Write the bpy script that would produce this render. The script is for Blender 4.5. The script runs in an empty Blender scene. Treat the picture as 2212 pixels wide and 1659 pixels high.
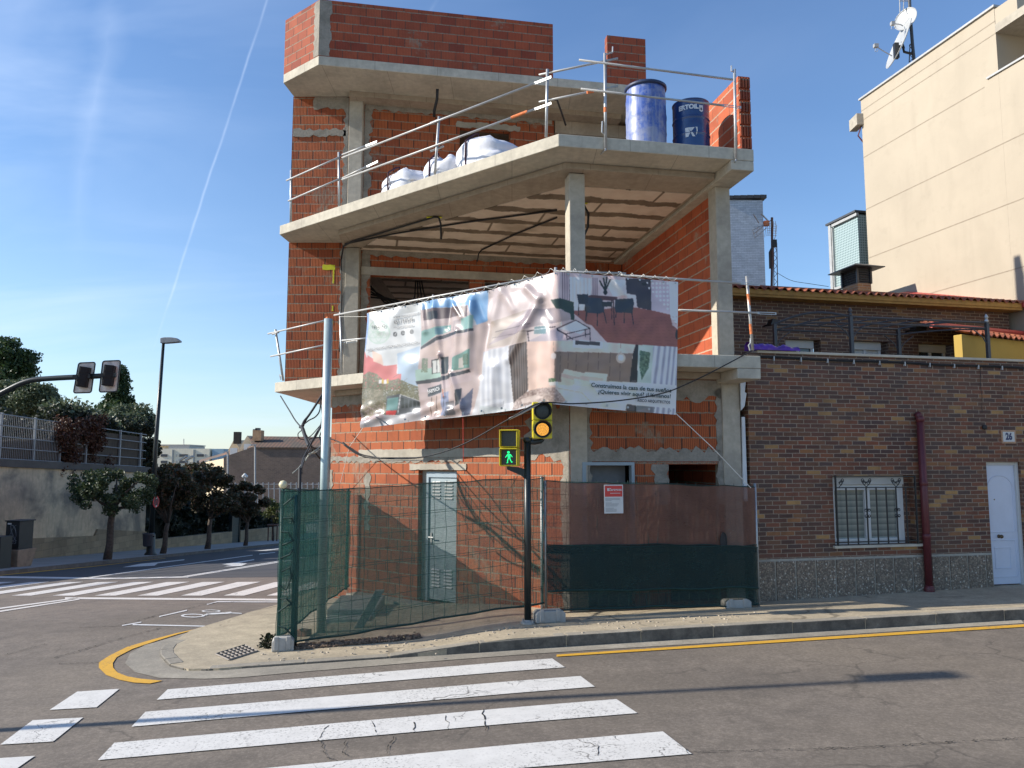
import bpy, bmesh, math, random
import numpy as np
from mathutils import Vector, Matrix, noise
random.seed(7); np.random.seed(7)
sc = bpy.context.scene
COL = sc.collection
R = math.radians
# ------------------------------------------------------------------ camera
F, CX, CY, EYE = 1661.0, 1106.0, 829.5, 2.13
PITCH = math.atan(171/1661.0)
CAM = Vector((0, 0, EYE))
cam = bpy.data.cameras.new('camera'); camo = bpy.data.objects.new('camera', cam); COL.objects.link(camo)
camo.location = CAM; camo.rotation_euler = (R(90)+PITCH, 0, 0)
cam.sensor_width = 36; cam.lens = 36*F/2212; cam.clip_end = 3000; cam.clip_start = .05
sc.camera = camo
# ------------------------------------------------------------------ sun and sky
A1 = R(10.6)
E1 = Vector((math.cos(A1), math.sin(A1), 0)); N1 = Vector((-math.sin(A1), math.cos(A1), 0))
SUN_EL = R(28.5)
hd = Vector((-math.cos(R(5.6)), -math.sin(R(5.6)), 0))
SUND = (hd*math.cos(SUN_EL) + Vector((0, 0, math.sin(SUN_EL)))).normalized()
sl = bpy.data.lights.new('sun', 'SUN'); sl.energy = 5.0; sl.angle = R(.53); sl.color = (1, .93, .82)
so = bpy.data.objects.new('sun', sl); COL.objects.link(so); so.rotation_euler = SUND.to_track_quat('Z', 'Y').to_euler()
so.location = (-20, -5, 30)
W = bpy.data.worlds.new("World"); sc.world = W; W.use_nodes = True
sc.view_settings.view_transform = 'Standard'; sc.view_settings.look = 'None'
sc.view_settings.exposure = 0.45; sc.view_settings.gamma = 1
try: sc.view_settings.use_curve_mapping = False
except Exception: pass
# ------------------------------------------------------------------ node helper
class NT:
    def __init__(s, tree): s.t = tree; s.n = tree.nodes; s.l = tree.links
    def node(s, typ, **kw):
        nd = s.n.new(typ)
        for k, v in kw.items(): setattr(nd, k, v)
        return nd
    def put(s, sock, v):
        if v is None: return
        if hasattr(v, 'is_linked') or isinstance(v, bpy.types.NodeSocket): s.l.new(v, sock)
        else:
            if isinstance(v, (tuple, list)) and len(v) == 3 and sock.type == 'RGBA': v = (*v, 1)
            sock.default_value = v
    def m(s, op, a, b=None, c=None, clamp=False):
        nd = s.node('ShaderNodeMath', operation=op, use_clamp=clamp)
        s.put(nd.inputs[0], a); s.put(nd.inputs[1], b); s.put(nd.inputs[2], c)
        return nd.outputs[0]
    def vm(s, op, a, b=None):
        nd = s.node('ShaderNodeVectorMath', operation=op); s.put(nd.inputs[0], a); s.put(nd.inputs[1], b)
        return nd.outputs['Value'] if op in ('DOT_PRODUCT', 'LENGTH') else nd.outputs[0]
    def mix(s, f, a, b, mode='MIX'):
        nd = s.node('ShaderNodeMix', data_type='RGBA', blend_type=mode)
        s.put(nd.inputs[0], f); s.put(nd.inputs[6], a); s.put(nd.inputs[7], b); return nd.outputs[2]
    def noise(s, vec, scale, detail=3, rough=.55, dist=0):
        nd = s.node('ShaderNodeTexNoise'); s.put(nd.inputs['Vector'], vec)
        nd.inputs['Scale'].default_value = scale; nd.inputs['Detail'].default_value = detail
        nd.inputs['Roughness'].default_value = rough; nd.inputs['Distortion'].default_value = dist
        return nd.outputs[0]
    def ramp(s, f, stops, interp='LINEAR'):
        nd = s.node('ShaderNodeValToRGB'); nd.color_ramp.interpolation = interp
        e = nd.color_ramp.elements
        while len(e) < len(stops): e.new(.5)
        for i, (p, c) in enumerate(stops):
            e[i].position = p; e[i].color = (*c, 1) if isinstance(c, (tuple, list)) else (c, c, c, 1)
        s.put(nd.inputs[0], f); return nd.outputs[0]
    def step(s, f, lo, hi):
        nd = s.node('ShaderNodeMapRange'); nd.clamp = True; s.put(nd.inputs[0], f)
        nd.inputs[1].default_value = lo; nd.inputs[2].default_value = hi; return nd.outputs[0]
    def wn(s, x, y=0.0):
        c = s.node('ShaderNodeCombineXYZ'); s.put(c.inputs[0], x); s.put(c.inputs[1], y)
        w = s.node('ShaderNodeTexWhiteNoise', noise_dimensions='2D'); s.l.new(c.outputs[0], w.inputs[0]); return w.outputs[0]
    def scl(s, vec, v):
        nd = s.node('ShaderNodeMapping'); s.put(nd.inputs[0], vec); nd.inputs['Scale'].default_value = v; return nd.outputs[0]
def mat(name):
    m = bpy.data.materials.new(name); m.use_nodes = True; t = NT(m.node_tree)
    b = t.n['Principled BSDF']; return m, t, b
def uvxy(t):
    u = t.node('ShaderNodeUVMap', uv_map='uv'); sp = t.node('ShaderNodeSeparateXYZ'); t.l.new(u.outputs[0], sp.inputs[0])
    return u.outputs[0], sp.outputs[0], sp.outputs[1]
def bump(t, b, h, strength=.5, dist=.01):
    bn = t.node('ShaderNodeBump'); t.put(bn.inputs['Height'], h); bn.inputs['Strength'].default_value = strength
    bn.inputs['Distance'].default_value = dist; t.l.new(bn.outputs[0], b.inputs['Normal'])
MATS = {}
def plain(name, col, rough=.6, metal=0., var=.12, scale=6., spec=None, bmp=0):
    if name in MATS: return MATS[name]
    m, t, b = mat(name); tc = t.node('ShaderNodeTexCoord').outputs['Object']
    n = t.noise(tc, scale, 4)
    f = t.step(n, .3, .7)
    c = t.mix(f, tuple(x*(1-var) for x in col), tuple(min(1, x*(1+var)) for x in col))
    t.put(b.inputs['Base Color'], c); b.inputs['Roughness'].default_value = rough; b.inputs['Metallic'].default_value = metal
    if bmp: bump(t, b, n, bmp, .01)
    MATS[name] = m; return m
def world_sky():
    t = NT(W.node_tree); bg = t.n['Background']
    sky = t.node('ShaderNodeTexSky', sky_type='NISHITA'); sky.sun_disc = False
    sky.sun_elevation = SUN_EL
    sky.sun_rotation = math.atan2(SUND.x, SUND.y)
    sky.air_density = 1.25; sky.dust_density = .2; sky.ozone_density = 3.2; sky.altitude = 200
    g = t.node('ShaderNodeTexCoord').outputs['Generated']
    sp = t.node('ShaderNodeSeparateXYZ'); t.l.new(g, sp.inputs[0])
    # thin cirrus: stretched noise on a high flat layer
    zc = t.m('MAXIMUM', sp.outputs[2], .03)
    px = t.m('DIVIDE', sp.outputs[0], t.m('ADD', zc, .18)); py = t.m('DIVIDE', sp.outputs[1], t.m('ADD', zc, .18))
    cb = t.node('ShaderNodeCombineXYZ'); t.l.new(px, cb.inputs[0]); t.l.new(py, cb.inputs[1])
    mp = t.node('ShaderNodeMapping'); t.l.new(cb.outputs[0], mp.inputs[0]); mp.inputs['Rotation'].default_value = (0, 0, R(35)); mp.inputs['Scale'].default_value = (.8, 1.7, 1)
    n1 = t.noise(mp.outputs[0], 1.3, 5, .55, .7)
    n2 = t.noise(mp.outputs[0], .6, 3, .5, .2)
    cir = t.m('MULTIPLY', t.step(n1, .42, .8), t.step(n2, .38, .7))
    left = t.step(sp.outputs[0], .35, -.45)          # more veil towards the left of the view
    low = t.step(sp.outputs[2], .6, .02)
    cir = t.m('MULTIPLY', cir, t.m('MULTIPLY_ADD', left, .75, .2))
    veil = t.m('MULTIPLY', t.m('POWER', low, 2.4), t.m('MULTIPLY_ADD', left, .22, .03))
    # condensation trails: bands round great circles between two directions
    def trail(a, b, wid, gain, soft, ext=(0, 1)):
        da = dirpx(*a); db = dirpx(*b); n = da.cross(db).normalized()
        mid = (da+db).normalized(); half = math.cos(da.angle(db)/2)
        wob = t.m('MULTIPLY', t.m('SUBTRACT', t.noise(g, 9, 3), .5), wid*3.2)
        d = t.m('ABSOLUTE', t.m('ADD', t.vm('DOT_PRODUCT', g, tuple(n)), wob))
        band = t.m('SUBTRACT', 1.0, t.m('DIVIDE', d, wid), clamp=True)
        inside = t.step(t.vm('DOT_PRODUCT', g, tuple(mid)), half-.004, half+.012)
        tex = t.step(t.noise(g, soft, 3), .25, .6)
        return t.m('MULTIPLY', t.m('MULTIPLY', t.m('POWER', band, 1.3), inside), t.m('MULTIPLY', tex, gain))
    tr1 = trail((596, -60), (335, 745), .0022, .30, 14)
    tr2 = trail((250, -60), (165, 560), .016, .15, 10)
    tr3 = trail((960, -30), (928, 30), .0035, .5, 20)
    f = t.m('ADD', t.m('ADD', t.m('MULTIPLY', cir, .55), veil), t.m('ADD', t.m('ADD', tr1, tr2), tr3), clamp=True)
    c = t.mix(f, sky.outputs[0], (6.2, 6.6, 7.2))
    c = t.mix(1.0, c, (.84, .95, 1.12), 'MULTIPLY'); t.l.new(c, bg.inputs[0]); bg.inputs[1].default_value = .122
def dirpx(x, y):
    fw = Vector((0, math.cos(PITCH), math.sin(PITCH))); up = Vector((0, -math.sin(PITCH), math.cos(PITCH)))
    return (fw + Vector((1, 0, 0))*((x-CX)/F) + up*((CY-y)/F)).normalized()
world_sky()
# ------------------------------------------------------------------ placing helpers (rays measured on the photograph, met with real planes)
def ray(x, y):
    fw = Vector((0, math.cos(PITCH), math.sin(PITCH))); up = Vector((0, -math.sin(PITCH), math.cos(PITCH)))
    return fw + Vector((1, 0, 0))*((x-CX)/F) + up*((CY-y)/F)
def onp(x, y, P, D):
    n = Vector((-D[1], D[0], 0)); r = ray(x, y); t = n.dot(Vector((P[0], P[1], 0))-CAM)/n.dot(r); return CAM+r*t
def at(x, y, Y):
    r = ray(x, y); return CAM + r*(Y/r.y)
def onz(x, y, z):
    r = ray(x, y); return CAM + r*((z-EYE)/r.z)
def gz(x, y):
    return -.06+(.022*min(x, 40) if x > 0 else .03*max(x, -12))-.012*min(y, 60)-.057*max(0, min(y, 60)-13)
def ghit(x, y, dz=0.):
    r = ray(x, y); t = 1.
    while t < 160:
        q = CAM+r*t
        if q.z < gz(q.x, q.y)+dz: return q
        t += .02
    return CAM+r*160
def sm(x, a, b):
    t = min(1, max(0, (x-a)/(b-a))); return t*t*(3-2*t)
# ------------------------------------------------------------------ mesh builder
def origin_of(o):
    v = Vector((0, 0, 0))
    while o is not None: v += o.location; o = o.parent
    return v
class MB:
    def __init__(s): s.v = []; s.f = []; s.smooth = False
    def add(s, vs, fs):
        b = len(s.v); s.v += [Vector(q) for q in vs]; s.f += [tuple(i+b for i in f) for f in fs]
    def quad(s, a, b, c, d): s.add([a, b, c, d], [(0, 1, 2, 3)])
    def box(s, c, sx, sy, sz, ax=None, ay=None):
        ax = ax or Vector((1, 0, 0)); ay = ay or Vector((0, 1, 0)); az = ax.cross(ay); c = Vector(c)
        s.add([c+ax*(i*sx/2)+ay*(j*sy/2)+az*(k*sz/2) for k in (-1, 1) for j in (-1, 1) for i in (-1, 1)],
              [(0, 2, 3, 1), (4, 5, 7, 6), (0, 1, 5, 4), (2, 6, 7, 3), (0, 4, 6, 2), (1, 3, 7, 5)])
    def prism(s, poly, z0, z1):          # poly: xy points anticlockwise, z0/z1 numbers or functions
        n = len(poly); f0 = z0 if callable(z0) else (lambda x, y: z0); f1 = z1 if callable(z1) else (lambda x, y: z1)
        vs = [Vector((p[0], p[1], f0(p[0], p[1]))) for p in poly]+[Vector((p[0], p[1], f1(p[0], p[1]))) for p in poly]
        s.add(vs, [tuple(reversed(range(n))), tuple(range(n, 2*n))]+[(i, (i+1) % n, n+(i+1) % n, n+i) for i in range(n)])
    def vprism(s, fr, poly, v0, v1):     # poly in (u,z) of a frame, thickness v0..v1
        n = len(poly)
        vs = [fr(u, v0, z) for u, z in poly]+[fr(u, v1, z) for u, z in poly]
        s.add(vs, [tuple(range(n)), tuple(reversed(range(n, 2*n)))]+[(i, n+i, n+(i+1) % n, (i+1) % n) for i in range(n)])
    def tube(s, pts, r, n=8, cap=True):
        pts = [Vector(p) for p in pts]; rs = r if isinstance(r, (list, tuple)) else [r]*len(pts)
        rings = []; prev = None
        for i, p in enumerate(pts):
            d = (pts[min(i+1, len(pts)-1)]-pts[max(i-1, 0)]).normalized()
            if prev is None: a = d.cross(Vector((0, 0, 1)) if abs(d.z) < .9 else Vector((1, 0, 0))).normalized()
            else:
                a = prev-d*prev.dot(d)
                a = a.normalized() if a.length > 1e-6 else d.orthogonal().normalized()
            b = d.cross(a); prev = a
            rings.append([p+(a*math.cos(2*math.pi*k/n)+b*math.sin(2*math.pi*k/n))*rs[i] for k in range(n)])
        base = len(s.v); s.v += [q for rg in rings for q in rg]
        for i in range(len(pts)-1):
            for k in range(n):
                k2 = (k+1) % n; s.f.append((base+i*n+k, base+i*n+k2, base+(i+1)*n+k2, base+(i+1)*n+k))
        if cap:
            s.f.append(tuple(base+k for k in reversed(range(n)))); s.f.append(tuple(base+(len(pts)-1)*n+k for k in range(n)))
    def lathe(s, c, prof, n=24, axis=None, xa=None):   # prof: (radius, height)
        az = axis or Vector((0, 0, 1)); ax = xa or az.orthogonal().normalized(); ay = az.cross(ax); c = Vector(c); base = len(s.v)
        for r, h in prof: s.v += [c+az*h+(ax*math.cos(2*math.pi*k/n)+ay*math.sin(2*math.pi*k/n))*r for k in range(n)]
        for i in range(len(prof)-1):
            for k in range(n):
                k2 = (k+1) % n; s.f.append((base+i*n+k, base+i*n+k2, base+(i+1)*n+k2, base+(i+1)*n+k))
        s.f.append(tuple(base+k for k in reversed(range(n)))); s.f.append(tuple(base+(len(prof)-1)*n+k for k in range(n)))
    def build(s, name, material, parent=None, smooth=False, bevel=0):
        org = origin_of(parent)
        me = bpy.data.meshes.new(name); me.from_pydata([v-org for v in s.v], [], s.f); me.update()
        uv = me.uv_layers.new(name='uv'); data = np.zeros(len(me.loops)*2, dtype=np.float32)
        W_ = s.v
        for p in me.polygons:
            nn = p.normal
            if abs(nn.z) > .75: 
                for li in p.loop_indices:
                    q = W_[me.loops[li].vertex_index]; data[2*li] = q.x; data[2*li+1] = q.y
            else:
                tx = Vector((-nn.y, nn.x, 0)).normalized()
                for li in p.loop_indices:
                    q = W_[me.loops[li].vertex_index]; data[2*li] = q.dot(tx); data[2*li+1] = q.z
        uv.data.foreach_set('uv', data)
        me.materials.append(material)
        if smooth: me.polygons.foreach_set('use_smooth', [True]*len(me.polygons))
        o = bpy.data.objects.new(name, me); COL.objects.link(o)
        if parent: o.parent = parent
        if bevel:
            bv = o.modifiers.new('bevel', 'BEVEL'); bv.width = bevel; bv.segments = 2; bv.limit_method = 'ANGLE'; bv.angle_limit = R(40)
        return o
def tag(o, label, cat=None, group=None, kind=None):
    if label: o['label'] = label
    if cat: o['category'] = cat
    if group: o['group'] = group
    if kind: o['kind'] = kind
    return o
def empty(name, loc, label, cat, group=None):
    o = bpy.data.objects.new(name, None); COL.objects.link(o); o.location = loc; o.empty_display_size = .2
    return tag(o, label, cat, group)
def copy_tree(o, loc, rz=None, parent=None, **kw):
    c = o.copy(); COL.objects.link(c)
    if parent: c.parent = parent
    else:
        c.location = loc
        if rz is not None: c.rotation_euler = (0, 0, rz)
    for ch in list(o.children): copy_tree(ch, None, None, c)
    for k, v in kw.items(): c[k] = v
    return c
def frame(P, D):
    D = Vector((D[0], D[1], 0)).normalized(); N = Vector((-D.y, D.x, 0)); P = Vector((P[0], P[1], 0))
    f = lambda u, v, z: P + D*u + N*v + Vector((0, 0, z))
    f.D = D; f.N = N; f.P = P
    return f
def uof(fr, q): return (Vector((q[0], q[1], 0))-fr.P).dot(fr.D)
def wall_mb(fr, u0, u1, z0, z1, v0, v1, holes=()):
    """solid wall with rectangular holes (ua,ub,za,zb) in a frame; only outer faces"""
    us = sorted(set([u0, u1]+[min(max(h[i], u0), u1) for h in holes for i in (0, 1)]))
    zs = sorted(set([z0, z1]+[min(max(h[i], z0), z1) for h in holes for i in (2, 3)]))
    solid = lambda i, j: 0 <= i < len(us)-1 and 0 <= j < len(zs)-1 and not any(h[0] < (us[i]+us[i+1])/2 < h[1] and h[2] < (zs[j]+zs[j+1])/2 < h[3] for h in holes)
    mb = MB()
    for i in range(len(us)-1):
        for j in range(len(zs)-1):
            if not solid(i, j): continue
            a, b, c, d = us[i], us[i+1], zs[j], zs[j+1]
            mb.quad(fr(a, v0, c), fr(b, v0, c), fr(b, v0, d), fr(a, v0, d))
            mb.quad(fr(b, v1, c), fr(a, v1, c), fr(a, v1, d), fr(b, v1, d))
            if not solid(i-1, j): mb.quad(fr(a, v1, c), fr(a, v0, c), fr(a, v0, d), fr(a, v1, d))
            if not solid(i+1, j): mb.quad(fr(b, v0, c), fr(b, v1, c), fr(b, v1, d), fr(b, v0, d))
            if not solid(i, j-1): mb.quad(fr(a, v1, c), fr(b, v1, c), fr(b, v0, c), fr(a, v0, c))
            if not solid(i, j+1): mb.quad(fr(a, v0, d), fr(b, v0, d), fr(b, v1, d), fr(a, v1, d))
    return mb
def fbox(mb, fr, u0, u1, v0, v1, z0, z1):
    mb.box(fr((u0+u1)/2, (v0+v1)/2, (z0+z1)/2), u1-u0, v1-v0, z1-z0, fr.D, fr.N)
def jag(u0, u1, z0, z1, amp=.03, step=.07, seed=0, sides='lrtb'):
    rnd = random.Random(seed); pts = []
    def run(a, b, key):
        n = max(2, int((Vector(b)-Vector(a)).length/step)); out = []
        nx = Vector((b[1]-a[1], a[0]-b[0])).normalized()
        for i in range(n):
            q = Vector(a).lerp(Vector(b), i/n)
            if key in sides: q = q+nx*rnd.uniform(-amp, amp)
            out.append((q.x, q.y))
        return out
    pts += run((u0, z0), (u1, z0), 'b')+run((u1, z0), (u1, z1), 'r')+run((u1, z1), (u0, z1), 't')+run((u0, z1), (u0, z0), 'l')
    return pts
# ground-hugging sheet from an xy polygon
def sheet(poly, dz, name, material, parent=None, xs=(), ys=(), kind='structure', build=True, side=0, hf=None):
    bm = bmesh.new(); vs = [bm.verts.new((p[0], p[1], 0)) for p in poly]; bm.faces.new(vs)
    for x in list(xs)+[-12, 0, 40]:
        bmesh.ops.bisect_plane(bm, geom=bm.verts[:]+bm.edges[:]+bm.faces[:], plane_co=(x, 0, 0), plane_no=(1, 0, 0))
    for y in list(ys)+[13, 60]:
        bmesh.ops.bisect_plane(bm, geom=bm.verts[:]+bm.edges[:]+bm.faces[:], plane_co=(0, y, 0), plane_no=(0, 1, 0))
    bmesh.ops.triangulate(bm, faces=bm.faces[:])
    bm.normal_update()
    h = hf or (lambda x, y: gz(x, y)+dz)
    for f in bm.faces:
        if f.normal.z < 0: f.normal_flip()
    mb = MB(); idx = {}
    for v in bm.verts: idx[v] = len(mb.v); mb.v.append(Vector((v.co.x, v.co.y, h(v.co.x, v.co.y))))
    for f in bm.faces: mb.f.append(tuple(idx[v] for v in f.verts))
    if side:
        for e in bm.edges:
            if len(e.link_faces) == 1:
                l = e.link_faces[0].loops
                a = b = None
                for lp in l:
                    if lp.edge == e: a, b = lp.vert, lp.link_loop_next.vert
                k = len(mb.v); pa, pb = mb.v[idx[a]], mb.v[idx[b]]
                mb.v += [pa.copy(), pb.copy(), Vector((pb.x, pb.y, pb.z-side)), Vector((pa.x, pa.y, pa.z-side))]
                mb.f.append((k+3, k+2, k+1, k))
    bm.free()
    if not build: return mb
    o = mb.build(name, material, parent)
    if parent is None: tag(o, None, None, None, kind)
    return o
def text_mb(body, size, fr, u, z, v=-.004, ext=.001, bold=0., align='CENTER', mapf=None, shear=0, sx=1.):
    c = bpy.data.curves.new('t', 'FONT'); c.body = body; c.size = size; c.align_x = align; c.align_y = 'CENTER'; c.offset = bold; c.extrude = ext; c.shear = shear; c.resolution_u = 3
    o = bpy.data.objects.new('t', c); COL.objects.link(o)
    dg = bpy.context.evaluated_depsgraph_get(); me = bpy.data.meshes.new_from_object(o.evaluated_get(dg))
    mb = MB(); 
    for q in me.vertices:
        x, y, zz = q.co.x*sx, q.co.y, q.co.z
        mb.v.append(mapf(x, y, zz) if mapf else fr(u+x, v-zz, z+y))
    mb.f = [tuple(p.vertices) for p in me.polygons]
    bpy.data.objects.remove(o); bpy.data.curves.remove(c); bpy.data.meshes.remove(me)
    return mb
# ================================================================== materials
def brick_mat(name, bw, bh, hj, vj, cols, mort, vcol, rib=0., smear=.0, rough=.85, offs=.5, bmp=.5, mix_noise=.35, dirt=.15, vert_shift=0.):
    m, t, b = mat(name); uv, u, v = uvxy(t)
    wob = t.m('MULTIPLY', t.m('SUBTRACT', t.noise(uv, 5, 3), .5), .012)
    vv = t.m('DIVIDE', t.m('ADD', t.m('ADD', v, vert_shift), wob), bh); row = t.m('FLOOR', vv); fv = t.m('FRACT', vv)
    sh = t.m('MULTIPLY', t.m('MODULO', t.m('ABSOLUTE', row), 2.), offs)
    sh = t.m('ADD', sh, t.m('MULTIPLY', t.wn(row, 3.3), .18))
    uu = t.m('ADD', t.m('DIVIDE', u, bw), sh); col = t.m('FLOOR', uu); fu = t.m('FRACT', uu)
    rnd = t.wn(col, row); rnd2 = t.wn(t.m('ADD', col, 17.3), row)
    bc = t.ramp(rnd, cols, 'CONSTANT' if len(cols) > 3 else 'LINEAR')
    nz = t.noise(uv, 7, 5, .6); 
    bc = t.mix(t.m('MULTIPLY', t.step(nz, .3, .75), mix_noise), bc, t.mix(.5, bc, cols[0][1], 'MIX'), 'MIX')
    bc = t.mix(t.m('MULTIPLY', rnd2, .4), bc, tuple(x*.62 for x in cols[0][1]))
    if rib:
        rb = t.m('SINE', t.m('MULTIPLY', u, 2*math.pi/.031)); 
        bc = t.mix(t.m('MULTIPLY', t.m('MULTIPLY_ADD', rb, .5, .5), rib), bc, tuple(x*.25 for x in cols[0][1]))
    jn = t.m('MULTIPLY', t.m('SUBTRACT', t.noise(uv, 22, 4, .65), .5), .09*(1+smear*2))
    hm = t.step(t.m('ADD', t.m('MINIMUM', fv, t.m('SUBTRACT', 1., fv)), jn), hj+.02, hj-.02)
    vm_ = t.step(t.m('ADD', t.m('MINIMUM', fu, t.m('SUBTRACT', 1., fu)), t.m('MULTIPLY', jn, .12)), vj+.006, vj-.006)
    c = t.mix(vm_, bc, vcol); 
    mn = t.noise(uv, 30, 4); mc = t.mix(t.step(mn, .3, .7), tuple(x*.75 for x in mort), tuple(min(1, x*1.15) for x in mort))
    c = t.mix(hm, c, mc)
    if smear:
        s1 = t.noise(uv, 1.1, 5, .62, .4); sm_ = t.step(s1, .68-.13*smear, .73-.13*smear)
        s2 = t.step(t.noise(t.scl(uv, (9, 2, 1)), 3, 3), .35, .6)
        c = t.mix(t.m('MULTIPLY', t.m('MULTIPLY', sm_, s2), .75), c, mc)
    d = t.step(t.noise(uv, .55, 4), .35, .75)
    c = t.mix(t.m('MULTIPLY', d, dirt), c, tuple(x*.45 for x in mort)); c = t.mix(t.m('MULTIPLY', t.step(t.noise(uv, 2.6, 5, .7), .5, .62), .22), c, tuple(x*.3 for x in cols[0][1]))
    t.put(b.inputs['Base Color'], c); b.inputs['Roughness'].default_value = rough
    h = t.m('SUBTRACT', 1., t.m('MAXIMUM', t.m('MULTIPLY', hm, .6), vm_))
    if rib: h = t.m('ADD', h, t.m('MULTIPLY', rb, .18))
    bump(t, b, h, bmp, .012); MATS[name] = m; return m
M_HB = brick_mat('ribbed_clay_block', .30, .194, .048, .036, [(0, (.50, .118, .036)), (.5, (.60, .165, .055)), (1, (.36, .068, .024))], (.30, .24, .17), (.11, .04, .022), rib=.7, smear=.8)
M_HBP = brick_mat('clay_block_parapet', .30, .187, .05, .032, [(0, (.38, .075, .030)), (.5, (.46, .105, .040)), (1, (.25, .042, .022))], (.27, .215, .155), (.15, .05, .03), rib=.35, smear=.5)
M_HBI = brick_mat('clay_block_interior', .40, .20, .055, .014, [(0, (.46, .095, .035)), (.5, (.54, .125, .045)), (1, (.38, .070, .028))], (.44, .33, .24), (.12, .03, .02), rib=.0, smear=.5)
M_EB = brick_mat('dark_face_brick', .245, .0672, .085, .028,
    [(0, (.095, .038, .026)), (.16, (.15, .052, .030)), (.34, (.22, .064, .028)), (.50, (.085, .045, .038)), (.64, (.18, .075, .036)), (.80, (.25, .078, .030)), (.90, (.34, .14, .045)), (.945, (.50, .27, .085))],
    (.35, .265, .19), (.35, .265, .19), rough=.7, bmp=.7, mix_noise=.2, dirt=.34)
M_EB2 = brick_mat('upper_face_brick', .245, .0672, .085, .028,
    [(0, (.09, .045, .034)), (.25, (.135, .060, .038)), (.5, (.10, .057, .045)), (.75, (.16, .082, .043)), (.92, (.25, .135, .055))],
    (.31, .24, .175), (.31, .24, .175), rough=.7, bmp=.6, mix_noise=.2, dirt=.1)
M_WB = brick_mat('pale_tile_brick', .24, .075, .09, .02, [(0, (.50, .52, .56)), (.5, (.56, .58, .62)), (1, (.47, .49, .54))], (.26, .28, .32), (.26, .28, .32), rough=.5, bmp=.2, dirt=.05)
M_FB = brick_mat('far_brown_brick', .5, .16, .12, .04, [(0, (.17, .115, .09)), (.5, (.20, .135, .10)), (1, (.15, .10, .085))], (.2, .16, .13), (.2, .16, .13), bmp=.2, dirt=.5)
M_CB = brick_mat('chimney_orange_brick', .24, .067, .1, .03, [(0, (.42, .20, .09)), (.5, (.5, .27, .12)), (1, (.34, .16, .08))], (.4, .33, .25), (.4, .33, .25), bmp=.4)
M_LW = brick_mat('stone_block_wall', .62, .30, .02, .008, [(0, (.36, .275, .165)), (.5, (.44, .34, .21)), (1, (.30, .235, .15))], (.2, .155, .1), (.18, .14, .1), bmp=.3, dirt=.45)

def concrete(name, col, stain=.35, board=0., rough=.85, dark=(.16, .14, .12), streak=.3, bmp=.35, scale=1.0, fleck=.2):
    m, t, b = mat(name); uv, u, v = uvxy(t)
    n1 = t.noise(uv, 1.3*scale, 6, .62, .3); n2 = t.noise(uv, 9*scale, 5, .6); n3 = t.noise(t.scl(uv, (7, .7, 1)), 1.5, 4, .6); n4 = t.noise(uv, 60, 3)
    c = t.mix(t.step(n2, .3, .72), tuple(x*.84 for x in col), tuple(min(1, x*1.1) for x in col))
    c = t.mix(t.m('MULTIPLY', t.step(n1, .46, .64), stain), c, dark)
    c = t.mix(t.m('MULTIPLY', t.step(n3, .52, .75), streak), c, tuple(x*.55 for x in col))
    c = t.mix(t.m('MULTIPLY', t.step(n4, .62, .7), fleck), c, dark)
    if board:
        e = t.m('FRACT', t.m('DIVIDE', u, board)); ln = t.step(t.m('MINIMUM', e, t.m('SUBTRACT', 1., e)), .006, .002)
        c = t.mix(t.m('MULTIPLY', ln, .6), c, dark)
    t.put(b.inputs['Base Color'], c); b.inputs['Roughness'].default_value = rough
    bump(t, b, t.m('ADD', n2, t.m('MULTIPLY', n4, .4)), bmp, .006); MATS[name] = m; return m
M_CO = concrete('cast_concrete', (.53, .485, .39), .28, 1.25)
M_COL = concrete('column_concrete', (.47, .42, .335), .35, 0, streak=.15)
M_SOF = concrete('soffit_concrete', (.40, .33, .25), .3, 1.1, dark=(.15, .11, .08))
M_MOR = concrete('rough_mortar', (.32, .285, .235), .5, 0, dark=(.12, .11, .08), bmp=1.0, scale=3, fleck=.5)
M_LIN = concrete('lintel_concrete', (.42, .38, .31), .35, 0)
M_GRYW = concrete('retaining_render', (.64, .51, .34), .8, 0, dark=(.12, .12, .11), streak=.6, scale=.42)
M_CAP = concrete('dark_coping', (.10, .09, .08), .4)
M_BLK = concrete('block_concrete', (.40, .39, .36), .3, bmp=.5)
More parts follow.
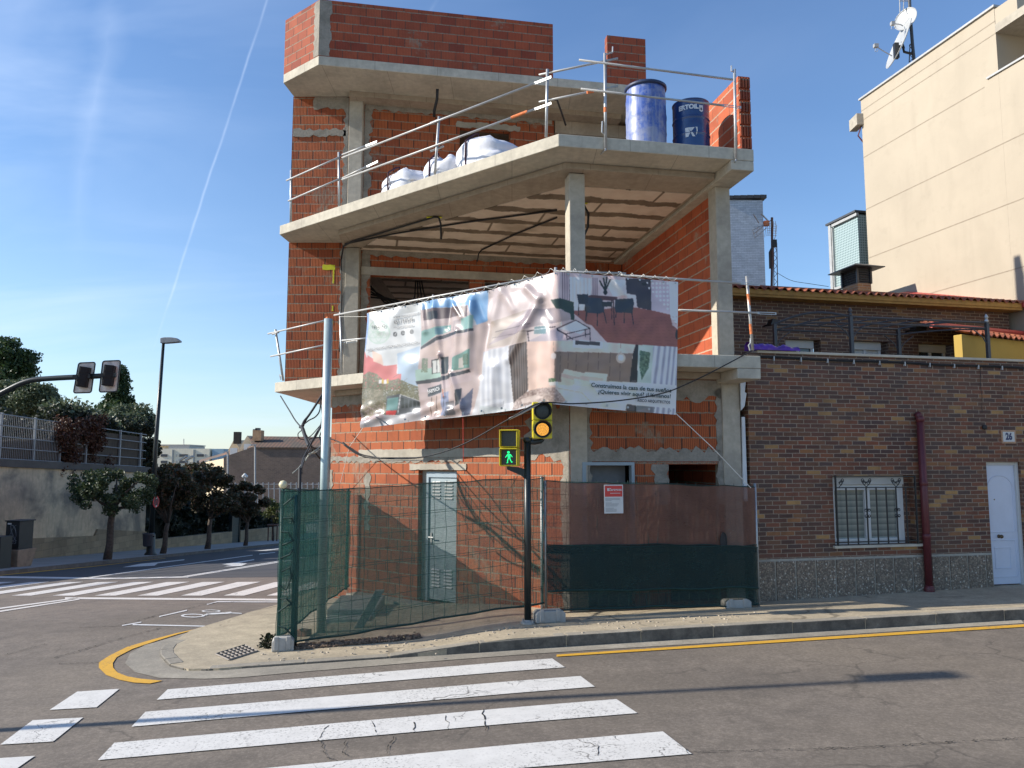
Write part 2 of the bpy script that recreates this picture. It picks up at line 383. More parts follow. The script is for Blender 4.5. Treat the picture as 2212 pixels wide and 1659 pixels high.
# ceiling between joists: pale plaster fills with brown ribs
def ceil_mat():
    m, t, b = mat('joist_ceiling'); tc = t.node('ShaderNodeTexCoord').outputs['Object']
    mp = t.node('ShaderNodeMapping'); t.l.new(tc, mp.inputs[0]); mp.inputs['Rotation'].default_value = (0, 0, -A1)
    sp = t.node('ShaderNodeSeparateXYZ'); t.l.new(mp.outputs[0], sp.inputs[0])
    wob = t.m('MULTIPLY', t.m('SUBTRACT', t.noise(tc, 2.2, 4), .5), .28)
    vv = t.m('DIVIDE', t.m('ADD', sp.outputs[1], wob), .72); fv = t.m('FRACT', vv)
    rib = t.step(t.m('ADD', t.m('MINIMUM', fv, t.m('SUBTRACT', 1., fv)), t.m('MULTIPLY', t.m('SUBTRACT', t.noise(tc, 3.5, 5, .7), .5), .22)), .19, .15)
    u2 = t.m('FRACT', t.m('ADD', t.m('DIVIDE', sp.outputs[0], 2.3), t.m('MULTIPLY', t.m('FLOOR', vv), .37)))
    crk = t.step(t.m('MINIMUM', u2, t.m('SUBTRACT', 1., u2)), .014, .005)
    n = t.noise(tc, 4, 5); n6 = t.noise(tc, .8, 3)
    pale = t.mix(t.step(n, .3, .7), (.66, .53, .42), (.76, .64, .52)); pale = t.mix(t.m('MULTIPLY', t.step(n6, .55, .7), .6), pale, (.30, .23, .16))
    brn = t.mix(t.step(n, .3, .7), (.15, .11, .075), (.24, .185, .13))
    c = t.mix(t.m('MAXIMUM', rib, crk), pale, brn)
    t.put(b.inputs['Base Color'], c); b.inputs['Roughness'].default_value = .9
    bump(t, b, t.m('SUBTRACT', n, rib), .4, .02); return m
M_CEIL = ceil_mat()
def ground_mat(name, base, var=.2, speck=.35, crack=0., tint=(.5, .45, .35), tamt=.2, rough=.9, patch=None, cr_scale=.6):
    m, t, b = mat(name); tc = t.node('ShaderNodeTexCoord').outputs['Object']
    n1 = t.noise(tc, .35, 5, .6, .4); n2 = t.noise(tc, 55, 3, .7); n3 = t.noise(tc, 4, 5, .6); n4 = t.noise(tc, 130, 2)
    c = t.mix(t.step(n3, .3, .7), tuple(x*(1-var) for x in base), tuple(x*(1+var) for x in base))
    c = t.mix(t.m('MULTIPLY', t.step(n1, .42, .68), tamt), c, tint)
    c = t.mix(t.m('MULTIPLY', t.step(n2, .55, .75), speck), c, tuple(min(1, x*2.3) for x in base))
    c = t.mix(t.m('MULTIPLY', t.step(n4, .35, .25), speck), c, tuple(x*.35 for x in base))
    n6 = t.noise(tc, 26, 3, .75); c = t.mix(t.m('MULTIPLY', t.step(n6, .42, .62), speck*.9), c, tuple(x*.52 for x in base)); c = t.mix(t.m('MULTIPLY', t.step(n6, .44, .34), speck*.6), c, tuple(min(1, x*1.7) for x in base))
    pat = t.step(t.noise(t.scl(tc, (.25, 1.1, 1)), .9, 3, .5, .5), .5, .62)
    c = t.mix(t.m('MULTIPLY', pat, .26), c, tuple(x*.5 for x in base))
    if crack:
        vo = t.node('ShaderNodeTexVoronoi', feature='DISTANCE_TO_EDGE'); vo.inputs['Scale'].default_value = cr_scale
        dd = t.node('ShaderNodeTexNoise'); dd.inputs['Scale'].default_value = 3.; dd.inputs['Detail'].default_value = 5; t.l.new(tc, dd.inputs['Vector'])
        vec = t.vm('ADD', tc, t.vm('MULTIPLY', t.vm('SUBTRACT', dd.outputs['Color'], (.5, .5, .5)), (.55, .55, 0)))
        t.l.new(vec, vo.inputs['Vector'])
        k = t.m('MULTIPLY', t.step(vo.outputs['Distance'], .012, .004), t.step(t.noise(tc, .5, 2), .5, .58))
        c = t.mix(t.m('MULTIPLY', k, crack), c, (.015, .013, .012))
    t.put(b.inputs['Base Color'], c); b.inputs['Roughness'].default_value = rough
    bump(t, b, t.m('ADD', n2, t.m('MULTIPLY', n3, .3)), .5, .006); MATS[name] = m; return m
M_ASPH = ground_mat('asphalt', (.165, .138, .112), .24, .5, .35, (.225, .185, .14), .6)
M_ASPH2 = ground_mat('dark_asphalt', (.06, .058, .06), .12, .2, 0, (.07, .07, .08), .2)
M_PAVE = ground_mat('pavement_concrete', (.42, .35, .245), .2, .32, .5, (.22, .19, .14), .35, cr_scale=.45)
M_PAVE2 = ground_mat('far_pavement', (.32, .31, .29), .1, .1, 0, (.25, .24, .22), .3)
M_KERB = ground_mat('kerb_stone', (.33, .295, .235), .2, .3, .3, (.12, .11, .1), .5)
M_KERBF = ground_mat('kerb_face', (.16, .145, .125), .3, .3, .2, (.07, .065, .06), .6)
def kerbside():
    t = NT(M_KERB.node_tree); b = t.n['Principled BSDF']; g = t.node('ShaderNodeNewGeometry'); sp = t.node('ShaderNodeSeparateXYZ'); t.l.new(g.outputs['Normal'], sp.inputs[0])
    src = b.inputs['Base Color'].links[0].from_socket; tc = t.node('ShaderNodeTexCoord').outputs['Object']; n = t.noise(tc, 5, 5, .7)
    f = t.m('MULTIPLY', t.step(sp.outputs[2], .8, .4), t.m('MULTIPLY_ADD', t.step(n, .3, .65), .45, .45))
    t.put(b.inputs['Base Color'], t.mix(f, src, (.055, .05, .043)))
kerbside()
M_EARTH = ground_mat('earth', (.16, .125, .085), .3, .4, 0, (.1, .12, .05), .4)
def paint_mat(name, col, wear=.5, crk=.7):
    m, t, b = mat(name); tc = t.node('ShaderNodeTexCoord').outputs['Object']
    n1 = t.noise(tc, 38, 4, .7); n2 = t.noise(tc, 1.6, 4); n3 = t.noise(tc, 6, 4)
    w = t.m('MULTIPLY', t.step(n1, .54, .64), t.m('MULTIPLY_ADD', t.step(n2, .42, .62), .85*wear, .22*wear))
    c = t.mix(t.step(n3, .3, .7), tuple(x*.88 for x in col), col)
    c = t.mix(w, c, (.13, .12, .11))
    vo = t.node('ShaderNodeTexVoronoi', feature='DISTANCE_TO_EDGE'); vo.inputs['Scale'].default_value = 1.9
    dd = t.node('ShaderNodeTexNoise'); dd.inputs['Scale'].default_value = 5.; dd.inputs['Detail'].default_value = 5; t.l.new(tc, dd.inputs['Vector'])
    vec = t.vm('ADD', tc, t.vm('MULTIPLY', t.vm('SUBTRACT', dd.outputs['Color'], (.5, .5, .5)), (.4, .4, 0))); t.l.new(vec, vo.inputs['Vector'])
    k = t.m('MULTIPLY', t.step(vo.outputs['Distance'], .014, .004), t.step(t.noise(tc, .9, 2), .52, .6))
    c = t.mix(t.m('MULTIPLY', k, crk), c, (.04, .035, .03))
    t.put(b.inputs['Base Color'], c); b.inputs['Roughness'].default_value = .75; bump(t, b, n1, .25, .003); MATS[name] = m; return m
M_WP = paint_mat('white_road_paint', (.66, .64, .60), .8); M_YP = paint_mat('yellow_road_paint', (.66, .36, .03), .7, .3)
M_WPF = paint_mat('far_white_paint', (.62, .62, .62), .6, 0)
def stucco(name, col, var=.05):
    m, t, b = mat(name); uv, u, v = uvxy(t)
    n = t.noise(uv, .7, 5, .6, .4); n2 = t.noise(t.scl(uv, (2.5, .35, 1)), 1.0, 4); n3 = t.noise(uv, 40, 3); n9 = t.noise(uv, 2.2, 5, .7)
    c = t.mix(t.step(n, .35, .7), tuple(x*(1-var) for x in col), tuple(min(1, x*(1+var)) for x in col))
    c = t.mix(t.m('MULTIPLY', t.step(n2, .50, .70), .22), c, tuple(x*.72 for x in col)); c = t.mix(t.m('MULTIPLY', t.step(n9, .56, .68), .14), c, tuple(x*.62 for x in col))
    t.put(b.inputs['Base Color'], c); b.inputs['Roughness'].default_value = .9; bump(t, b, n3, .15, .004); MATS[name] = m; return m
M_CREAM = stucco('cream_render', (.43, .37, .285)); M_YEL = stucco('yellow_render', (.42, .29, .07), .12); M_FCREAM = stucco('far_cream', (.80, .72, .56))
M_FBLUE = stucco('far_blue_render', (.30, .42, .50)); M_OCHRE = stucco('ochre_render', (.62, .50, .34))
def pebble_mat():
    m, t, b = mat('pebble_dash'); uv, u, v = uvxy(t)
    vo = t.node('ShaderNodeTexVoronoi'); vo.inputs['Scale'].default_value = 42; t.l.new(uv, vo.inputs['Vector'])
    sp = t.node('ShaderNodeSeparateColor'); t.l.new(vo.outputs['Color'], sp.inputs[0])
    c = t.ramp(sp.outputs[0], [(0, (.15, .11, .08)), (.3, (.29, .225, .16)), (.6, (.38, .285, .20)), (.8, (.19, .13, .095)), (.93, (.60, .53, .43))], 'CONSTANT')
    d = t.step(vo.outputs['Distance'], .35, .62); c = t.mix(t.m('MULTIPLY', d, .7), c, (.15, .125, .095))
    n = t.noise(uv, 1.4, 4); c = t.mix(t.m('MULTIPLY', t.step(n, .5, .75), .5), c, (.09, .08, .065))
    t.put(b.inputs['Base Color'], c); b.inputs['Roughness'].default_value = .8; bump(t, b, t.m('SUBTRACT', 1., vo.outputs['Distance']), .6, .01); return m
M_PEB = pebble_mat()
M_STEEL = plain('galvanised_steel', (.48, .49, .49), .5, .75, .15, 12)
M_STEELG = plain('galvanised_pole_steel', (.42, .50, .50), .45, .55, .08, 8)
M_STEELW = plain('pale_painted_steel', (.42, .42, .41), .5, .3, .1)
M_RUST = plain('orange_rust_mark', (.62, .18, .06), .8, 0, .3, 30)
M_BLACK = plain('black_cable', (.018, .018, .02), .6); M_DK = plain('dark_green_black_paint', (.014, .02, .02), .38, 0, .2)
M_DKG = plain('dark_green_post', (.015, .06, .05), .5, 0, .25, 10)
M_IRON = plain('black_wrought_iron', (.012, .012, .013), .45); M_GREYP = plain('grey_pergola_paint', (.06, .062, .068), .45)
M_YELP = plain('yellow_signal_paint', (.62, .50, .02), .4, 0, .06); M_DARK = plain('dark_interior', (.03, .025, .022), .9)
M_WHITE = plain('white_lacquer', (.62, .65, .74), .35, 0, .03); M_PVC = plain('white_window_plastic', (.60, .60, .58), .4, 0, .04)
M_GFRAME = plain('grey_metal_frame', (.30, .36, .40), .45, .2, .06); M_GDOOR = plain('grey_door_panel', (.34, .40, .42), .4, .1, .06)
M_MAROON = plain('maroon_pipe_paint', (.115, .022, .026), .45, 0, .15, 14); M_SILL = plain('cream_stone_sill', (.50, .45, .36), .6)
M_TILE = plain('clay_roof_tile', (.26, .075, .035), .8, 0, .35, 5, bmp=.3); M_TILED = plain('dark_roof_tile', (.05, .048, .05), .7)
M_FTILE = plain('far_roof_tile', (.20, .13, .09), .9, 0, .3, 2); M_OCH = plain('ochre_timber', (.34, .19, .045), .7, 0, .2, 8); M_REDF = plain('red_flashing', (.42, .06, .05), .5, 0, .1)
M_ROPE = plain('white_rope', (.66, .64, .58), .8); M_REDL = plain('red_string', (.6, .06, .05), .8)
M_BRASS = plain('dull_brass', (.14, .10, .06), .4, .8); M_PURP = plain('purple_plastic_sheet', (.11, .03, .30), .32, 0, .3, 9)
M_BAG = plain('white_woven_bag', (.66, .67, .72), .7, 0, .07, 12, bmp=.5); M_STRAP = plain('dark_strap', (.05, .015, .03), .7)
M_BARK = plain('grey_brown_bark', (.085, .065, .05), .9, 0, .35, 12, bmp=.6); M_TERRA = plain('beige_cast_stone', (.30, .235, .165), .85, 0, .2, 6, bmp=.4)
M_SHUT = plain('white_roller_shutter', (.52, .51, .47), .5, 0, .04); M_FOAM = plain('white_foam_panel', (.62, .64, .65), .6, 0, .08)
M_WOOD = plain('grey_timber', (.24, .22, .185), .8, 0, .3, 18, bmp=.3); M_LENS = plain('dark_signal_lens', (.035, .042, .038), .35, 0, .3, 60)
M_PALEG = plain('plastic_grey', (.33, .33, .33), .5)
def glass_mat(name, col, rough=.08):
    m, t, b = mat(name); b.inputs['Base Color'].default_value = (*col, 1); b.inputs['Roughness'].default_value = rough; b.inputs['Specular IOR Level'].default_value = .8; return m
M_GLASS = glass_mat('window_glass', (.03, .04, .045)); M_GLASSB = glass_mat('blinds_behind_glass', (.23, .24, .215), .25)
def blinds():
    m, t, b = mat('slatted_blind_glass'); uv, u, v = uvxy(t)
    s = t.m('FRACT', t.m('DIVIDE', v, .095)); c = t.mix(t.step(s, .1, .9), (.15, .17, .15), (.30, .32, .27))
    t.put(b.inputs['Base Color'], c); b.inputs['Roughness'].default_value = .12; b.inputs['Coat Weight'].default_value = .6; return m
M_BLIND = blinds()
def emis(name, col, st):
    m, t, b = mat(name); b.inputs['Base Color'].default_value = (*[x*.3 for x in col], 1); b.inputs['Emission Color'].default_value = (*col, 1); b.inputs['Emission Strength'].default_value = st; return m
M_GLED = emis('green_light', (.02, 1., .28), 1.15); M_AMB = emis('amber_light', (1., .45, .06), 1.6); M_BALL = plain('cream_plastic_ball', (.62, .56, .36), .5)
def net_mat(name, col, cover, weave=900., sheen=.0):
    m, t, b = mat(name); uv, u, v = uvxy(t); tc = t.node('ShaderNodeTexCoord').outputs['Object']
    tr = t.node('ShaderNodeBsdfTransparent'); mx = t.node('ShaderNodeMixShader')
    n = t.noise(tc, 3.0, 4, .6); n2 = t.noise(t.scl(uv, (14, 75, 1)), 1, 2)
    f = t.m('ADD', cover, t.m('MULTIPLY', t.m('SUBTRACT', n, .5), .22)); f = t.m('ADD', f, t.m('MULTIPLY', t.m('SUBTRACT', n2, .5), .42), clamp=True)
    c = t.mix(n, tuple(x*.8 for x in col), tuple(x*1.25 for x in col))
    t.put(b.inputs['Base Color'], c); b.inputs['Roughness'].default_value = .7
    tl = t.node('ShaderNodeBsdfTranslucent'); t.put(tl.inputs[0], c); mm = t.node('ShaderNodeMixShader'); mm.inputs[0].default_value = .35
    t.l.new(b.outputs[0], mm.inputs[1]); t.l.new(tl.outputs[0], mm.inputs[2])
    t.put(mx.inputs[0], f); t.l.new(tr.outputs[0], mx.inputs[1]); t.l.new(mm.outputs[0], mx.inputs[2])
    t.l.new(mx.outputs[0], t.n['Material Output'].inputs[0]); MATS[name] = m; return m
M_NETG = net_mat('green_shade_net', (.045, .13, .10), .60); M_NETG2 = net_mat('dense_green_net', (.014, .085, .062), .72)
M_NETB = net_mat('brown_shade_net', (.21, .105, .075), .80); M_NETD = net_mat('dark_green_net', (.012, .040, .038), .80); M_NETH = plain('net_hem', (.008, .035, .03), .8)
def leaf_mat(name, c1, c2, c3):
    m, t, b = mat(name); g = t.node('ShaderNodeNewGeometry'); r = g.outputs['Random Per Island']
    c = t.ramp(r, [(0, c1), (.5, c2), (1, c3)]); t.put(b.inputs['Base Color'], c); b.inputs['Roughness'].default_value = .55
    tl = t.node('ShaderNodeBsdfTranslucent'); t.put(tl.inputs[0], c); mm = t.node('ShaderNodeMixShader'); mm.inputs[0].default_value = .25
    t.l.new(b.outputs[0], mm.inputs[1]); t.l.new(tl.outputs[0], mm.inputs[2]); t.l.new(mm.outputs[0], t.n['Material Output'].inputs[0]); return m
M_LF = leaf_mat('street_tree_leaf', (.020, .04, .014), (.045, .075, .026), (.10, .12, .05))
M_LFR = leaf_mat('reddish_tree_leaf', (.025, .035, .016), (.06, .06, .025), (.14, .07, .035))
M_LFD = leaf_mat('dark_hedge_leaf', (.008, .014, .007), (.015, .024, .011), (.028, .036, .016))
M_LFO = leaf_mat('olive_leaf', (.05, .075, .035), (.10, .13, .065), (.17, .19, .11))
M_LFC = leaf_mat('conifer_leaf', (.02, .045, .015), (.04, .075, .022), (.075, .11, .035))
M_LFY = leaf_mat('light_shrub_leaf', (.06, .08, .02), (.10, .12, .035), (.15, .15, .05))
M_VINE = leaf_mat('dry_vine_leaf', (.05, .018, .012), (.09, .035, .02), (.15, .075, .04))
def reed():
    m, t, b = mat('reed_screen'); uv, u, v = uvxy(t)
    n = t.noise(t.scl(uv, (40, 1.2, 1)), 1., 4, .7); c = t.ramp(n, [(.25, (.03, .024, .018)), (.5, (.075, .058, .042)), (.75, (.14, .11, .08))])
    t.put(b.inputs['Base Color'], c); b.inputs['Roughness'].default_value = .9; bump(t, b, n, .5, .01); return m
M_REED = reed()
def gblock():
    m, t, b = mat('perforated_blue_screen'); uv, u, v = uvxy(t)
    a = t.m('FRACT', t.m('DIVIDE', u, .075)); c_ = t.m('FRACT', t.m('DIVIDE', v, .075))
    d = t.m('MAXIMUM', t.step(t.m('ABSOLUTE', t.m('SUBTRACT', a, .5)), .30, .40), t.step(t.m('ABSOLUTE', t.m('SUBTRACT', c_, .5)), .30, .40))
    c = t.mix(d, (.16, .22, .22), (.40, .50, .50)); t.put(b.inputs['Base Color'], c); b.inputs['Roughness'].default_value = .3; return m
M_GB = gblock()
# ================================================================== the ground, roads and markings
def ph(x, y): return .03+.115*sm(x, -1.5, .1)
def pz(x, y): return gz(x, y)+ph(x, y)
def G(pts): return [(lambda q: (q.x, q.y))(ghit(*p)) for p in pts]
def cD(pts): return [(x*.28645, 1123.3+y*.28645) for x, y in pts]
def c3(pts): return [(1152+x*.47916, 1238.5+y*.47916) for x, y in pts]
def c4(pts): return [(x*.5208, 1324.9+y*.5208) for x, y in pts]
sheet([(-400, -40), (400, -40), (400, 700), (-400, 700)], -.06, 'ground', M_EARTH, ys=[-40, 0, 30, 100])
K0, K1 = ghit(0, 1243), ghit(590, 1179.5)
SD = Vector((K1.x-K0.x, K1.y-K0.y, 0)).normalized()
kf = frame(K0, SD)                     # far kerb frame: u along the street, v>0 to the left (pavement side)
far = lambda u, v: (kf.P + kf.D*u + kf.N*v)
sheet([tuple(far(-45, 0)[:2]), (70, -30), (70, 30), (10, 90), tuple(far(75, 0)[:2])], 0, 'road', M_ASPH)
dk = [tuple(ghit(0, 1246.2)[:2]), tuple(ghit(602, 1246.5)[:2])]
q0, q1 = ghit(-300, 1246.2), ghit(602, 1246.5)
sheet([tuple(far(uof(kf, q0), 0)[:2]), tuple(q1[:2]), (q1.x+1.2, q1.y+.2), (q1.x+2, 90), tuple(far(75, 0)[:2])], .004, 'dark_road', M_ASPH2)  # darker asphalt sheet beyond the far stop line
kerbline = G([(602, 1309), (524, 1332), (450, 1354), (410, 1367), (381, 1387), (358, 1396), (348, 1409), (349, 1421), (369, 1441), (407, 1451), (473, 1450), (560, 1443), (651, 1436), (760, 1428.5), (854, 1422), (927, 1418.5), (1146, 1403), (1327, 1391.5), (1566, 1377), (1811, 1363), (2098, 1346), (2212, 1339)])
a, b_ = Vector(kerbline[-2]), Vector(kerbline[-1]); dirk = (b_-a).normalized()
kr_end = b_+dirk*40
kl0 = Vector(kerbline[0]); kl_end = Vector((kl0.x-.8, 75))
pave_poly = [tuple(kl_end)]+kerbline+[tuple(kr_end), (kr_end.x, 75)]
sheet(pave_poly, 0, 'pavement', M_PAVE, xs=[-1.5, -1.1, -.9, -.7, -.5, -.3, .1], side=.25, hf=lambda x, y: pz(x, y))
# gutter apron round the corner
gut = G([(420, 1362), (375, 1377), (312, 1395), (281, 1413), (270, 1434), (292, 1453), (344, 1466), (443, 1467.5), (521, 1465), (651, 1453), (885, 1434), (1152, 1414), (1330, 1402), (1566, 1388), (1811, 1373), (2212, 1347)])
inner = [(x-(0.02), y+.05) for x, y in kerbline[3:]]
sheet(gut+list(reversed(inner)), .006, 'gutter', M_KERB)
# kerb stones along the near pavement
mbs = []; rnd = random.Random(3)
pts = [Vector((p[0], p[1], 0)) for p in kerbline[4:]]+[Vector((kr_end.x, kr_end.y, 0))]
seglen = [0]
for i in range(1, len(pts)): seglen.append(seglen[-1]+(pts[i]-pts[i-1]).length)
def along(d):
    for i in range(1, len(pts)):
        if d <= seglen[i]: return pts[i-1].lerp(pts[i], (d-seglen[i-1])/(seglen[i]-seglen[i-1]))
    return pts[-1]
d = 0.; kmb = MB(); kfb = MB()
while d < min(seglen[-1], 34):
    ln = .32 if d < 2.2 else rnd.choice([1.05, .98, .62, 1.1]); p, q = along(d), along(d+ln-.014); t_ = (q-p).normalized(); nn = Vector((-t_.y, t_.x, 0))
    w = .15; 
    ch = rnd.uniform(-.006, .006)
    top = lambda x, y: pz(x, y)+.005+ch
    poly = [tuple((p-nn*.012)[:2]), tuple((q-nn*.012)[:2]), tuple((q+nn*w)[:2]), tuple((p+nn*w)[:2])]
    kmb.prism(poly, lambda x, y: gz(x, y)-.1, top)
    d += ln
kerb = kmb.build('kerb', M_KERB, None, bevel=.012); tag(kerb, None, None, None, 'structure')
# far kerb and far pavement
fk = MB(); fk.prism([tuple(far(-45, 0)[:2]), tuple(far(0, 0)[:2]), tuple(far(0, .16)[:2]), tuple(far(-45, .16)[:2])], lambda x, y: gz(x, y)-.1, lambda x, y: gz(x, y)+.13)
for i in range(25): 
    a0, a1 = i*3, i*3+3
    fk.prism([tuple(far(a0, 0)[:2]), tuple(far(a1, 0)[:2]), tuple(far(a1, .16)[:2]), tuple(far(a0, .16)[:2])], lambda x, y: gz(x, y)-.1, lambda x, y: gz(x, y)+.13)
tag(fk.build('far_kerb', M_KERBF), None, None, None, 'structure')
sheet([tuple(far(-45, .16)[:2]), tuple(far(75, .16)[:2]), tuple(far(75, 6)[:2]), tuple(far(-45, 6)[:2])], .125, 'far_pavement', M_PAVE2)
# road markings
def marking(polys, name, m, dz=.008):
    mb = MB()
    for P in polys:
        s = sheet(G(P), dz, '', None, build=False); mb.add(s.v, s.f)
    o = mb.build(name, m); tag(o, None, None, None, 'structure'); return o
marking([[(338.5, 1513.5), (362, 1491.7), (1193, 1424.4), (1220.5, 1443)], [(283.8, 1572), (314, 1539.6), (1254, 1462.7), (1285, 1486)],
         [(211, 1645), (247, 1606.8), (1331.7, 1512), (1377, 1542.8)], [(130, 1752), (165, 1702), (1432, 1583.5), (1494.6, 1631.4)], [(20, 1880), (60, 1830), (1560, 1680), (1640, 1745)],
         c4([(205, 404), (320, 328), (495, 318), (400, 393)]), c4([(0, 551), (135, 449), (345, 437), (220, 538)]), c4([(-230, 720), (-60, 612), (145, 597), (-20, 712)])], 'zebra_crossing', M_WP)
fz = []
for xt, xb in [(-40, -1180), (-30+0, -860)]: pass
tops = [(-295, -135), (-35, 120), (235, 375), (480, 630), (735, 895), (1005, 1160), (1260, 1430), (1530, 1695), (1790, 1965), (2075, 2240), (2350, 2520)]
bots = [(-1200, -1040), (-890, -730), (-560, -400), (-235, -80), (85, 235), (395, 560), (712, 870), (1035, 1190), (1365, 1520), (1685, 1840), (2010, 2170)]
for (a, b2), (c, d2) in zip(tops, bots): fz.append(cD([(c, 573), (d2, 573), (b2, 468), (a, 470)]))
marking(fz, 'far_zebra_crossing', M_WP)
def thin(p, q, w0, w1): return [(p[0], p[1]-w0/2), (p[0], p[1]+w0/2), (q[0], q[1]+w1/2), (q[0], q[1]-w1/2)]
marking([cD(thin((-20, 432), (1420, 431), 13, 8)), cD(thin((490, 592), (2300, 606), 14, 14)), cD(thin((-40, 675), (590, 590), 10, 8)), cD(thin((-40, 698), (600, 600), 11, 8)),
         cD(thin((1370, 430), (2300, 280), 5, 4)), cD(thin((1395, 432), (2300, 288), 5, 4)), cD(thin((660, 437), (1905, 266), 6, 4)), cD(thin((1955, 258), (2075, 245), 5, 4)),
         cD([(925, 358), (1060, 331), (1200, 318), (1390, 298), (1390, 304), (1190, 328), (1165, 346)]), cD([(1905, 236), (2000, 226), (2110, 213), (2110, 220), (2010, 232)]),
         cD([(1670, 335), (1790, 318), (1915, 297), (1918, 303), (1800, 325), (1862, 329), (1820, 347), (1690, 352), (1742, 341)])], 'lane_markings', M_WP)
ell = lambda cx, cy, rx, ry, k0=0, k1=24: [(cx+rx*math.cos(2*math.pi*k/24), cy+ry*math.sin(2*math.pi*k/24)) for k in range(k0, k1)]
bike = [cD(thin((920, 800), (1065, 775), 8, 7)), cD(thin((1000, 794), (1577, 806), 9, 9)), cD(thin((1200, 733), (1410, 684), 9, 8)), cD(thin((1560, 640), (1640, 619), 7, 7)), cD(thin((1640, 619), (2200, 622), 7, 7))]
for cx, cy, rx, ry in [(1455, 725, 92, 14), (1592, 690, 72, 10)]:
    o_, i_ = ell(cx, cy, rx, ry), ell(cx, cy, rx*.76, ry*.6)
    for k in range(24): bike.append(cD([i_[k], o_[k], o_[(k+1) % 24], i_[(k+1) % 24]]))
bike += [cD([(1540, 716), (1600, 705), (1700, 700), (1700, 711), (1610, 716)]), cD([(1690, 700), (1740, 695), (1760, 705), (1700, 712)]), cD([(1740, 700), (1825, 705), (1820, 711), (1745, 708)]), cD([(1530, 722), (1560, 708), (1580, 712), (1560, 724)])]
bike = [list(p) for p in bike]
marking(bike, 'bicycle_lane_marking', M_WPF)
ymid = [((1500, 822), (1480, 829)), ((1320, 860), (1340, 866)), ((1150, 907), (1180, 915)), ((960, 962), (1000, 978)), ((830, 1025), (880, 1040)), ((745, 1080), (850, 1085)), ((745, 1120), (853, 1120)), ((800, 1175), (885, 1158)), ((900, 1212), (960, 1188)), ((1010, 1232), (1060, 1204)), ((1130, 1240), (1225, 1219))]
marking([cD([ymid[i][0], ymid[i][1], ymid[i+1][1], ymid[i+1][0]]) for i in range(len(ymid)-1)]+[c3(thin((105, 375), (1100, 310), 8, 10)), c3(thin((1100, 310), (2260, 236), 10, 12)), c3(thin((2260, 236), (3200, 172), 12, 14))], 'yellow_line', M_YP, .009)
marking([cD(thin((-20, 420), (700, 352), 7, 4)), cD(thin((700, 352), (1250, 290), 4, 2))], 'far_yellow_line', M_YP, .009)
# long cracks in the asphalt, and a cable's shadow painted as a dark line
def crack(pts_, w, seed, conv):
    rn = random.Random(seed); P_ = []
    for i in range(len(pts_)-1):
        n = max(3, int(math.dist(pts_[i], pts_[i+1])/(9 if conv is not cD else 16)))
        for k in range(n): P_.append((pts_[i][0]+(pts_[i+1][0]-pts_[i][0])*k/n+rn.uniform(-7, 7), pts_[i][1]+(pts_[i+1][1]-pts_[i][1])*k/n+rn.uniform(-2, 2)))
    P_.append(pts_[-1]); g = [ghit(*conv([p])[0]) for p in P_]; q = MB()
    for a, b in zip(g[:-1], g[1:]):
        d_ = (b-a); n_ = Vector((-d_.y, d_.x, 0)).normalized()*w*rn.uniform(.15, 1.3)/2*.75; s_ = len(q.v); q.v += [Vector((p.x, p.y, gz(p.x, p.y)+.011)) for p in (a-n_, b-n_, b+n_, a+n_)]; q.f.append((s_, s_+1, s_+2, s_+3))
    return q
cmb = MB()
for i, (pp_, w, cv) in enumerate([([(405, 1045), (650, 975), (900, 900), (1100, 845), (1220, 818)], .022, cD), ([(0, 1030), (200, 980), (340, 940)], .016, cD), ([(440, 1092), (750, 1080)], .012, cD), ([(600, 815), (870, 805), (1000, 770), (1250, 705), (1600, 630), (1870, 615)], .02, cD),
        ([(2010, 405), (2003, 430), (2016, 455), (2012, 492)], .018, c4), ([(1715, 455), (1722, 498)], .014, c4), ([(1360, 470), (1320, 530), (1340, 560), (1350, 600), (1400, 620)], .010, c4), ([(1635, 520), (1610, 570), (1605, 590)], .012, c4), ([(1440, 530), (1420, 580), (1450, 600)], .010, c4), ([(1850, 430), (1865, 490)], .010, c4), ([(1540, 450), (1560, 500)], .008, c4), ([(190, 755), (300, 790), (290, 830)], .010, c3), ([(360, 740), (390, 760)], .007, c3), ([(700, 812), (1400, 795), (2212, 748)], .012, c3), ([(655, 780), (690, 800), (700, 820)], .008, c3)]):  # the long near line at the right is a cable's shadow drawn dark
    q = crack(pp_, w, i, cv); cmb.add(q.v, q.f)
tag(cmb.build('cracks_and_cable_shadow', plain('crack_and_shadow_black', (.02, .018, .016), .95)), None, None, None, 'structure')
# drain cover and mortar patch
dr = [ghit(*p, .03) for p in cD([(1625, 1015), (1730, 1062), (1945, 995), (1845, 948)])]
dmb = MB(); 
A_, B_, C_, D_ = [Vector((q.x, q.y, pz(q.x, q.y)+.006)) for q in dr]
def bil(u, v): return A_.lerp(B_, u).lerp(D_.lerp(C_, u), v)
for k in range(8): 
    dmb.tube([bil(.02, k/7), bil(.98, k/7)], .012, 4)
for k in range(5): dmb.tube([bil(k/4*.96+.02, 0), bil(k/4*.96+.02, 1)], .013, 4)
dg_ = empty('drain_cover', A_, 'square iron drain grating set in the corner pavement', 'drain')
dmb.build('grating', plain('rusty_iron', (.22, .19, .16), .7), dg_)
pm = MB(); pm.quad(*[bil(*w)-Vector((0, 0, .003)) for w in ((0, 0), (1, 0), (1, 1), (0, 1))]); pm.build('pit', plain('pit_grit', (.10, .08, .06), .95), dg_)

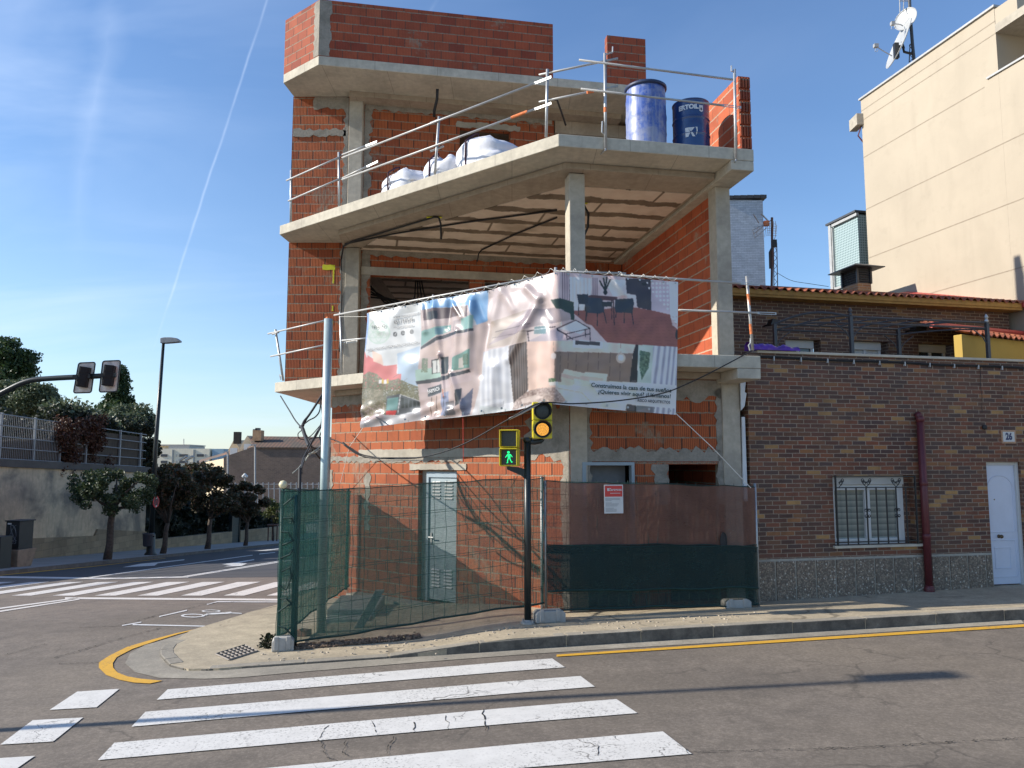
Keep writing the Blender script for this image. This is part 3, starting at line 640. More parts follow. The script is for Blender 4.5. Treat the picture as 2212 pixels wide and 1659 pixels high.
# ================================================================== the unfinished building
RE_ = Vector((2.87, 15.66, 0)); C = Vector((.68, 10.8, 0)); bf = frame(C, E1)
LB = R(50.9); LD = Vector((-math.sin(LB), math.cos(LB), 0)); NL = Vector((math.cos(LB), math.sin(LB), 0))
Wc = Vector((.87, 11.55, 0)); WL = Wc+LD*5.7; lf = frame(WL, -LD)
P3 = Vector((-3.51, 15.80, 0)); w3 = frame(P3, E1)
TIP = C+LD*6.94; f2 = frame(TIP, -LD)
b_root = empty('unfinished_building', Vector((-1, 16, -.1)), 'unfinished three storey corner house of bare orange clay blocks and grey concrete slabs', 'building')
X = lambda fr, x, y: uof(fr, onp(x, y, fr.P, fr.D))
Z = lambda fr, x, y: onp(x, y, fr.P, fr.D).z
# ground floor walls
du0, du1, dz1 = X(lf, 903, 1100), X(lf, 986, 1100), Z(lf, 940, 1016)
wall_mb(lf, 0, 5.70, -.7, 3.44, 0, .2, [(du0, du1, -.23, dz1)]).build('corner_wall', M_HB, b_root)
wf = frame(Wc, E1); uR = 2.78-.324
o1 = (X(wf, 1257, 1010), X(wf, 1370, 1010), -.0, Z(wf, 1310, 998)); o2 = (X(wf, 1445, 1010), min(X(wf, 1563, 1010), uR+.02), .05, Z(wf, 1500, 1003))
wall_mb(wf, .27, uR, -.7, 3.44, .02, .2, [o1, o2]).build('front_wall', M_HB, b_root)
def column(name, fr, u0, u1, v0, v1, z0, z1, m=M_COL):
    mb = MB(); fbox(mb, fr, u0, u1, v0, v1, z0, z1); return mb.build(name, m, b_root, bevel=.012)
column('column', wf, 0.003, .268, -.012, .30, -.6, 3.44); column('column', wf, uR, uR+.30, -.012, .30, -.6, 3.40)
column('column', wf, 0.02, .27, .0, .28, 3.72, 6.62); column('column', wf, uR+.0, uR+.25, .02, .30, 3.72, 6.58)
cu0, cu1 = X(w3, 746, 650), X(w3, 772, 650)
lp = frame((-4.68, 15.74), (1, 0)); lw = P3.x+cu0*E1.x-(-4.68)
column('column', lp, lw, lw+.29, -.03, .28, 3.72, 6.62); column('column', lp, lw+.01, lw+.30, -.03, .28, 6.92, 9.9)
# cantilevered slabs
def xy(*vs): return [tuple(v[:2]) for v in vs]
B = lambda u, v: bf(u, v, 0)
rear_l = Vector((-4.5, 25, 0))
def slab(z1, nm):
    mb = MB(); z0 = z1-.19
    mb.prism(xy(C, B(3.08, 0), B(3.08, 13), rear_l, Vector((-4.67, 15.78, 0)), TIP), z0, z1)
    s = mb.build('balcony_slab', M_CO, b_root, bevel=.01)
    Ci = B(.255, .55); Cj = Ci+LD*5.5
    m2 = MB(); m2.prism(xy(Ci, B(2.70, .55), B(2.70, 12.9), Vector((-3.5, 24.8, 0)), Vector((-3.52, 15.6, 0)), Cj), z0-.10, z0-.002)
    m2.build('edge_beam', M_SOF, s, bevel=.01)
    m3 = MB(); m3.prism(xy(B(2.705, .003), B(3.077, .003), B(3.077, 12.9), B(2.705, 12.9)), z0-.155, z0-.002); m3.build('side_beam', M_CO, s, bevel=.01)
    return s
s1 = slab(3.72, 's1'); s2 = slab(6.92, 's2')
cm = MB(); Ck = B(.50, 1.25); cm.prism(xy(Ck, B(2.62, 1.25), B(2.62, 12.7), Vector((-3.2, 24.6, 0)), Vector((-3.2, 15.85, 0)), Ck+LD*4.7), 6.616, 6.634)
cm.build('joist_ceiling', M_CEIL, b_root)
# first floor: back wall, side walls
lint = Z(w3, 900, 598)
wu1 = 6.15
h1 = (X(w3, 800, 620), X(w3, 1015, 620), 4.75, lint); h2 = (X(w3, 1047, 620), X(w3, 1190, 610), 4.75, lint)
wall_mb(w3, cu0+.30, wu1, 3.72, 6.62, .02, .2, [h1, h2]).build('back_wall', M_HB, b_root)
m = MB(); fbox(m, w3, cu0+.31, X(w3, 1230, 600), -.012, .02, lint+.0, lint+.17); m.build('lintel', M_COL, b_root)
wall_mb(lp, 0, lw+.03, 3.72, 6.73, 0, .2).build('left_wall', M_HB, b_root)
wall_mb(lp, 0.0, lw+.03, 6.92, 9.93, 0, .2).build('left_wall', M_HB, b_root)
sd = frame((-4.68, 15.94), (0, 1))
wall_mb(sd, 0, 9, 3.72, 6.73, -.18, 0).build('side_wall', M_HB, b_root); wall_mb(sd, 0, 9, 6.92, 9.93, -.18, 0).build('side_wall', M_HB, b_root)
sg = frame(WL, (0.02, 1)); wall_mb(sg, .1, 9.5, -.9, 3.44, -.18, 0).build('side_wall', M_HB, b_root)
pf = frame(B(2.90, 0), N1)     # party wall, u = depth
wall_mb(pf, 1.0, 11.5, 3.72, 6.58, -.16, 0.).build('party_wall', M_HBI, b_root)
wall_mb(pf, 1.0, 11.5, -.4, 3.4, -.16, 0.).build('party_wall', M_HBI, b_root)
# rear rooms: unseen back wall cut low so light reaches the ceiling
m = MB(); fbox(m, w3, -.3, 6.1, 5, 5.1, -.5, 4.9); m.build('rear_wall', M_HBI, b_root)
m = MB(); fbox(m, wf, -1.6, uR+.1, 3.0, 3.1, -.5, 3.4); m.build('room_shade_plane', M_DARK, b_root)  # near-black plane painted for the shade behind the front openings
# second floor back wall with door opening, recess to the right
dA = (X(w3, 993, 300), X(w3, 1103, 300), 6.93, Z(w3, 1040, 277))
uE = X(w3, 1197, 250)
wall_mb(w3, cu0+.31, uE, 6.92, 9.93, .02, .2, [dA]).build('upper_back_wall', M_HB, b_root)
rw = frame(w3(uE, .2, 0), N1); wall_mb(rw, 0.0, 3.0, 6.92, 9.93, 0, .18).build('recess_wall', M_HBI, b_root)
wall_mb(w3, cu0+.3, 7.35, 6.92, 9.93, 2.2, 2.38).build('recess_back_wall', M_HBI, b_root)
e0_ = RE_+Vector((.12, .85, 0)); ew = frame(e0_, Vector((1.0, 5.0, 0))); wall_mb(ew, 0, 5.0, 6.92, 9.93, 0, .18).build('side_wall', M_HB, b_root)
cc = X(w3, 1337, 260); column('column', w3, cc, cc+.28, 1.2, 1.5, 6.92, 9.93)
m = MB(); fbox(m, w3, cu0+.4, uE-.1, 2.4, 2.5, 6.93, 9.9); m.build('upper_room_shade_plane', M_DARK, b_root)  # near-black sheet painted in for the dim upper room
# door-head concrete and mortar on the upper wall
m = MB(); m.vprism(w3, jag(dA[0]-.08, dA[1]+.22, dA[3], dA[3]+.12, .02, .06, 5), -.004, .03); m.build('door_head', M_LIN, b_root)
m = MB(); m.vprism(w3, jag(cu0+.33, uE-.05, 9.72, 9.93, .035, .1, 8, 'b'), -.008, .03); m.build('wall_head_mortar', M_MOR, b_root)
m = MB(); m.vprism(w3, jag(cu0+.33, X(w3, 1240, 560), 6.50, 6.62, .03, .1, 9, 'b'), -.008, .03); m.build('wall_head_mortar', M_MOR, b_root)
# roof slab, parapet, stack
R0 = Vector((-3.81, 14.41, 0)); RE = Vector((2.87, 15.66, 0)); RL = R0+LD*1.17
m = MB(); m.prism(xy(R0, RE, RE+Vector((1.15, 6.1, 0)), Vector((-4.5, 22.5, 0)), Vector((-4.67, 15.72, 0)), RL), 9.93, 10.12); m.build('roof_slab', M_CO, b_root, bevel=.01)
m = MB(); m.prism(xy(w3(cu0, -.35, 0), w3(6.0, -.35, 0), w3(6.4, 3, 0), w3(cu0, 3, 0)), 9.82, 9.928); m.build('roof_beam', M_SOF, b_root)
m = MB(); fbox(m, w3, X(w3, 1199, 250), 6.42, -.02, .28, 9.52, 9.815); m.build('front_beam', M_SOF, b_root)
rf = frame(R0, E1); pe = 4.75
wall_mb(rf, .02, pe, 10.12, 11.30, .006, .15).build('parapet', M_HBP, b_root)
rl = frame(RL, -LD); wall_mb(rl, .0, 1.165, 10.12, 11.30, .004, .15).build('parapet', M_HBP, b_root)
rr = frame(rf(pe-.15, .15, 0), N1); wall_mb(rr, 0, 3, 10.12, 11.28, -.15, 0).build('parapet', M_HBP, b_root)
rs = frame(RL+Vector((.0, .1, 0)), (0, 1)); wall_mb(rs, .05, 3, 10.12, 11.28, -.15, 0).build('parapet', M_HBP, b_root)
m = MB(); m.vprism(rf, jag(.0, .22, 10.13, 11.28, .03, .06, 4, 'r'), -.002, .03); m.build('corner_mortar', M_MOR, b_root)
m = MB(); m.vprism(rl, jag(1.165-.16, 1.166, 10.13, 11.28, .03, .06, 14, 'l'), -.004, .03); m.build('corner_mortar', M_MOR, b_root)
cs = X(rf, 1313, 130); wall_mb(rf, cs, X(rf, 1396, 130), 10.12, 11.2, .03, .20).build('roof_stack', M_HBP, b_root)
# low party wall on the terrace
tp = frame(B(2.88, .04), N1); pth = Z(frame(B(2.9, 0), N1), 1592, 162)
wall_mb(tp, 0, 2.6, 6.92, 8.10, -.19, 0).build('terrace_party_wall', M_HBI, b_root)
m = MB()
for k in range(6):
    for j in range(4): fbox(m, bf, 2.888+j*.048, 2.888+j*.048+.03, .012, .05, 6.935+k*.195, 6.935+k*.195+.165)
m.build('block_end_ribs', M_HBP, b_root)
# mortar plates beside the columns and over openings
def plate(fr, u0, u1, z0, z1, seed, sides='lrtb', m_=M_MOR, v=-.006, amp=.035, step=.07, nm='mortar_band'):
    q = MB(); q.vprism(fr, jag(u0, u1, z0, z1, amp, step, seed, sides), v, v+.02); return q.build(nm, m_, b_root)
plate(lp, lw-.10, lw-.0, 3.73, 6.60, 1, 'l', v=-.02); plate(w3, cu0+.315, cu0+.46, 3.75, 6.55, 2, 'r', v=.01, amp=.05); 
plate(lp, lw-.09, lw-.0, 6.93, 9.9, 3, 'l', v=-.02); plate(w3, cu0+.32, cu0+.45, 6.95, 9.8, 4, 'r', v=.01, amp=.05)
plate(lp, .02, lw-.05, 9.05, 9.20, 5, 'tb', v=-.02, amp=.03); plate(lp, .45, lw-.02, 9.66, 9.92, 6, 'lb', v=-.012, amp=.04)
plate(wf, .27, .33, 1.0, 3.3, 7, 'r', v=.010); plate(wf, uR-.10, uR, 1.5, 3.3, 8, 'l', v=.008, amp=.03)
plate(wf, .3, uR-.02, o1[3]+.01, o1[3]+.20, 9, 't', v=.008, amp=.06); plate(wf, .3, uR, 3.12, 3.42, 10, 'b', v=.008, amp=.06)
plate(wf, o1[1]+.3, o2[0], 1.5, o2[3], 11, 'lr', v=.012, amp=.05)
plate(lf, 4.9, 5.69, 2.2, 3.0, 12, 'ltb', v=-.006, amp=.08); plate(lf, 5.55, 5.69, -.1, 3.2, 13, 'l', v=-.008, amp=.04)
# sill band and door lintel on the corner wall
za, zb = Z(lf, 900, 985), Z(lf, 900, 970)
plate(lf, X(lf, 776, 980), X(lf, 1090, 975), za-.02, zb, 21, 't', M_LIN, v=-.02, amp=.008, nm='sill_band'); plate(lf, X(lf, 715, 990), X(lf, 1000, 990), za-.10, za-.01, 22, 'tb', v=-.008, amp=.03)
plate(lf, X(lf, 886, 1010), X(lf, 1008, 1008), Z(lf, 940, 1015), Z(lf, 940, 1002), 23, 'lrtb', M_LIN, v=-.018, amp=.008, nm='door_lintel')
plate(lf, X(lf, 790, 1000), X(lf, 790, 1000)+.12, .9, 1.95, 24, 'lr', v=-.008, amp=.05)
plate(lf, .0, 5.6, 3.24, 3.43, 25, 'b', v=-.01, amp=.03); plate(lf, 0, .08, -.2, 2.0, 26, 'r', v=-.01, amp=.03)
m = MB(); fbox(m, lf, .9, 4.6, -.28, -.001, -.9, -.235); m.build('foundation_strip', M_PAVE if False else M_LIN, b_root)
# grey steel door with louvres
dl0 = du0+.13
dr_ = MB(); fbox(dr_, lf, dl0+.05, du1-.01, .10, .15, -.19, dz1-.12); door = dr_.build('door', M_GDOOR, b_root, bevel=.004); door['label'] = 'pale grey steel door with louvred slots'
m = MB(); fbox(m, lf, dl0, dl0+.05, .07, .17, -.22, dz1-.03); fbox(m, lf, dl0+.05, du1-.004, .07, .17, dz1-.12, dz1-.03); m.build('frame', M_GFRAME, door)
m = MB(); fbox(m, lf, du0+.002, dl0, .10, .2, -.22, dz1); fbox(m, lf, dl0, du1, .08, .2, dz1-.03, dz1-.002); m.build('reveal_filling', M_COL, door)
for zc in (dz1-.50, .02):
    for uu in (.22, .62):
        m = MB(); u_ = dl0+.05+(du1-dl0-.06)*uu-.08
        for k in range(6): m.add([lf(u_, .098, zc+k*.055), lf(u_+.19, .098, zc+k*.055), lf(u_+.19, .078, zc+k*.055+.012), lf(u_, .078, zc+k*.055+.012), lf(u_, .098, zc+k*.055+.035), lf(u_+.19, .098, zc+k*.055+.035)], [(0, 1, 2, 3), (3, 2, 5, 4)])
        m.build('louvre', M_PVC, door)
m = MB(); m.tube([lf(dl0+.11, .10, .86), lf(dl0+.11, .03, .86), lf(dl0+.22, .03, .86)], .011); fbox(m, lf, dl0+.09, dl0+.13, .085, .10, .74, .93); m.build('handle', M_STEEL, door)
# window frame in the front opening and boards
m = MB(); u0, u1, zt = o1[0], o1[1], o1[3]
fbox(m, wf, u0+.002, u0+.06, -.02, .1, .4, zt-.002); fbox(m, wf, u1-.05, u1-.002, -.02, .1, .4, zt-.002); fbox(m, wf, u0+.06, u1-.05, -.02, .1, zt-.05, zt-.002)
wfm = m.build('window_frame', M_GFRAME, b_root); m = MB(); fbox(m, wf, u0+.05, u1-.05, .28, .3, -.3, zt); m.build('board', plain('dull_grey_board', (.20, .21, .22), .7), wfm)
# cables under the ceiling
def cab(pts, r=.014, m_=M_BLACK, nm='conduit', par=b_root):
    q = MB(); q.tube(pts, r, 6); return q.build(nm, m_, par, smooth=True)
cz = 6.60
cab([at(737, 560, 15.6), at(738, 620, 15.7), at(737, 670, 15.72), at(733, 760, 15.7)], .012)
cab([at(737, 560, 15.6), at(742, 532, 15.4)]+[onz(x, y, cz) for x, y in [(760, 522), (850, 495), (938, 469), (945, 469)]]+[onz(948, 471, cz-.03), at(952, 483, onz(948, 471, cz).y), at(953, 517, onz(948, 471, cz).y)], .018)
cab([onz(x, y, cz-.01) for x, y in [(745, 527), (850, 505), (1000, 481), (1203, 454)]], .018)
cab([onz(x, y, cz-.01) for x, y in [(1203, 470), (1120, 503), (1040, 540)]]+[at(1034, 548, 15.7), at(1031, 565, 15.72)], .016)
cab([onz(1250, 441, cz), onz(1262, 445, cz-.02), at(1271, 462, 12.9), at(1270, 490, 12.9), at(1258, 518, 12.9)], .022)
cab([at(945, 192, 15.2), at(944, 215, 15.3), at(938, 240, 15.5), at(938, 252, 15.6)], .03)
for k in range(5):
    rr_ = random.Random(k); cab([at(801, 618+k*6, 17), at(830+k*6, 650+rr_.uniform(-5, 5), 17.3), at(880+k*8, 672, 17.5), at(930, 668-k*3, 17.5), at(1010, 652-k*4, 17.6)], .02)
for k in range(4): cab([at(898+k*4, 606, 17.2), at(896+k*7, 640, 17.3), at(880+k*12, 690, 17.4)], .018)
cab([at(1198, 215, 14), at(1203, 215, 14), at(1212, 240, 14.5), at(1222, 270, 15)], .02)
M_YMK = plain('yellow_spray_mark', (.62, .62, .03), .8)
for x0, x1, y0, y1, fr, v in [(697, 724, 572, 583, lp, -.004), (719, 722, 583, 612, lp, -.004), (717, 720, 660, 672, lp, -.004), (716, 719, 690, 702, lp, -.004)]:
    m = MB(); m.vprism(fr, jag(X(fr, x0, y0), X(fr, x1, y0), Z(fr, x0, y1), Z(fr, x0, y0), .006, .03, int(x0)), v, v+.01); m.build('spray_mark', M_YMK, b_root)
for x, y in [(938, 471), (1252, 441)]:
    q = onz(x, y, 6.60); m = MB(); m.box((q.x, q.y, 6.612), .28, .07, .006); m.build('spray_mark', M_YMK, b_root)
# ================================================================== guard rails
def P2(x, y, off=.06): return onp(x, y, TIP+NL*off, LD)
def P1_(x, y, off=.06): return onp(x, y, C+N1*off, E1)
def guardrail(nm, label, posts, rails, hooks=(), marks=()):
    root = empty(nm, posts[0][0], label, 'guardrail', 'guard rails round the balconies')
    for a, b in posts:
        m = MB(); m.tube([a, b], .022, 10); q = m.build('post', M_STEEL, root, smooth=True)
    for a, b, flat in rails:
        m = MB(); d = (b-a).normalized(); m.tube([a, b], .017, 8); up = Vector((0, 0, 1)); sd_ = d.cross(up).normalized()
        rl_ = m.build('rail', M_STEELW, root, smooth=True)
        if flat:   # flattened slotted end
            m = MB()
            for s_ in (-1, 1): m.box(b+d*.15+up*(s_*.014), .30, .006, .010, d, sd_)
            m.box(b+d*.30, .02, .008, .038, d, sd_); m.box(b+d*.01, .05, .01, .036, d, sd_); m.build('slotted_end', M_STEEL, rl_)
    for pts_ in hooks:
        m = MB(); m.tube(pts_, .012, 6); m.build('hook', M_STEEL, root)
    for a, b in marks:
        m = MB(); m.tube([a, b], .0235, 8); m.build('paint_mark', M_RUST, root)
    return root
up_posts = [(P2(628, 480), P2(629, 368)), (P2(732.6, 446), P2(732, 329)), (P2(939.3, 377), P2(948.6, 252)), (P2(1179.7, 296), P2(1182.6, 150)), (P1_(1308, 320, -.03), P1_(1306.7, 115, -.03)), (P1_(1589.5, 343, -.03), P1_(1586.7, 150, -.03))]
guardrail('guardrail', 'galvanised tube guard rail along the upper terrace edge in front of the blue drums', up_posts,
    [(P2(619, 390, .03), P2(732, 340, .03), 0), (P2(739, 341, .03), P2(1155, 180, .03), 1), (P2(735, 336, .10), P2(790, 315, .10), 1), (P2(623, 434, .03), P2(732, 387, .03), 0), (P2(739, 388, .03), P2(1155, 236, .03), 1), (P2(735, 387, .10), P2(792, 360, .10), 1),
     (P2(1164, 162, -.0), P1_(1335, 126, -.06), 0), (P2(1164, 220.6, .0), P1_(1335, 186, -.06), 0), (P1_(1251, 129.5, -.06), P1_(1583, 172, -.06), 0), (P1_(1255, 192, -.06), P1_(1560, 227.5, -.06), 1), (P2(930, 266, .10), P2(958, 255, .10), 0), (P2(930, 327, .10), P2(958, 316, .10), 0)],
    [[P1_(1308, 320, -.03), P1_(1308, 324, -.05), P1_(1298, 333, .12)], [P1_(1589.5, 343, -.03), P1_(1589, 347, -.05), P1_(1583, 356, .12)], [P1_(1306.7, 118, -.03), P1_(1323, 113, -.03), P1_(1323.5, 101, -.03)], [P1_(1586, 154, -.03), P1_(1580, 154, -.03), P1_(1580, 142, -.03)], [P1_(1308, 291, -.03), P1_(1300, 286, -.03), P1_(1301, 262, -.03)]],
    [(P1_(1268, 199.7, -.02), P1_(1282, 197, -.02)), (P2(1105, 254, .03), P2(1140, 240.5, .03)), (P1_(1307.3, 232, -.03), P1_(1307.4, 243, -.03))])
lo_posts = [(P2(611.8, 822), P2(595, 712)), (P2(738.7, 808), P2(735, 674)), (P2(938, 770), P2(936, 637)), (P2(1203, 752), P2(1200.5, 578)), (P1_(1336, 752, .05), P1_(1338, 587, .05)), (P1_(1626, 757, .04), P1_(1613, 596.5, .04))]
guardrail('guardrail', 'galvanised tube guard rail along the lower balcony edge carrying the printed banner', lo_posts,
    [(P2(579, 721, .03), P2(712, 690, .03), 0), (P2(722, 681, .03), P2(1206, 591, .03), 0), (P2(584.6, 770, .03), P2(710, 743.5, .03), 0), (P2(739, 735.5, .03), P2(800, 730, .03), 0), (P2(736, 742, .1), P2(748, 740, .1), 1),
     (P2(1196, 586, .03), P1_(1352, 591, .02), 0), (P1_(1340, 594, .02), P1_(1600, 612, .02), 1), (P1_(1466, 669.8, .02), P1_(1636, 676, .02), 1), (P2(588, 722, .0), P2(602, 718, .0), 0)],
    [[P2(611.8, 822), P2(608, 812), P2(604, 809), P2(606, 820)], [P1_(1620, 757, .04), P1_(1617, 746, .04), P1_(1621, 741, .04), P1_(1621, 731, .04)]],
    [(P1_(1616, 635, .04), P1_(1618.5, 660, .04)), (P1_(1621, 700, .04), P1_(1623, 722, .04)), (P2(706, 687, .0), P2(709, 686.5, .0))])

# ================================================================== the banner
BT = [(0., (130, 212)), (.19, (500, 138)), (.40, (900, 68)), (.60, (1340, -52)), (.80, (1730, -22)), (1., (2115, 12))]
BBm = [(0., (90, 945)), (.10, (280, 925)), (.19, (470, 895)), (.30, (680, 880)), (.40, (860, 858)), (.52, (1100, 826)), (.60, (1270, 788)), (.80, (1680, 826)), (1., (2100, 860))]
def lerp_tab(T, s):
    for i in range(1, len(T)):
        if s <= T[i][0] or i == len(T)-1:
            k = (s-T[i-1][0])/(T[i][0]-T[i-1][0]); a, b = T[i-1][1], T[i][1]
            return (a[0]+(b[0]-a[0])*k, a[1]+(b[1]-a[1])*k)
def bpx(s, t):
    a, b = lerp_tab(BT, s), lerp_tab(BBm, s); return (a[0]+(b[0]-a[0])*t, a[1]+(b[1]-a[1])*t)
creases = [((1245, 115), (1035, 510), 26, .030), ((1150, 50), (1250, 150), 24, .03), ((1255, 150), (1365, 340), 40, -.035), ((560, 125), (600, 480), 20, .035), ((600, 480), (630, 740), 14, .03), ((660, 120), (650, 300), 18, -.03), ((660, 120), (740, 240), 16, .025),
           ((815, 90), (790, 560), 22, .035), ((815, 90), (880, 260), 22, -.025), ((720, 330), (700, 560), 24, .02), ((480, 160), (505, 330), 18, .03), ((150, 210), (215, 330), 22, .02), ((330, 180), (270, 330), 26, .018), ((980, 50), (930, 260), 30, .025),
           ((980, 50), (1060, 190), 26, .02), ((900, 280), (860, 600), 26, -.02), ((420, 540), (300, 760), 50, .02), ((680, 600), (760, 850), 22, .03), ((950, 560), (930, 800), 30, .02), ((1480, -40), (1520, 160), 30, .015), ((1700, -20), (1760, 90), 24, .03), ((1130, 300), (1160, 700), 40, .02), ((130, 215), (110, 900), 16, -.015)]
def crease_h(x, y):
    h = 0.
    for (a, b, w, am) in creases:
        dx, dy = b[0]-a[0], b[1]-a[1]; L2 = dx*dx+dy*dy; k = ((x-a[0])*dx+(y-a[1])*dy)/L2; kk = np.clip(k, 0, 1)
        d2 = (x-a[0]-kk*dx)**2+(y-a[1]-kk*dy)**2
        h = h+am*np.exp(-d2/(w*w))*(1-.5*kk)
    h = h+.018*np.sin(x/95.+.4*np.sin(y/130.))*np.exp(-((x-700)/520.)**2)+.012*np.sin(x/41.+y/200.)*np.exp(-((x-650)/350.)**2)
    bot = np.clip((y-(760))/100., 0, 1)*(x < 1000)
    h = h+bot*(.012*np.sin(x/31.+y/17.)+.008*np.sin(x/19.-y/29.+2))*(1+.6*np.sin(x/77.))
    return h
F2o = lambda X_, Y_: P2(X_, Y_, -.06); F1o = lambda X_, Y_: P1_(X_, Y_, -.05)
def bsurf(s, t, h=0.):
    x, y = bpx(s, t); X_, Y_ = 748.8+.3385*x, 604.8+.3385*y
    p2_, p1_ = F2o(X_, Y_), F1o(X_, Y_)
    k = sm(s, .565, .635); p = p2_.lerp(p1_, k); n = (-NL).lerp(-N1, k)
    return p+n*(h+.02*math.sin(math.pi*min(1, t)))
def inv_px(x, y):
    s = .5; t = .5
    for _ in range(14):
        a, b = lerp_tab(BT, s), lerp_tab(BBm, s); t = (y-a[1])/(b[1]-a[1]); xx = a[0]+(b[0]-a[0])*t
        s = min(1, max(0, s+(x-xx)/2010.))
    return s, t
NS, NTt = 620, 250
def srgb(c): return tuple(((v/255.)/12.92 if v/255. <= .04045 else ((v/255.+.055)/1.055)**2.4) for v in c)
Sg, Tg = np.meshgrid(np.linspace(0, 1, NS), np.linspace(0, 1, NTt))
ts = [p[0] for p in BT]; tb = [p[0] for p in BBm]
ax_, ay_ = np.interp(Sg, ts, [p[1][0] for p in BT]), np.interp(Sg, ts, [p[1][1] for p in BT])
bx_, by_ = np.interp(Sg, tb, [p[1][0] for p in BBm]), np.interp(Sg, tb, [p[1][1] for p in BBm])
PXg, PYg = ax_+(bx_-ax_)*Tg, ay_+(by_-ay_)*Tg
art = np.empty(PXg.shape+(3,)); art[:] = (205, 203, 206)
def inpoly(poly):
    x, y = PXg, PYg; r = np.zeros(x.shape, bool); n = len(poly)
    for i in range(n):
        (x0, y0), (x1, y1) = poly[i], poly[(i+1) % n]
        if y0 == y1: continue
        c = ((y0 > y) != (y1 > y)) & (x < (x1-x0)*(y-y0)/(y1-y0)+x0); r ^= c
    return r
def fill(poly, c, a=1.): k = inpoly(poly); art[k] = art[k]*(1-a)+np.array(c)*a
def line(p, q, w, c, a=1.):
    dx, dy = q[0]-p[0], q[1]-p[1]; L2 = dx*dx+dy*dy+1e-6; k = np.clip(((PXg-p[0])*dx+(PYg-p[1])*dy)/L2, 0, 1)
    m = (PXg-p[0]-k*dx)**2+(PYg-p[1]-k*dy)**2 < (w/2)**2; art[m] = art[m]*(1-a)+np.array(c)*a
def disc(cx, cy, rx, ry, c, a=1.): m = ((PXg-cx)/rx)**2+((PYg-cy)/ry)**2 < 1; art[m] = art[m]*(1-a)+np.array(c)*a
def stripes(poly, c1, c2, per, ph_=0, sl=0.):
    k = inpoly(poly); f = (.5+.5*np.sin((PXg+sl*PYg)*2*np.pi/per+ph_+1.2*np.sin(PXg/37.)))[k][:, None]; art[k] = np.array(c1)*(1-f)+np.array(c2)*f
rs_ = np.random.RandomState(5)
def speck(poly, c1, c2, amt=.5, seed=0):
    k = inpoly(poly); r = np.random.RandomState(seed).rand(NTt//3+2, NS//3+2); r = np.kron(r, np.ones((3, 3)))[:NTt, :NS]*.6+np.random.RandomState(seed+1).rand(NTt, NS)*.4
    k = k & (r > 1-amt-.25); f = r[k][:, None]; art[k] = np.array(c1)*(1-f)+np.array(c2)*f
# left panel
fill([(120, 205), (490, 135), (455, 600), (350, 640), (90, 640)], (206, 208, 208)); fill([(325, 470), (470, 420), (455, 700), (340, 700)], (172, 190, 208)); fill([(128, 212), (150, 215), (118, 470), (105, 440)], (140, 170, 215))
fill([(104, 430), (135, 500), (140, 480), (205, 520), (245, 550), (325, 540), (326, 600), (356, 600), (350, 700), (88, 700)], (205, 112, 108)); fill([(170, 450), (232, 480), (245, 545), (180, 520)], (222, 190, 172))
speck([(85, 620), (150, 585), (200, 600), (255, 650), (340, 630), (400, 660), (480, 690), (485, 770), (260, 860), (85, 860)], (88, 88, 66), (150, 146, 120), .55, 3)
fill([(90, 800), (240, 800), (240, 900), (88, 930)], (196, 178, 178)); speck([(90, 700), (240, 700), (250, 850), (88, 880)], (105, 100, 78), (170, 160, 140), .4, 9)
fill([(262, 745), (345, 728), (478, 775), (470, 828), (325, 862), (250, 858)], (92, 96, 100)); fill([(268, 758), (338, 745), (322, 832), (254, 834)], (112, 152, 150)); fill([(252, 836), (322, 832), (306, 862), (252, 860)], (214, 74, 74)); line((348, 732), (325, 850), 5, (215, 215, 215)); line((350, 732), (476, 776), 4, (205, 205, 205))
for k in range(5): fill([(352+k*24, 752+k*6), (370+k*24, 757+k*6), (368+k*24, 815-k*1), (350+k*24, 820-k*2)], (60, 66, 66))
line((205, 658), (285, 640), 3, (120, 120, 110)); 
for x in (215, 245): fill([(x, 640), (x+18, 636), (x+18, 662), (x, 664)], (225, 218, 218)); fill([(x+20, 634), (x+30, 632), (x+30, 662), (x+20, 662)], (210, 175, 70))
line((300, 625), (345, 598), 2, (130, 110, 105)); line((360, 660), (395, 628), 2, (140, 130, 125))
fill([(88, 905), (480, 842), (495, 900), (88, 950)], (176, 172, 174)); line((330, 850), (480, 800), 10, (90, 92, 100), .5)
# apartment picture
fill([(488, 130), (905, 60), (900, 260), (850, 320), (800, 175), (480, 200)], (118, 165, 210)); fill([(480, 195), (520, 185), (795, 162), (825, 300), (872, 420), (850, 700), (800, 860), (470, 900), (455, 650), (478, 420)], (192, 172, 168))
fill([(818, 300), (905, 250), (880, 460), (850, 700), (835, 500)], (200, 178, 170)); fill([(500, 188), (785, 165), (790, 235), (500, 262)], (108, 92, 92)); fill([(520, 205), (590, 198), (590, 250), (515, 255)], (60, 62, 66))
fill([(480, 262), (600, 250), (760, 225), (780, 250), (480, 300)], (198, 180, 176)); fill([(478, 330), (560, 305), (670, 285), (672, 325), (560, 365), (476, 425)], (128, 165, 160)); fill([(580, 310), (625, 300), (620, 345), (578, 350)], (95, 135, 150)); fill([(745, 250), (825, 225), (820, 318), (742, 322)], (132, 172, 165)); fill([(690, 260), (742, 252), (740, 320), (688, 326)], (165, 150, 150))
fill([(474, 428), (560, 372), (670, 338), (825, 312), (825, 328), (680, 356), (572, 392), (474, 445)], (62, 62, 68)); fill([(470, 450), (680, 372), (828, 345), (840, 440), (660, 480), (468, 500)], (198, 176, 168))
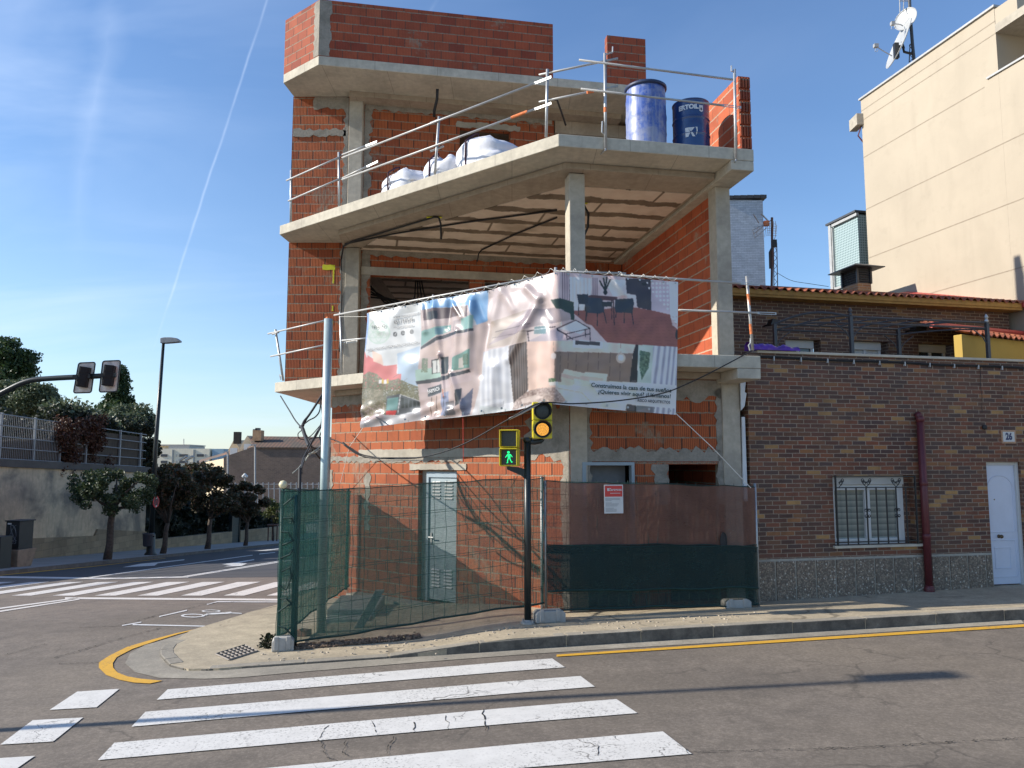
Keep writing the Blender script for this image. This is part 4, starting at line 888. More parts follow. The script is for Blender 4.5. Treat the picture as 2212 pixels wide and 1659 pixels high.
fill([(446, 575), (540, 560), (608, 590), (600, 628), (446, 650)], (165, 192, 180)); fill([(540, 510), (602, 496), (602, 590), (540, 600)], (70, 72, 74)); fill([(547, 516), (570, 512), (570, 590), (547, 594)], (205, 205, 200)); fill([(574, 511), (597, 506), (597, 588), (574, 591)], (205, 205, 200)); fill([(612, 496), (656, 488), (658, 595), (614, 602)], (62, 68, 70)); fill([(690, 500), (808, 440), (800, 562), (686, 584)], (104, 142, 132)); fill([(735, 505), (770, 490), (765, 560), (732, 566)], (188, 180, 170))
speck([(484, 500), (520, 500), (515, 590), (480, 590)], (95, 110, 90), (150, 160, 140), .5, 12); speck([(760, 480), (800, 470), (795, 540), (760, 545)], (60, 90, 70), (110, 130, 110), .5, 13)
fill([(444, 648), (606, 618), (800, 572), (802, 590), (620, 642), (450, 668)], (72, 74, 80)); fill([(470, 668), (620, 645), (800, 592), (810, 640), (640, 690), (470, 720)], (196, 176, 176))
fill([(513, 690), (606, 662), (607, 716), (514, 746)], (84, 88, 94)); fill([(532, 748), (600, 728), (602, 862), (518, 872)], (196, 172, 162)); fill([(606, 725), (660, 712), (665, 860), (602, 866)], (138, 145, 172)); line((622, 700), (628, 745), 8, (200, 110, 70)); line((626, 745), (624, 830), 3, (40, 40, 40)); fill([(715, 702), (748, 692), (742, 790), (706, 806)], (68, 70, 74)); fill([(748, 760), (815, 690), (790, 860), (735, 868)], (92, 98, 122)); fill([(640, 780), (700, 770), (700, 860), (640, 865)], (84, 86, 92), .6)
line((535, 750), (530, 868), 3, (60, 50, 50)); line((570, 740), (562, 866), 3, (60, 50, 50))
# middle: living room, curtains
fill([(905, 64), (1345, -55), (1370, 330), (1385, 390), (880, 462)], (203, 186, 184)); fill([(912, 270), (1150, 190), (1160, 395), (890, 440)], (178, 162, 152)); fill([(1150, 190), (1420, 170), (1440, 250), (1190, 300), (900, 420)], (158, 142, 148)); line((950, 330), (1400, 235), 7, (98, 88, 92), .7); line((930, 370), (1300, 300), 4, (98, 88, 92), .6)
fill([(1040, 25), (1140, 10), (1138, 45), (1045, 52)], (225, 225, 222)); line((1042, 25), (1145, 8), 3, (50, 50, 50)); line((1160, 5), (1190, -30), 3, (50, 50, 50)); line((1195, 0), (1300, -20), 3, (60, 50, 50))
stripes([(872, 458), (1040, 418), (1058, 850), (850, 870)], (186, 188, 196), (214, 214, 218), 40); stripes([(1036, 420), (1165, 394), (1170, 690), (1130, 740), (1060, 810)], (56, 46, 46), (112, 98, 92), 17)
fill([(1160, 395), (1392, 385), (1372, 700), (1165, 730)], (216, 184, 168)); speck([(1055, 820), (1070, 770), (1150, 715), (1230, 690), (1330, 685), (1420, 735), (1442, 768), (1300, 795), (1180, 790), (1050, 835)], (120, 98, 92), (205, 188, 180), .95, 17); fill([(1110, 760), (1200, 735), (1260, 745), (1200, 775), (1120, 790)], (222, 205, 196), .7)
fill([(850, 800), (1060, 825), (1060, 860), (850, 872)], (196, 205, 205), .6)
# right: dining room
fill([(1340, -60), (2130, 5), (2130, 432), (1640, 400), (1390, 385), (1360, 200)], (176, 164, 172)); stripes([(1375, -50), (1420, -50), (1425, 190), (1370, 200)], (92, 82, 92), (190, 176, 188), 15); stripes([(1420, -20), (1565, -10), (1560, 192), (1470, 195), (1425, 185)], (178, 178, 184), (204, 204, 210), 22); stripes([(1565, -15), (1605, -12), (1600, 120), (1562, 120)], (92, 82, 92), (190, 176, 188), 13)
fill([(1640, 0), (1785, 0), (1790, 100), (1700, 105)], (190, 186, 192)); fill([(1780, -12), (1945, -5), (1942, 195), (1860, 178), (1786, 92)], (52, 49, 58)); fill([(1788, 88), (1845, 96), (1852, 170), (1795, 165)], (182, 178, 186)); fill([(1942, 0), (2075, 12), (2062, 218), (1942, 195)], (166, 160, 178)); fill([(2058, 8), (2125, 12), (2120, 300), (2062, 240)], (196, 196, 206))
fill([(1430, 200), (1620, 190), (1760, 172), (1860, 180), (1950, 196), (2062, 222), (2075, 290), (2128, 330), (2128, 434), (1900, 420), (1640, 398), (1540, 290)], (120, 72, 66)); 
for k in range(10): line((1560, 262+k*16), (2110, 236+k*22), 2, (92, 50, 48), .5)
for i in range(6):
    for j in range(8):
        if j > 5-abs(i-4)*.2 and i < 2: continue
        if i*.9+j*.2 < 0 or j > i+2: continue
        disc(1955+i*23, 22+j*27, 6.5, 6.5, (222, 222, 230))
disc(1918, 20, 6, 6, (225, 225, 230)); disc(1930, 52, 6, 6, (225, 225, 230)); disc(1900, 26, 18, 10, (30, 30, 34)); disc(1650, 80, 13, 16, (30, 34, 36))
for p, q in [((1650, 70), (1615, 5)), ((1652, 60), (1640, -10)), ((1655, 60), (1680, 0)), ((1652, 55), (1660, -18)), ((1648, 55), (1625, 30))]: line(p, q, 9, (26, 34, 30))
fill([(1530, 104), (1560, 96), (1735, 112), (1698, 136), (1540, 124)], (76, 52, 54)); line((1700, 130), (1706, 285), 7, (52, 36, 40)); line((1690, 130), (1690, 250), 5, (52, 36, 40)); line((1530, 110), (1525, 260), 7, (52, 36, 40))
fill([(1515, 108), (1622, 118), (1645, 160), (1640, 205), (1610, 216), (1530, 208), (1520, 160)], (44, 52, 66)); fill([(1712, 124), (1826, 118), (1832, 150), (1822, 212), (1715, 208), (1708, 176)], (40, 48, 60)); fill([(1468, 94), (1540, 92), (1538, 150), (1520, 158), (1478, 156)], (34, 40, 52)); fill([(1625, 140), (1695, 140), (1690, 170), (1630, 172)], (34, 40, 48))
for p, q in [((1532, 205), (1525, 260)), ((1598, 212), (1597, 295)), ((1640, 205), (1655, 275)), ((1478, 155), (1478, 225)), ((1520, 155), (1520, 200)), ((1720, 205), (1715, 240)), ((1770, 208), (1768, 275)), ((1818, 208), (1828, 285))]: line(p, q, 5, (30, 32, 40))
fill([(1305, 128), (1360, 118), (1448, 142), (1452, 262), (1412, 250), (1380, 190), (1335, 182)], (38, 56, 50)); fill([(1200, 190), (1330, 180), (1425, 215), (1430, 255), (1180, 300)], (150, 140, 146)); fill([(1160, 395), (1440, 255), (1560, 290), (1660, 400), (1390, 388)], (176, 164, 172)); fill([(1360, 310), (1470, 260), (1545, 305), (1490, 345)], (196, 204, 214))
for p, q in [((1165, 330), (1330, 298)), ((1340, 310), (1440, 380)), ((1345, 308), (1460, 258)), ((1460, 258), (1550, 310)), ((1550, 310), (1400, 345)), ((1550, 310), (1552, 388)), ((1520, 320), (1522, 362)), ((1345, 320), (1400, 345)), ((1165, 330), (1170, 392)), ((1400, 345), (1405, 380)), ((1405, 380), (1550, 345))]: line(p, q, 5, (42, 36, 44))
fill([(1205, 300), (1285, 292), (1275, 345), (1202, 345)], (96, 128, 136)); line((1205, 318), (1285, 308), 4, (215, 220, 225))
disc(2105, 350, 10, 30, (30, 28, 34))
# right: bedroom
fill([(1378, 388), (1640, 400), (1845, 414), (1840, 660), (1330, 650), (1330, 460)], (198, 184, 178)); fill([(1442, 386), (1632, 396), (1630, 440), (1442, 432)], (232, 230, 232)); fill([(1455, 388), (1616, 398), (1614, 420), (1456, 414)], (62, 60, 66)); fill([(1325, 458), (1500, 462), (1822, 470), (1812, 668), (1325, 650)], (120, 104, 94))
for x in (1362, 1412, 1464, 1540, 1606, 1680, 1745): line((x, 462), (x-4, 640), 2.5, (82, 68, 62))
line((1320, 392), (1320, 468), 2, (150, 140, 130)); disc(1320, 486, 16, 20, (214, 204, 200)); line((1746, 408), (1746, 470), 2, (120, 110, 100)); disc(1746, 500, 30, 32, (176, 164, 156)); disc(1746, 498, 17, 18, (226, 222, 218)); disc(1746, 502, 8, 10, (250, 248, 240))
for P_, c_ in [([(1390, 568), (1520, 596), (1500, 640), (1372, 600)], (198, 182, 172)), ([(1520, 586), (1665, 602), (1655, 655), (1505, 640)], (204, 190, 180)), ([(1368, 595), (1490, 625), (1450, 668), (1368, 650)], (176, 160, 150)), ([(1490, 612), (1640, 628), (1620, 668), (1488, 655)], (184, 170, 160)), ([(1368, 618), (1450, 640), (1440, 690), (1366, 668)], (188, 182, 168)), ([(1450, 628), (1560, 650), (1600, 690), (1448, 690)], (196, 190, 178))]: fill(P_, c_)
fill([(1336, 668), (1560, 680), (1900, 720), (1850, 835), (1500, 800), (1400, 770), (1330, 690)], (208, 198, 190)); line((1340, 690), (1500, 720), 3, (165, 150, 140)); line((1500, 720), (1560, 780), 3, (165, 150, 140)); line((1620, 740), (1760, 730), 3, (165, 150, 140)); speck([(1290, 628), (1335, 628), (1330, 655), (1290, 655)], (60, 88, 60), (110, 130, 90), .6, 21); fill([(1292, 652), (1345, 648), (1350, 672), (1296, 676)], (212, 206, 200))
fill([(1824, 470), (1842, 414), (1858, 414), (1846, 840), (1785, 836)], (36, 34, 36)); fill([(1815, 640), (1845, 640), (1838, 838), (1780, 834)], (70, 66, 70)); fill([(1858, 414), (1968, 420), (1960, 800), (1848, 835)], (158, 178, 176)); speck([(1868, 450), (1935, 465), (1925, 560), (1880, 640), (1866, 560)], (36, 60, 50), (110, 140, 120), .7, 23)
stripes([(1955, 420), (2128, 430), (2125, 865), (1930, 850)], (128, 134, 156), (196, 206, 220), 34, 0, .1); fill([(1848, 790), (1970, 800), (1960, 850), (1848, 845)], (72, 76, 86), .7)
fill([(1545, 642), (1850, 655), (2124, 676), (2108, 822), (1850, 800), (1640, 775)], (225, 225, 222), .8)
# logo field: overlapping pale rings
for k in range(7):
    a = k*math.pi/3; cx_, cy_ = (210, 335) if k == 6 else (210+36*math.cos(a), 335+36*math.sin(a)); d_ = np.sqrt((PXg-cx_)**2+(PYg-cy_)**2); m_ = abs(d_-36) < 2.2; art[m_] = art[m_]*.35+np.array((165, 190, 172))*.65
d_ = np.sqrt((PXg-210)**2+(PYg-335)**2); art[d_ < 74] = art[d_ < 74]*.75+np.array((182, 202, 188))*.25; m_ = abs(d_-72) < 3; art[m_] = np.array((180, 200, 186))
for x, y in ((312, 347), (357, 338), (410, 330)): disc(x, y, 12, 15, (62, 64, 66)); 
disc(357, 338, 6.5, 8, (196, 198, 198)); disc(357, 338, 4, 5, (62, 64, 66)); disc(410, 330, 8, 10, (196, 198, 198)); disc(410, 330, 6, 7.5, (62, 64, 66)); line((408, 327), (413, 334), 2.5, (210, 210, 210)); line((313, 340), (311, 356), 3.5, (210, 210, 210)); line((308, 348), (317, 346), 3, (210, 210, 210)); line((312, 340), (318, 339), 3, (210, 210, 210))
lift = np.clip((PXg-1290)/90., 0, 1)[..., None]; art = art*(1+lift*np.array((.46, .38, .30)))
for _ in range(1): art[1:-1, 1:-1] = (art[1:-1, 1:-1]*2+art[:-2, 1:-1]+art[2:, 1:-1]+art[1:-1, :-2]+art[1:-1, 2:])/6
art = art*(1+.10*np.array([[noise.noise(Vector((x/60., y/60., 3))) for x, y in zip(r1, r2)] for r1, r2 in zip(PXg, PYg)]))[..., None]
vcol = np.array([[srgb(tuple(np.clip(p, 0, 255))) for p in row] for row in art]).reshape(-1, 3)
CH = crease_h(PXg, PYg); CH = CH*1.7+.006*np.array([[noise.noise(Vector((x/70., y/90., 0))) for x, y in zip(r1, r2)] for r1, r2 in zip(PXg, PYg)])
edge = np.minimum(1, np.minimum(Tg, 1-Tg)*10+.35)
bv = []
for j in range(NTt):
    for i in range(NS): bv.append(bsurf(Sg[j, i], Tg[j, i], float(CH[j, i]*edge[j, i])))
borg = bsurf(0, 1)
ban = empty('advertising_banner', borg, 'large wrinkled vinyl banner with interior pictures hung from the lower balcony rail', 'banner')
me = bpy.data.meshes.new('printed_sheet'); me.from_pydata([v-borg for v in bv], [], [(j*NS+i, (j+1)*NS+i, (j+1)*NS+i+1, j*NS+i+1) for j in range(NTt-1) for i in range(NS-1)])
ca = me.color_attributes.new('print', 'FLOAT_COLOR', 'POINT'); ca.data.foreach_set('color', np.concatenate([vcol, np.ones((len(vcol), 1))], 1).astype(np.float32).ravel())
me.polygons.foreach_set('use_smooth', [True]*len(me.polygons))
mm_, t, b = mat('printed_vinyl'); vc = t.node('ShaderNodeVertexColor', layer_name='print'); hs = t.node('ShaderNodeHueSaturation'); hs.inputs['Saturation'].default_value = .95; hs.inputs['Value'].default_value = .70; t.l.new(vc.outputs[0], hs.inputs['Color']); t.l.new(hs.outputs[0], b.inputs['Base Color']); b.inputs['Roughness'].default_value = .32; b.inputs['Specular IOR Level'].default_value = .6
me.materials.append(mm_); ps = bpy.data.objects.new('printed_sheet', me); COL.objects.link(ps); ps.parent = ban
def btext(body, pa, pb, hpx, col, name='lettering', bold=0., sx=1.):
    L_ = math.hypot(pb[0]-pa[0], pb[1]-pa[1]); dx, dy = (pb[0]-pa[0])/L_, (pb[1]-pa[1])/L_
    probe = text_mb(body, 1, None, 0, 0, mapf=lambda x, y, z: Vector((x, y, z))); wid = max(v.x for v in probe.v)-min(v.x for v in probe.v)
    kx = L_/wid; ky = hpx/.72; mx, my = (pa[0]+pb[0])/2, (pa[1]+pb[1])/2
    def mf(x, y, z):
        X_, Y_ = mx+x*kx*dx+y*ky*dy, my+x*kx*dy-y*ky
        s, t_ = inv_px(X_, Y_); i = min(NS-1, max(0, round(s*(NS-1)))); j = min(NTt-1, max(0, round(t_*(NTt-1))))
        return bsurf(s, t_, float(CH[j, i]*edge[j, i])+.028)
    q = text_mb(body, 1, None, 0, 0, ext=0, bold=bold, mapf=mf); 
    o = q.build(name, plain('ink_'+'_'.join(str(int(c*100)) for c in col), col, .5, 0, 0), ban); o['label'] = 'printed words reading '+body.replace('|', ' '); return o
INK = (.02, .02, .022); GR = (.018, .05, .04)
btext('Construimos la casa de tus sueños', (1556, 672), (2066, 708), 27, GR, bold=.02); btext('¿Quieres vivir aquí? ¡Llámanos!', (1602, 714), (2062, 745), 25, GR, bold=.02); btext('RISCO ARQUITECTOS', (1852, 769), (2058, 783), 17, INK, bold=.02)
btext('www.riscoarquitectos.es', (312, 240), (474, 208), 15, (.12, .12, .13)); btext('651 19 05 88', (314, 272), (422, 252), 24, (.05, .05, .055)); btext('riscoarquitectos', (312, 305), (422, 288), 14, (.12, .12, .13))
btext('RISCO', (176, 306), (262, 296), 20, INK); btext('DISEÑO | PAISAJISMO | DECORACIÓN | CONSTRUCCIÓN', (140, 452), (462, 400), 14, (.07, .07, .075)); btext('FARMACIA', (520, 716), (600, 692), 24, (.7, .7, .7))
em = MB()
for s in np.linspace(.01, .99, 26): 
    a = bsurf(s, .012, .012); em.lathe(a, [(.010, 0), (.016, 0), (.016, .004), (.010, .004)], 8, -N1)
for s in np.linspace(.02, .98, 16): em.lathe(bsurf(s, .975, .03), [(.010, 0), (.018, 0), (.018, .004), (.010, .004)], 8, -N1)
em.build('eyelets', M_STEEL, ban)
m = MB(); sp_ = [bsurf(s, .004, .01)+Vector((0, 0, .0)) for s in np.linspace(0, 1, 120)]
lac = []
for i, s in enumerate(np.linspace(0.01, .99, 150)): lac.append(bsurf(s, 0, .02)+Vector((0, 0, .035+.03*math.sin(i*1.1)))+NL*(.04*math.cos(i*1.1)))
m.tube(lac, .004, 4); m.build('lacing', M_ROPE, ban)
m = MB(); m.tube([bsurf(.998, .985, .0), P1_(1540, 968, -.1), P1_(1622, 1054, -.1)], .006, 5); m.build('tie_rope', M_ROPE, ban)
m = MB(); m.tube([bsurf(.01, .99, .0), P2(755, 965, .35), P2(735, 1045, .55)], .005, 5); m.build('tie_rope', M_ROPE, ban)
m = MB(); m.tube([bsurf(.0, .03, .0), P2(735, 684, .0)], .004, 5); m.build('tie_rope', M_ROPE, ban)
m = MB(); m.tube([at(1000, 893, 11.9), at(1001, 998, 12.2)], .004, 4); tag(m.build('string', M_REDL), 'thin red string hanging below the banner against the block wall', 'string')

# ================================================================== drums and sacks on the terrace
ZT = 6.925
def barrel_plastic():
    c = B(1.56, .55); c = Vector((c.x, c.y, ZT)); top = onp(1397, 190, c, E1).z-ZT; r = .315
    root = empty('plastic_barrel', c, 'tall scuffed blue plastic barrel streaked with grey cement, open at the top', 'barrel')
    prof = [(r*.93, 0)]; n = 30
    for i in range(n+1):
        h = i/n*top*.94; rr_ = r*(.955+.045*math.sin(math.pi*(i/n)*.9+.2))+(.006 if abs(h/top-.28) < .02 or abs(h/top-.52) < .02 or abs(h/top-.77) < .02 else 0); prof.append((rr_, h+.005))
    m_, t, b = mat('scuffed_blue_plastic'); tc = t.node('ShaderNodeTexCoord').outputs['Object']
    n1 = t.noise(tc, 5.5, 6, .7, .2); n2 = t.noise(t.scl(tc, (9, 9, 1.5)), 2, 4); spz = t.node('ShaderNodeSeparateXYZ'); t.l.new(tc, spz.inputs[0])
    c_ = t.mix(t.step(n2, .35, .7), (.035, .085, .34), (.07, .15, .48)); low = t.step(spz.outputs[2], top*.75, 0)
    f = t.m('MULTIPLY', t.step(t.m('ADD', n1, t.m('MULTIPLY', low, .16)), .46, .66), .6); c_ = t.mix(f, c_, (.36, .38, .44)); c_ = t.mix(t.m('MULTIPLY', t.step(t.noise(t.scl(tc, (16, 16, 1.2)), 1.5, 4), .5, .62), .35), c_, (.40, .42, .48)); t.put(b.inputs['Base Color'], c_); b.inputs['Roughness'].default_value = .4
    m = MB(); m.lathe(c, prof, 40); m.build('body', m_, root, smooth=True)
    m = MB(); m.lathe(c+Vector((0, 0, top*.94)), [(r*1.02, 0), (r*1.05, .012), (r*1.05, .045), (r*1.0, .055), (r*.93, .05), (r*.93, -.02)], 40); m.build('rim', plain('dark_blue_rim', (.02, .035, .09), .5), root, smooth=True)
barrel_plastic()
def drum():
    c0 = B(2.30, .52); c = Vector((c0.x, c0.y, ZT)); top = onp(1493, 229, c, E1).z-ZT; r = .285
    root = empty('oil_drum', c, 'short dark blue steel oil drum with white lettering standing at the end of the terrace', 'drum')
    prof = [(r*1.02, 0), (r*1.02, .012), (r, .02)]
    for i in range(60):
        h = .02+i/60*(top-.04); k = max(math.exp(-((h/top-.36)/.014)**2), math.exp(-((h/top-.66)/.014)**2)); prof.append((r*(1+.035*k), h))
    prof += [(r, top-.02), (r*1.025, top-.012), (r*1.025, top), (r*.97, top), (r*.97, top-.02), (0.01, top-.02)]
    m = MB(); m.lathe(c, prof, 48); m.build('body', glass_mat('blue_enamel', (.012, .045, .16), .22), root, smooth=True)
    dirc = (Vector((0, 0, 0))-Vector((c.x, c.y, 0))).normalized(); a0 = math.atan2(dirc.y, dirc.x)
    def wrap(off, zc, rr_=r*1.024): return lambda x, y, z: c+Vector((math.cos(a0+(x+off)/r)*rr_, math.sin(a0+(x+off)/r)*rr_, zc+y))
    WHT = plain('white_drum_print', (.62, .65, .68), .5, 0, .15, 20)
    q = text_mb('ERTOiL', .10, None, 0, 0, bold=.006, ext=0, mapf=wrap(-.035, top*.83), sx=.95); o = q.build('lettering', WHT, root); o['label'] = 'white letters reading ERTOiL'
    def shape(polys, off, zc, nm):
        mb = MB(); w = wrap(off, zc)
        for P_ in polys:
            # subdivide in strips for curvature
            mb.add([w(x, y, 0) for x, y in P_], [tuple(range(len(P_)))])
        return mb.build(nm, WHT, root)
    shape([[(-.085, -.075), (-.045, -.075), (-.012, .0), (-.048, .075), (-.09, .075)], [(-.012, .0), (.02, -.075), (.06, -.075), (.012, .012)], [(-.05, .075), (-.01, .012), (.01, .02), (.055, .075)]], .0, top*.36, 'emblem')
    shape([[(.068, -.06), (.088, -.03), (.098, .02), (.095, .078), (.062, .078), (.075, .06), (.082, .02), (.075, -.03)]], .0, top*.36, 'emblem')
    shape([[(-.03, -.04), (.0, -.055), (.03, -.04), (.034, .055), (-.034, .055)]], .165, top*.80, 'emblem')
    mb = MB(); w = wrap(.165, top*.80, r*1.03); mb.add([w(.016*math.sin(k*math.pi/4), -.01+(.018 if k != 4 else .03)*-math.cos(k*math.pi/4), 0) for k in range(8)], [tuple(range(8))]); mb.build('droplet', M_BLACK, root)
drum()
def sack(px0, px1, py_top, py_base, depth, label, seed, tall=.55):
    xm = (px0+px1)/2; p = P2(xm, py_base, depth); a_, b2 = P2(px0, py_base, depth), P2(px1, py_base, depth); w = abs((b2-a_).dot(LD))*1.0; h = onp(xm, py_top, p, LD).z-ZT
    c = Vector((p.x, p.y, ZT)); root = empty('bulk_sack', c, label, 'sack', 'white bulk sacks on the terrace'); rnd = random.Random(seed)
    m = MB(); n = 28; rings = []
    for i in range(12):
        f = i/11; z = h*f; 
        sc_ = 1.0 if f < .75 else 1-.55*((f-.75)/.25)**1.6
        ring = []
        for k in range(n):
            a = 2*math.pi*k/n; ca_, sa = math.cos(a), math.sin(a); q = (abs(ca_)**2.5+abs(sa)**2.5)**(-1/2.5)
            rr_ = w/2*q*sc_*(1+.05*math.sin(math.pi*f))*(1+.11*noise.noise(Vector((ca_*2, sa*2, f*3+seed))))
            zz = z+((.20*h*noise.noise(Vector((ca_*1.5+seed, sa*1.5, f)))-.06*h) if f > .5 else 0)
            ring.append(c+(LD*-ca_+NL*sa*.9)*rr_+Vector((0, 0, max(0, zz))))
        rings.append(ring)
    m.v = [q for r_ in rings for q in r_]
    for i in range(11):
        for k in range(n): m.f.append((i*n+k, i*n+(k+1) % n, (i+1)*n+(k+1) % n, (i+1)*n+k))
    m.f.append(tuple(11*n+k for k in range(n))); m.build('body', M_BAG, root, smooth=True)
    for s_ in (-.12,):
        mm = MB(); x = w*s_*.75
        pts_ = [c-LD*x-NL*(w*.475)+Vector((0, 0, h*.1)), c-LD*x-NL*(w*.49)+Vector((0, 0, h*.45)), c-LD*x-NL*(w*.48)+Vector((0, 0, h*.8)), c-LD*(x*.9)-NL*(w*.3)+Vector((0, 0, h*1.02)), c-LD*(x*.6)-NL*(w*.22)+Vector((0, 0, h*1.07)), c-LD*(x*.3)-NL*(w*.25)+Vector((0, 0, h*.95))]
        mm.tube(pts_, .016, 5); mm.build('lifting_strap', M_STRAP, root)
sack(847, 922, 372, 400, .75, 'low white woven sack on the terrace, the one nearest the left end of the rail', 2)
sack(932, 998, 342, 372, .75, 'small slumped white woven sack behind the leaning rail post', 5)
sack(1008, 1108, 303, 337, .85, 'biggest fullest white woven sack in front of the upper doorway', 9)
# ================================================================== site fence with shade nets
FA = Vector((-3.02, 10.12, 0)); FB = Vector((.45, 11.05, 0)); FC = Vector((3.62, 11.62, 0)); FD = Vector((-3.05, 14.6, 0))
def zpx(P, x, y): return onp(x, y, P, (1, 0)).z
def net_fence(label, P, Q, tops, bots, nets, posts, seed, vstep=.15, hz_=9, wav=.03, bulge=0, group='mesh fence panels wrapped in shade net'):
    """tops/bots: z at both ends; nets: list of (material, t0, t1, offset) with t in 0..1 of the height"""
    fr = frame(P, Q-P); L_ = (Q-P).length; root = empty('mesh_fence', Vector((P.x, P.y, bots[0])), label, 'fence', group); rnd = random.Random(seed)
    zt = lambda u: tops[0]+(tops[1]-tops[0])*u/L_; zb = lambda u: bots[0]+(bots[1]-bots[0])*u/L_
    m = MB(); n = int(L_/vstep)
    bend = lambda u, k: .012*math.sin(u*9+k*2.1+seed)
    for i in range(n+1):
        u = i*L_/n; m.tube([fr(u+bend(u, k), .006*math.sin(k), zb(u)+(zt(u)+.03-zb(u))*k/8) for k in range(9)], .0032, 4, False)
    for k in range(hz_+1):
        m.tube([fr(u, .004, zb(u)+(zt(u)-zb(u))*(k/hz_)+.01*math.sin(u*3+k)) for u in np.linspace(0, L_, 14)], .0032, 4, False)
        if k % 3 == 1: m.tube([fr(u, .004, zb(u)+(zt(u)-zb(u))*(k/hz_)+.03+.01*math.sin(u*3+k)) for u in np.linspace(0, L_, 14)], .0032, 4, False)
    m.build('wire_grid', M_DKG, root)
    for (mt, t0, t1, off) in nets:
        mb = MB(); nu, nv = 60, 16
        for j in range(nv+1):
            for i in range(nu+1):
                u = L_*i/nu; f = t0+(t1-t0)*j/nv; z = zb(u)+(zt(u)-zb(u))*f
                e = (.035*noise.noise(Vector((u*1.6, seed+t0*9, 0)))) if j in (0, nv) else 0
                sag = -.05*abs(math.sin(u*math.pi/.9))*(1 if j == nv and t1 > .95 else 0)*.3
                mb.v.append(fr(u, off+wav*noise.noise(Vector((u*1.5, f*2, seed)))+.6*wav*noise.noise(Vector((u*6+f*1.5, f*1.2, seed+5)))+bulge*math.sin(math.pi*f)*math.sin(math.pi*i/nu), z+e+sag))
        mb.f = [(j*(nu+1)+i, j*(nu+1)+i+1, (j+1)*(nu+1)+i+1, (j+1)*(nu+1)+i) for j in range(nv) for i in range(nu)]
        nt_ = mb.build('shade_net', mt, root, smooth=True); nt_['label'] = {'green_shade_net': 'thin green shade net', 'dense_green_net': 'dense green shade net', 'brown_shade_net': 'brown shade net', 'dark_green_net': 'dark green shade net'}[mt.name]
        hm = MB(); hm.tube([mb.v[i] for i in range(nu+1)], .014, 5); hm.tube([mb.v[nv*(nu+1)+i] for i in range(nu+1)], .006, 4); hm.build('hem', M_NETH, nt_)
    for (u, z0, z1, mt) in posts:
        m = MB(); m.tube([fr(u, .02, z0), fr(u, .02, z1)], .024, 10); m.build('post', mt, root, smooth=True)
    return root, fr
gA, gB = pz(FA.x, FA.y), pz(FB.x, FB.y)
zA, zB = zpx(FA, 608, 1052), zpx(FB, 1160, 1030)
LF = (FB-FA).length
root1, fr1 = net_fence('long green see-through net fence panel across the corner wall and grey door', FA, FB, (zA-.06, zB+.0), (gA+.06, zpx(FB, 1160, 1300)), [(M_NETG, 0, 1, -.02)],
    [(0.03, gA+.05, zA+.0, M_DKG), (.20, gA+.05, zA-.1, M_DKG), (LF-.02, gB, zB, M_STEEL), (.95, gA+.25, zA-.1, M_DKG)][:3], 3)
m = MB(); m.lathe(fr1(.03, .02, zA+.03), [(0.005, -.055), (.035, -.045), (.055, -.01), (.055, .01), (.035, .045), (.005, .055)], 16); m.build('ball_cap', M_BALL, root1, smooth=True)
m = MB(); m.tube([fr1(.03, .02, zA-.02), fr1(.03, .02, zA+.0)], .02); m.build('post_top', M_PALEG, root1)
rt = random.Random(4); m = MB()
for k in range(10):
    z = gA+.3+k*.17; m.tube([fr1(.03+rt.uniform(-.02, .02), -.02, z), fr1(.10+rt.uniform(0, .06), -.05, z+rt.uniform(-.1, .1)), fr1(.18, -.02, z+rt.uniform(-.15, .15))], .012, 5)
m.build('net_ties', M_NETH, root1)
# the small return panel back to the wall
root2, fr2 = net_fence('dense green net fence panel running back from the corner post to the block wall', FA+Vector((0, .12, 0)), FD, (zA-.02, zpx(FD, 760, 1060)), (gA+.15, pz(FD.x, FD.y)+.25), [(M_NETG2, 0, 1, -.01)], [(4.3, -.2, 1.65, M_DKG)], 8, wav=.05)
LR = (FC-FB).length; gC = pz(FC.x, FC.y)
zC = zpx(FC, 1618, 1050); zB2 = zpx(FB, 1165, 1038)
root3, fr3 = net_fence('brown and dark green net fence panel between the signal pole and the brick house', FB+Vector((.03, .0, 0)), FC, (zB2, zC), (gB+.13, gC+.04), [(M_NETB, .44, 1, -.03), (M_NETD, 0, .5, -.05), (M_NETD, .14, .485, -.075)],
    [(.0, gB+.02, zB2, M_STEEL), (LR-.0, gC, zC+.04, M_STEEL)], 6, wav=.045)
for u, z in ((2.66, .95),):
    pass
# torn hole: rim and a black disc painted for the dark behind
m = MB(); m.tube([fr3(2.66+.05*math.cos(a), -.06, .98+.14*math.sin(a)) for a in np.linspace(0, 6.28, 14)], .008, 5)
m.vprism(fr3, [(2.66+.048*math.cos(a), .98+.135*math.sin(a)) for a in np.linspace(0, 6.1, 14)], -.058, -.055); m.build('torn_hole_dark', M_BLACK, root3)
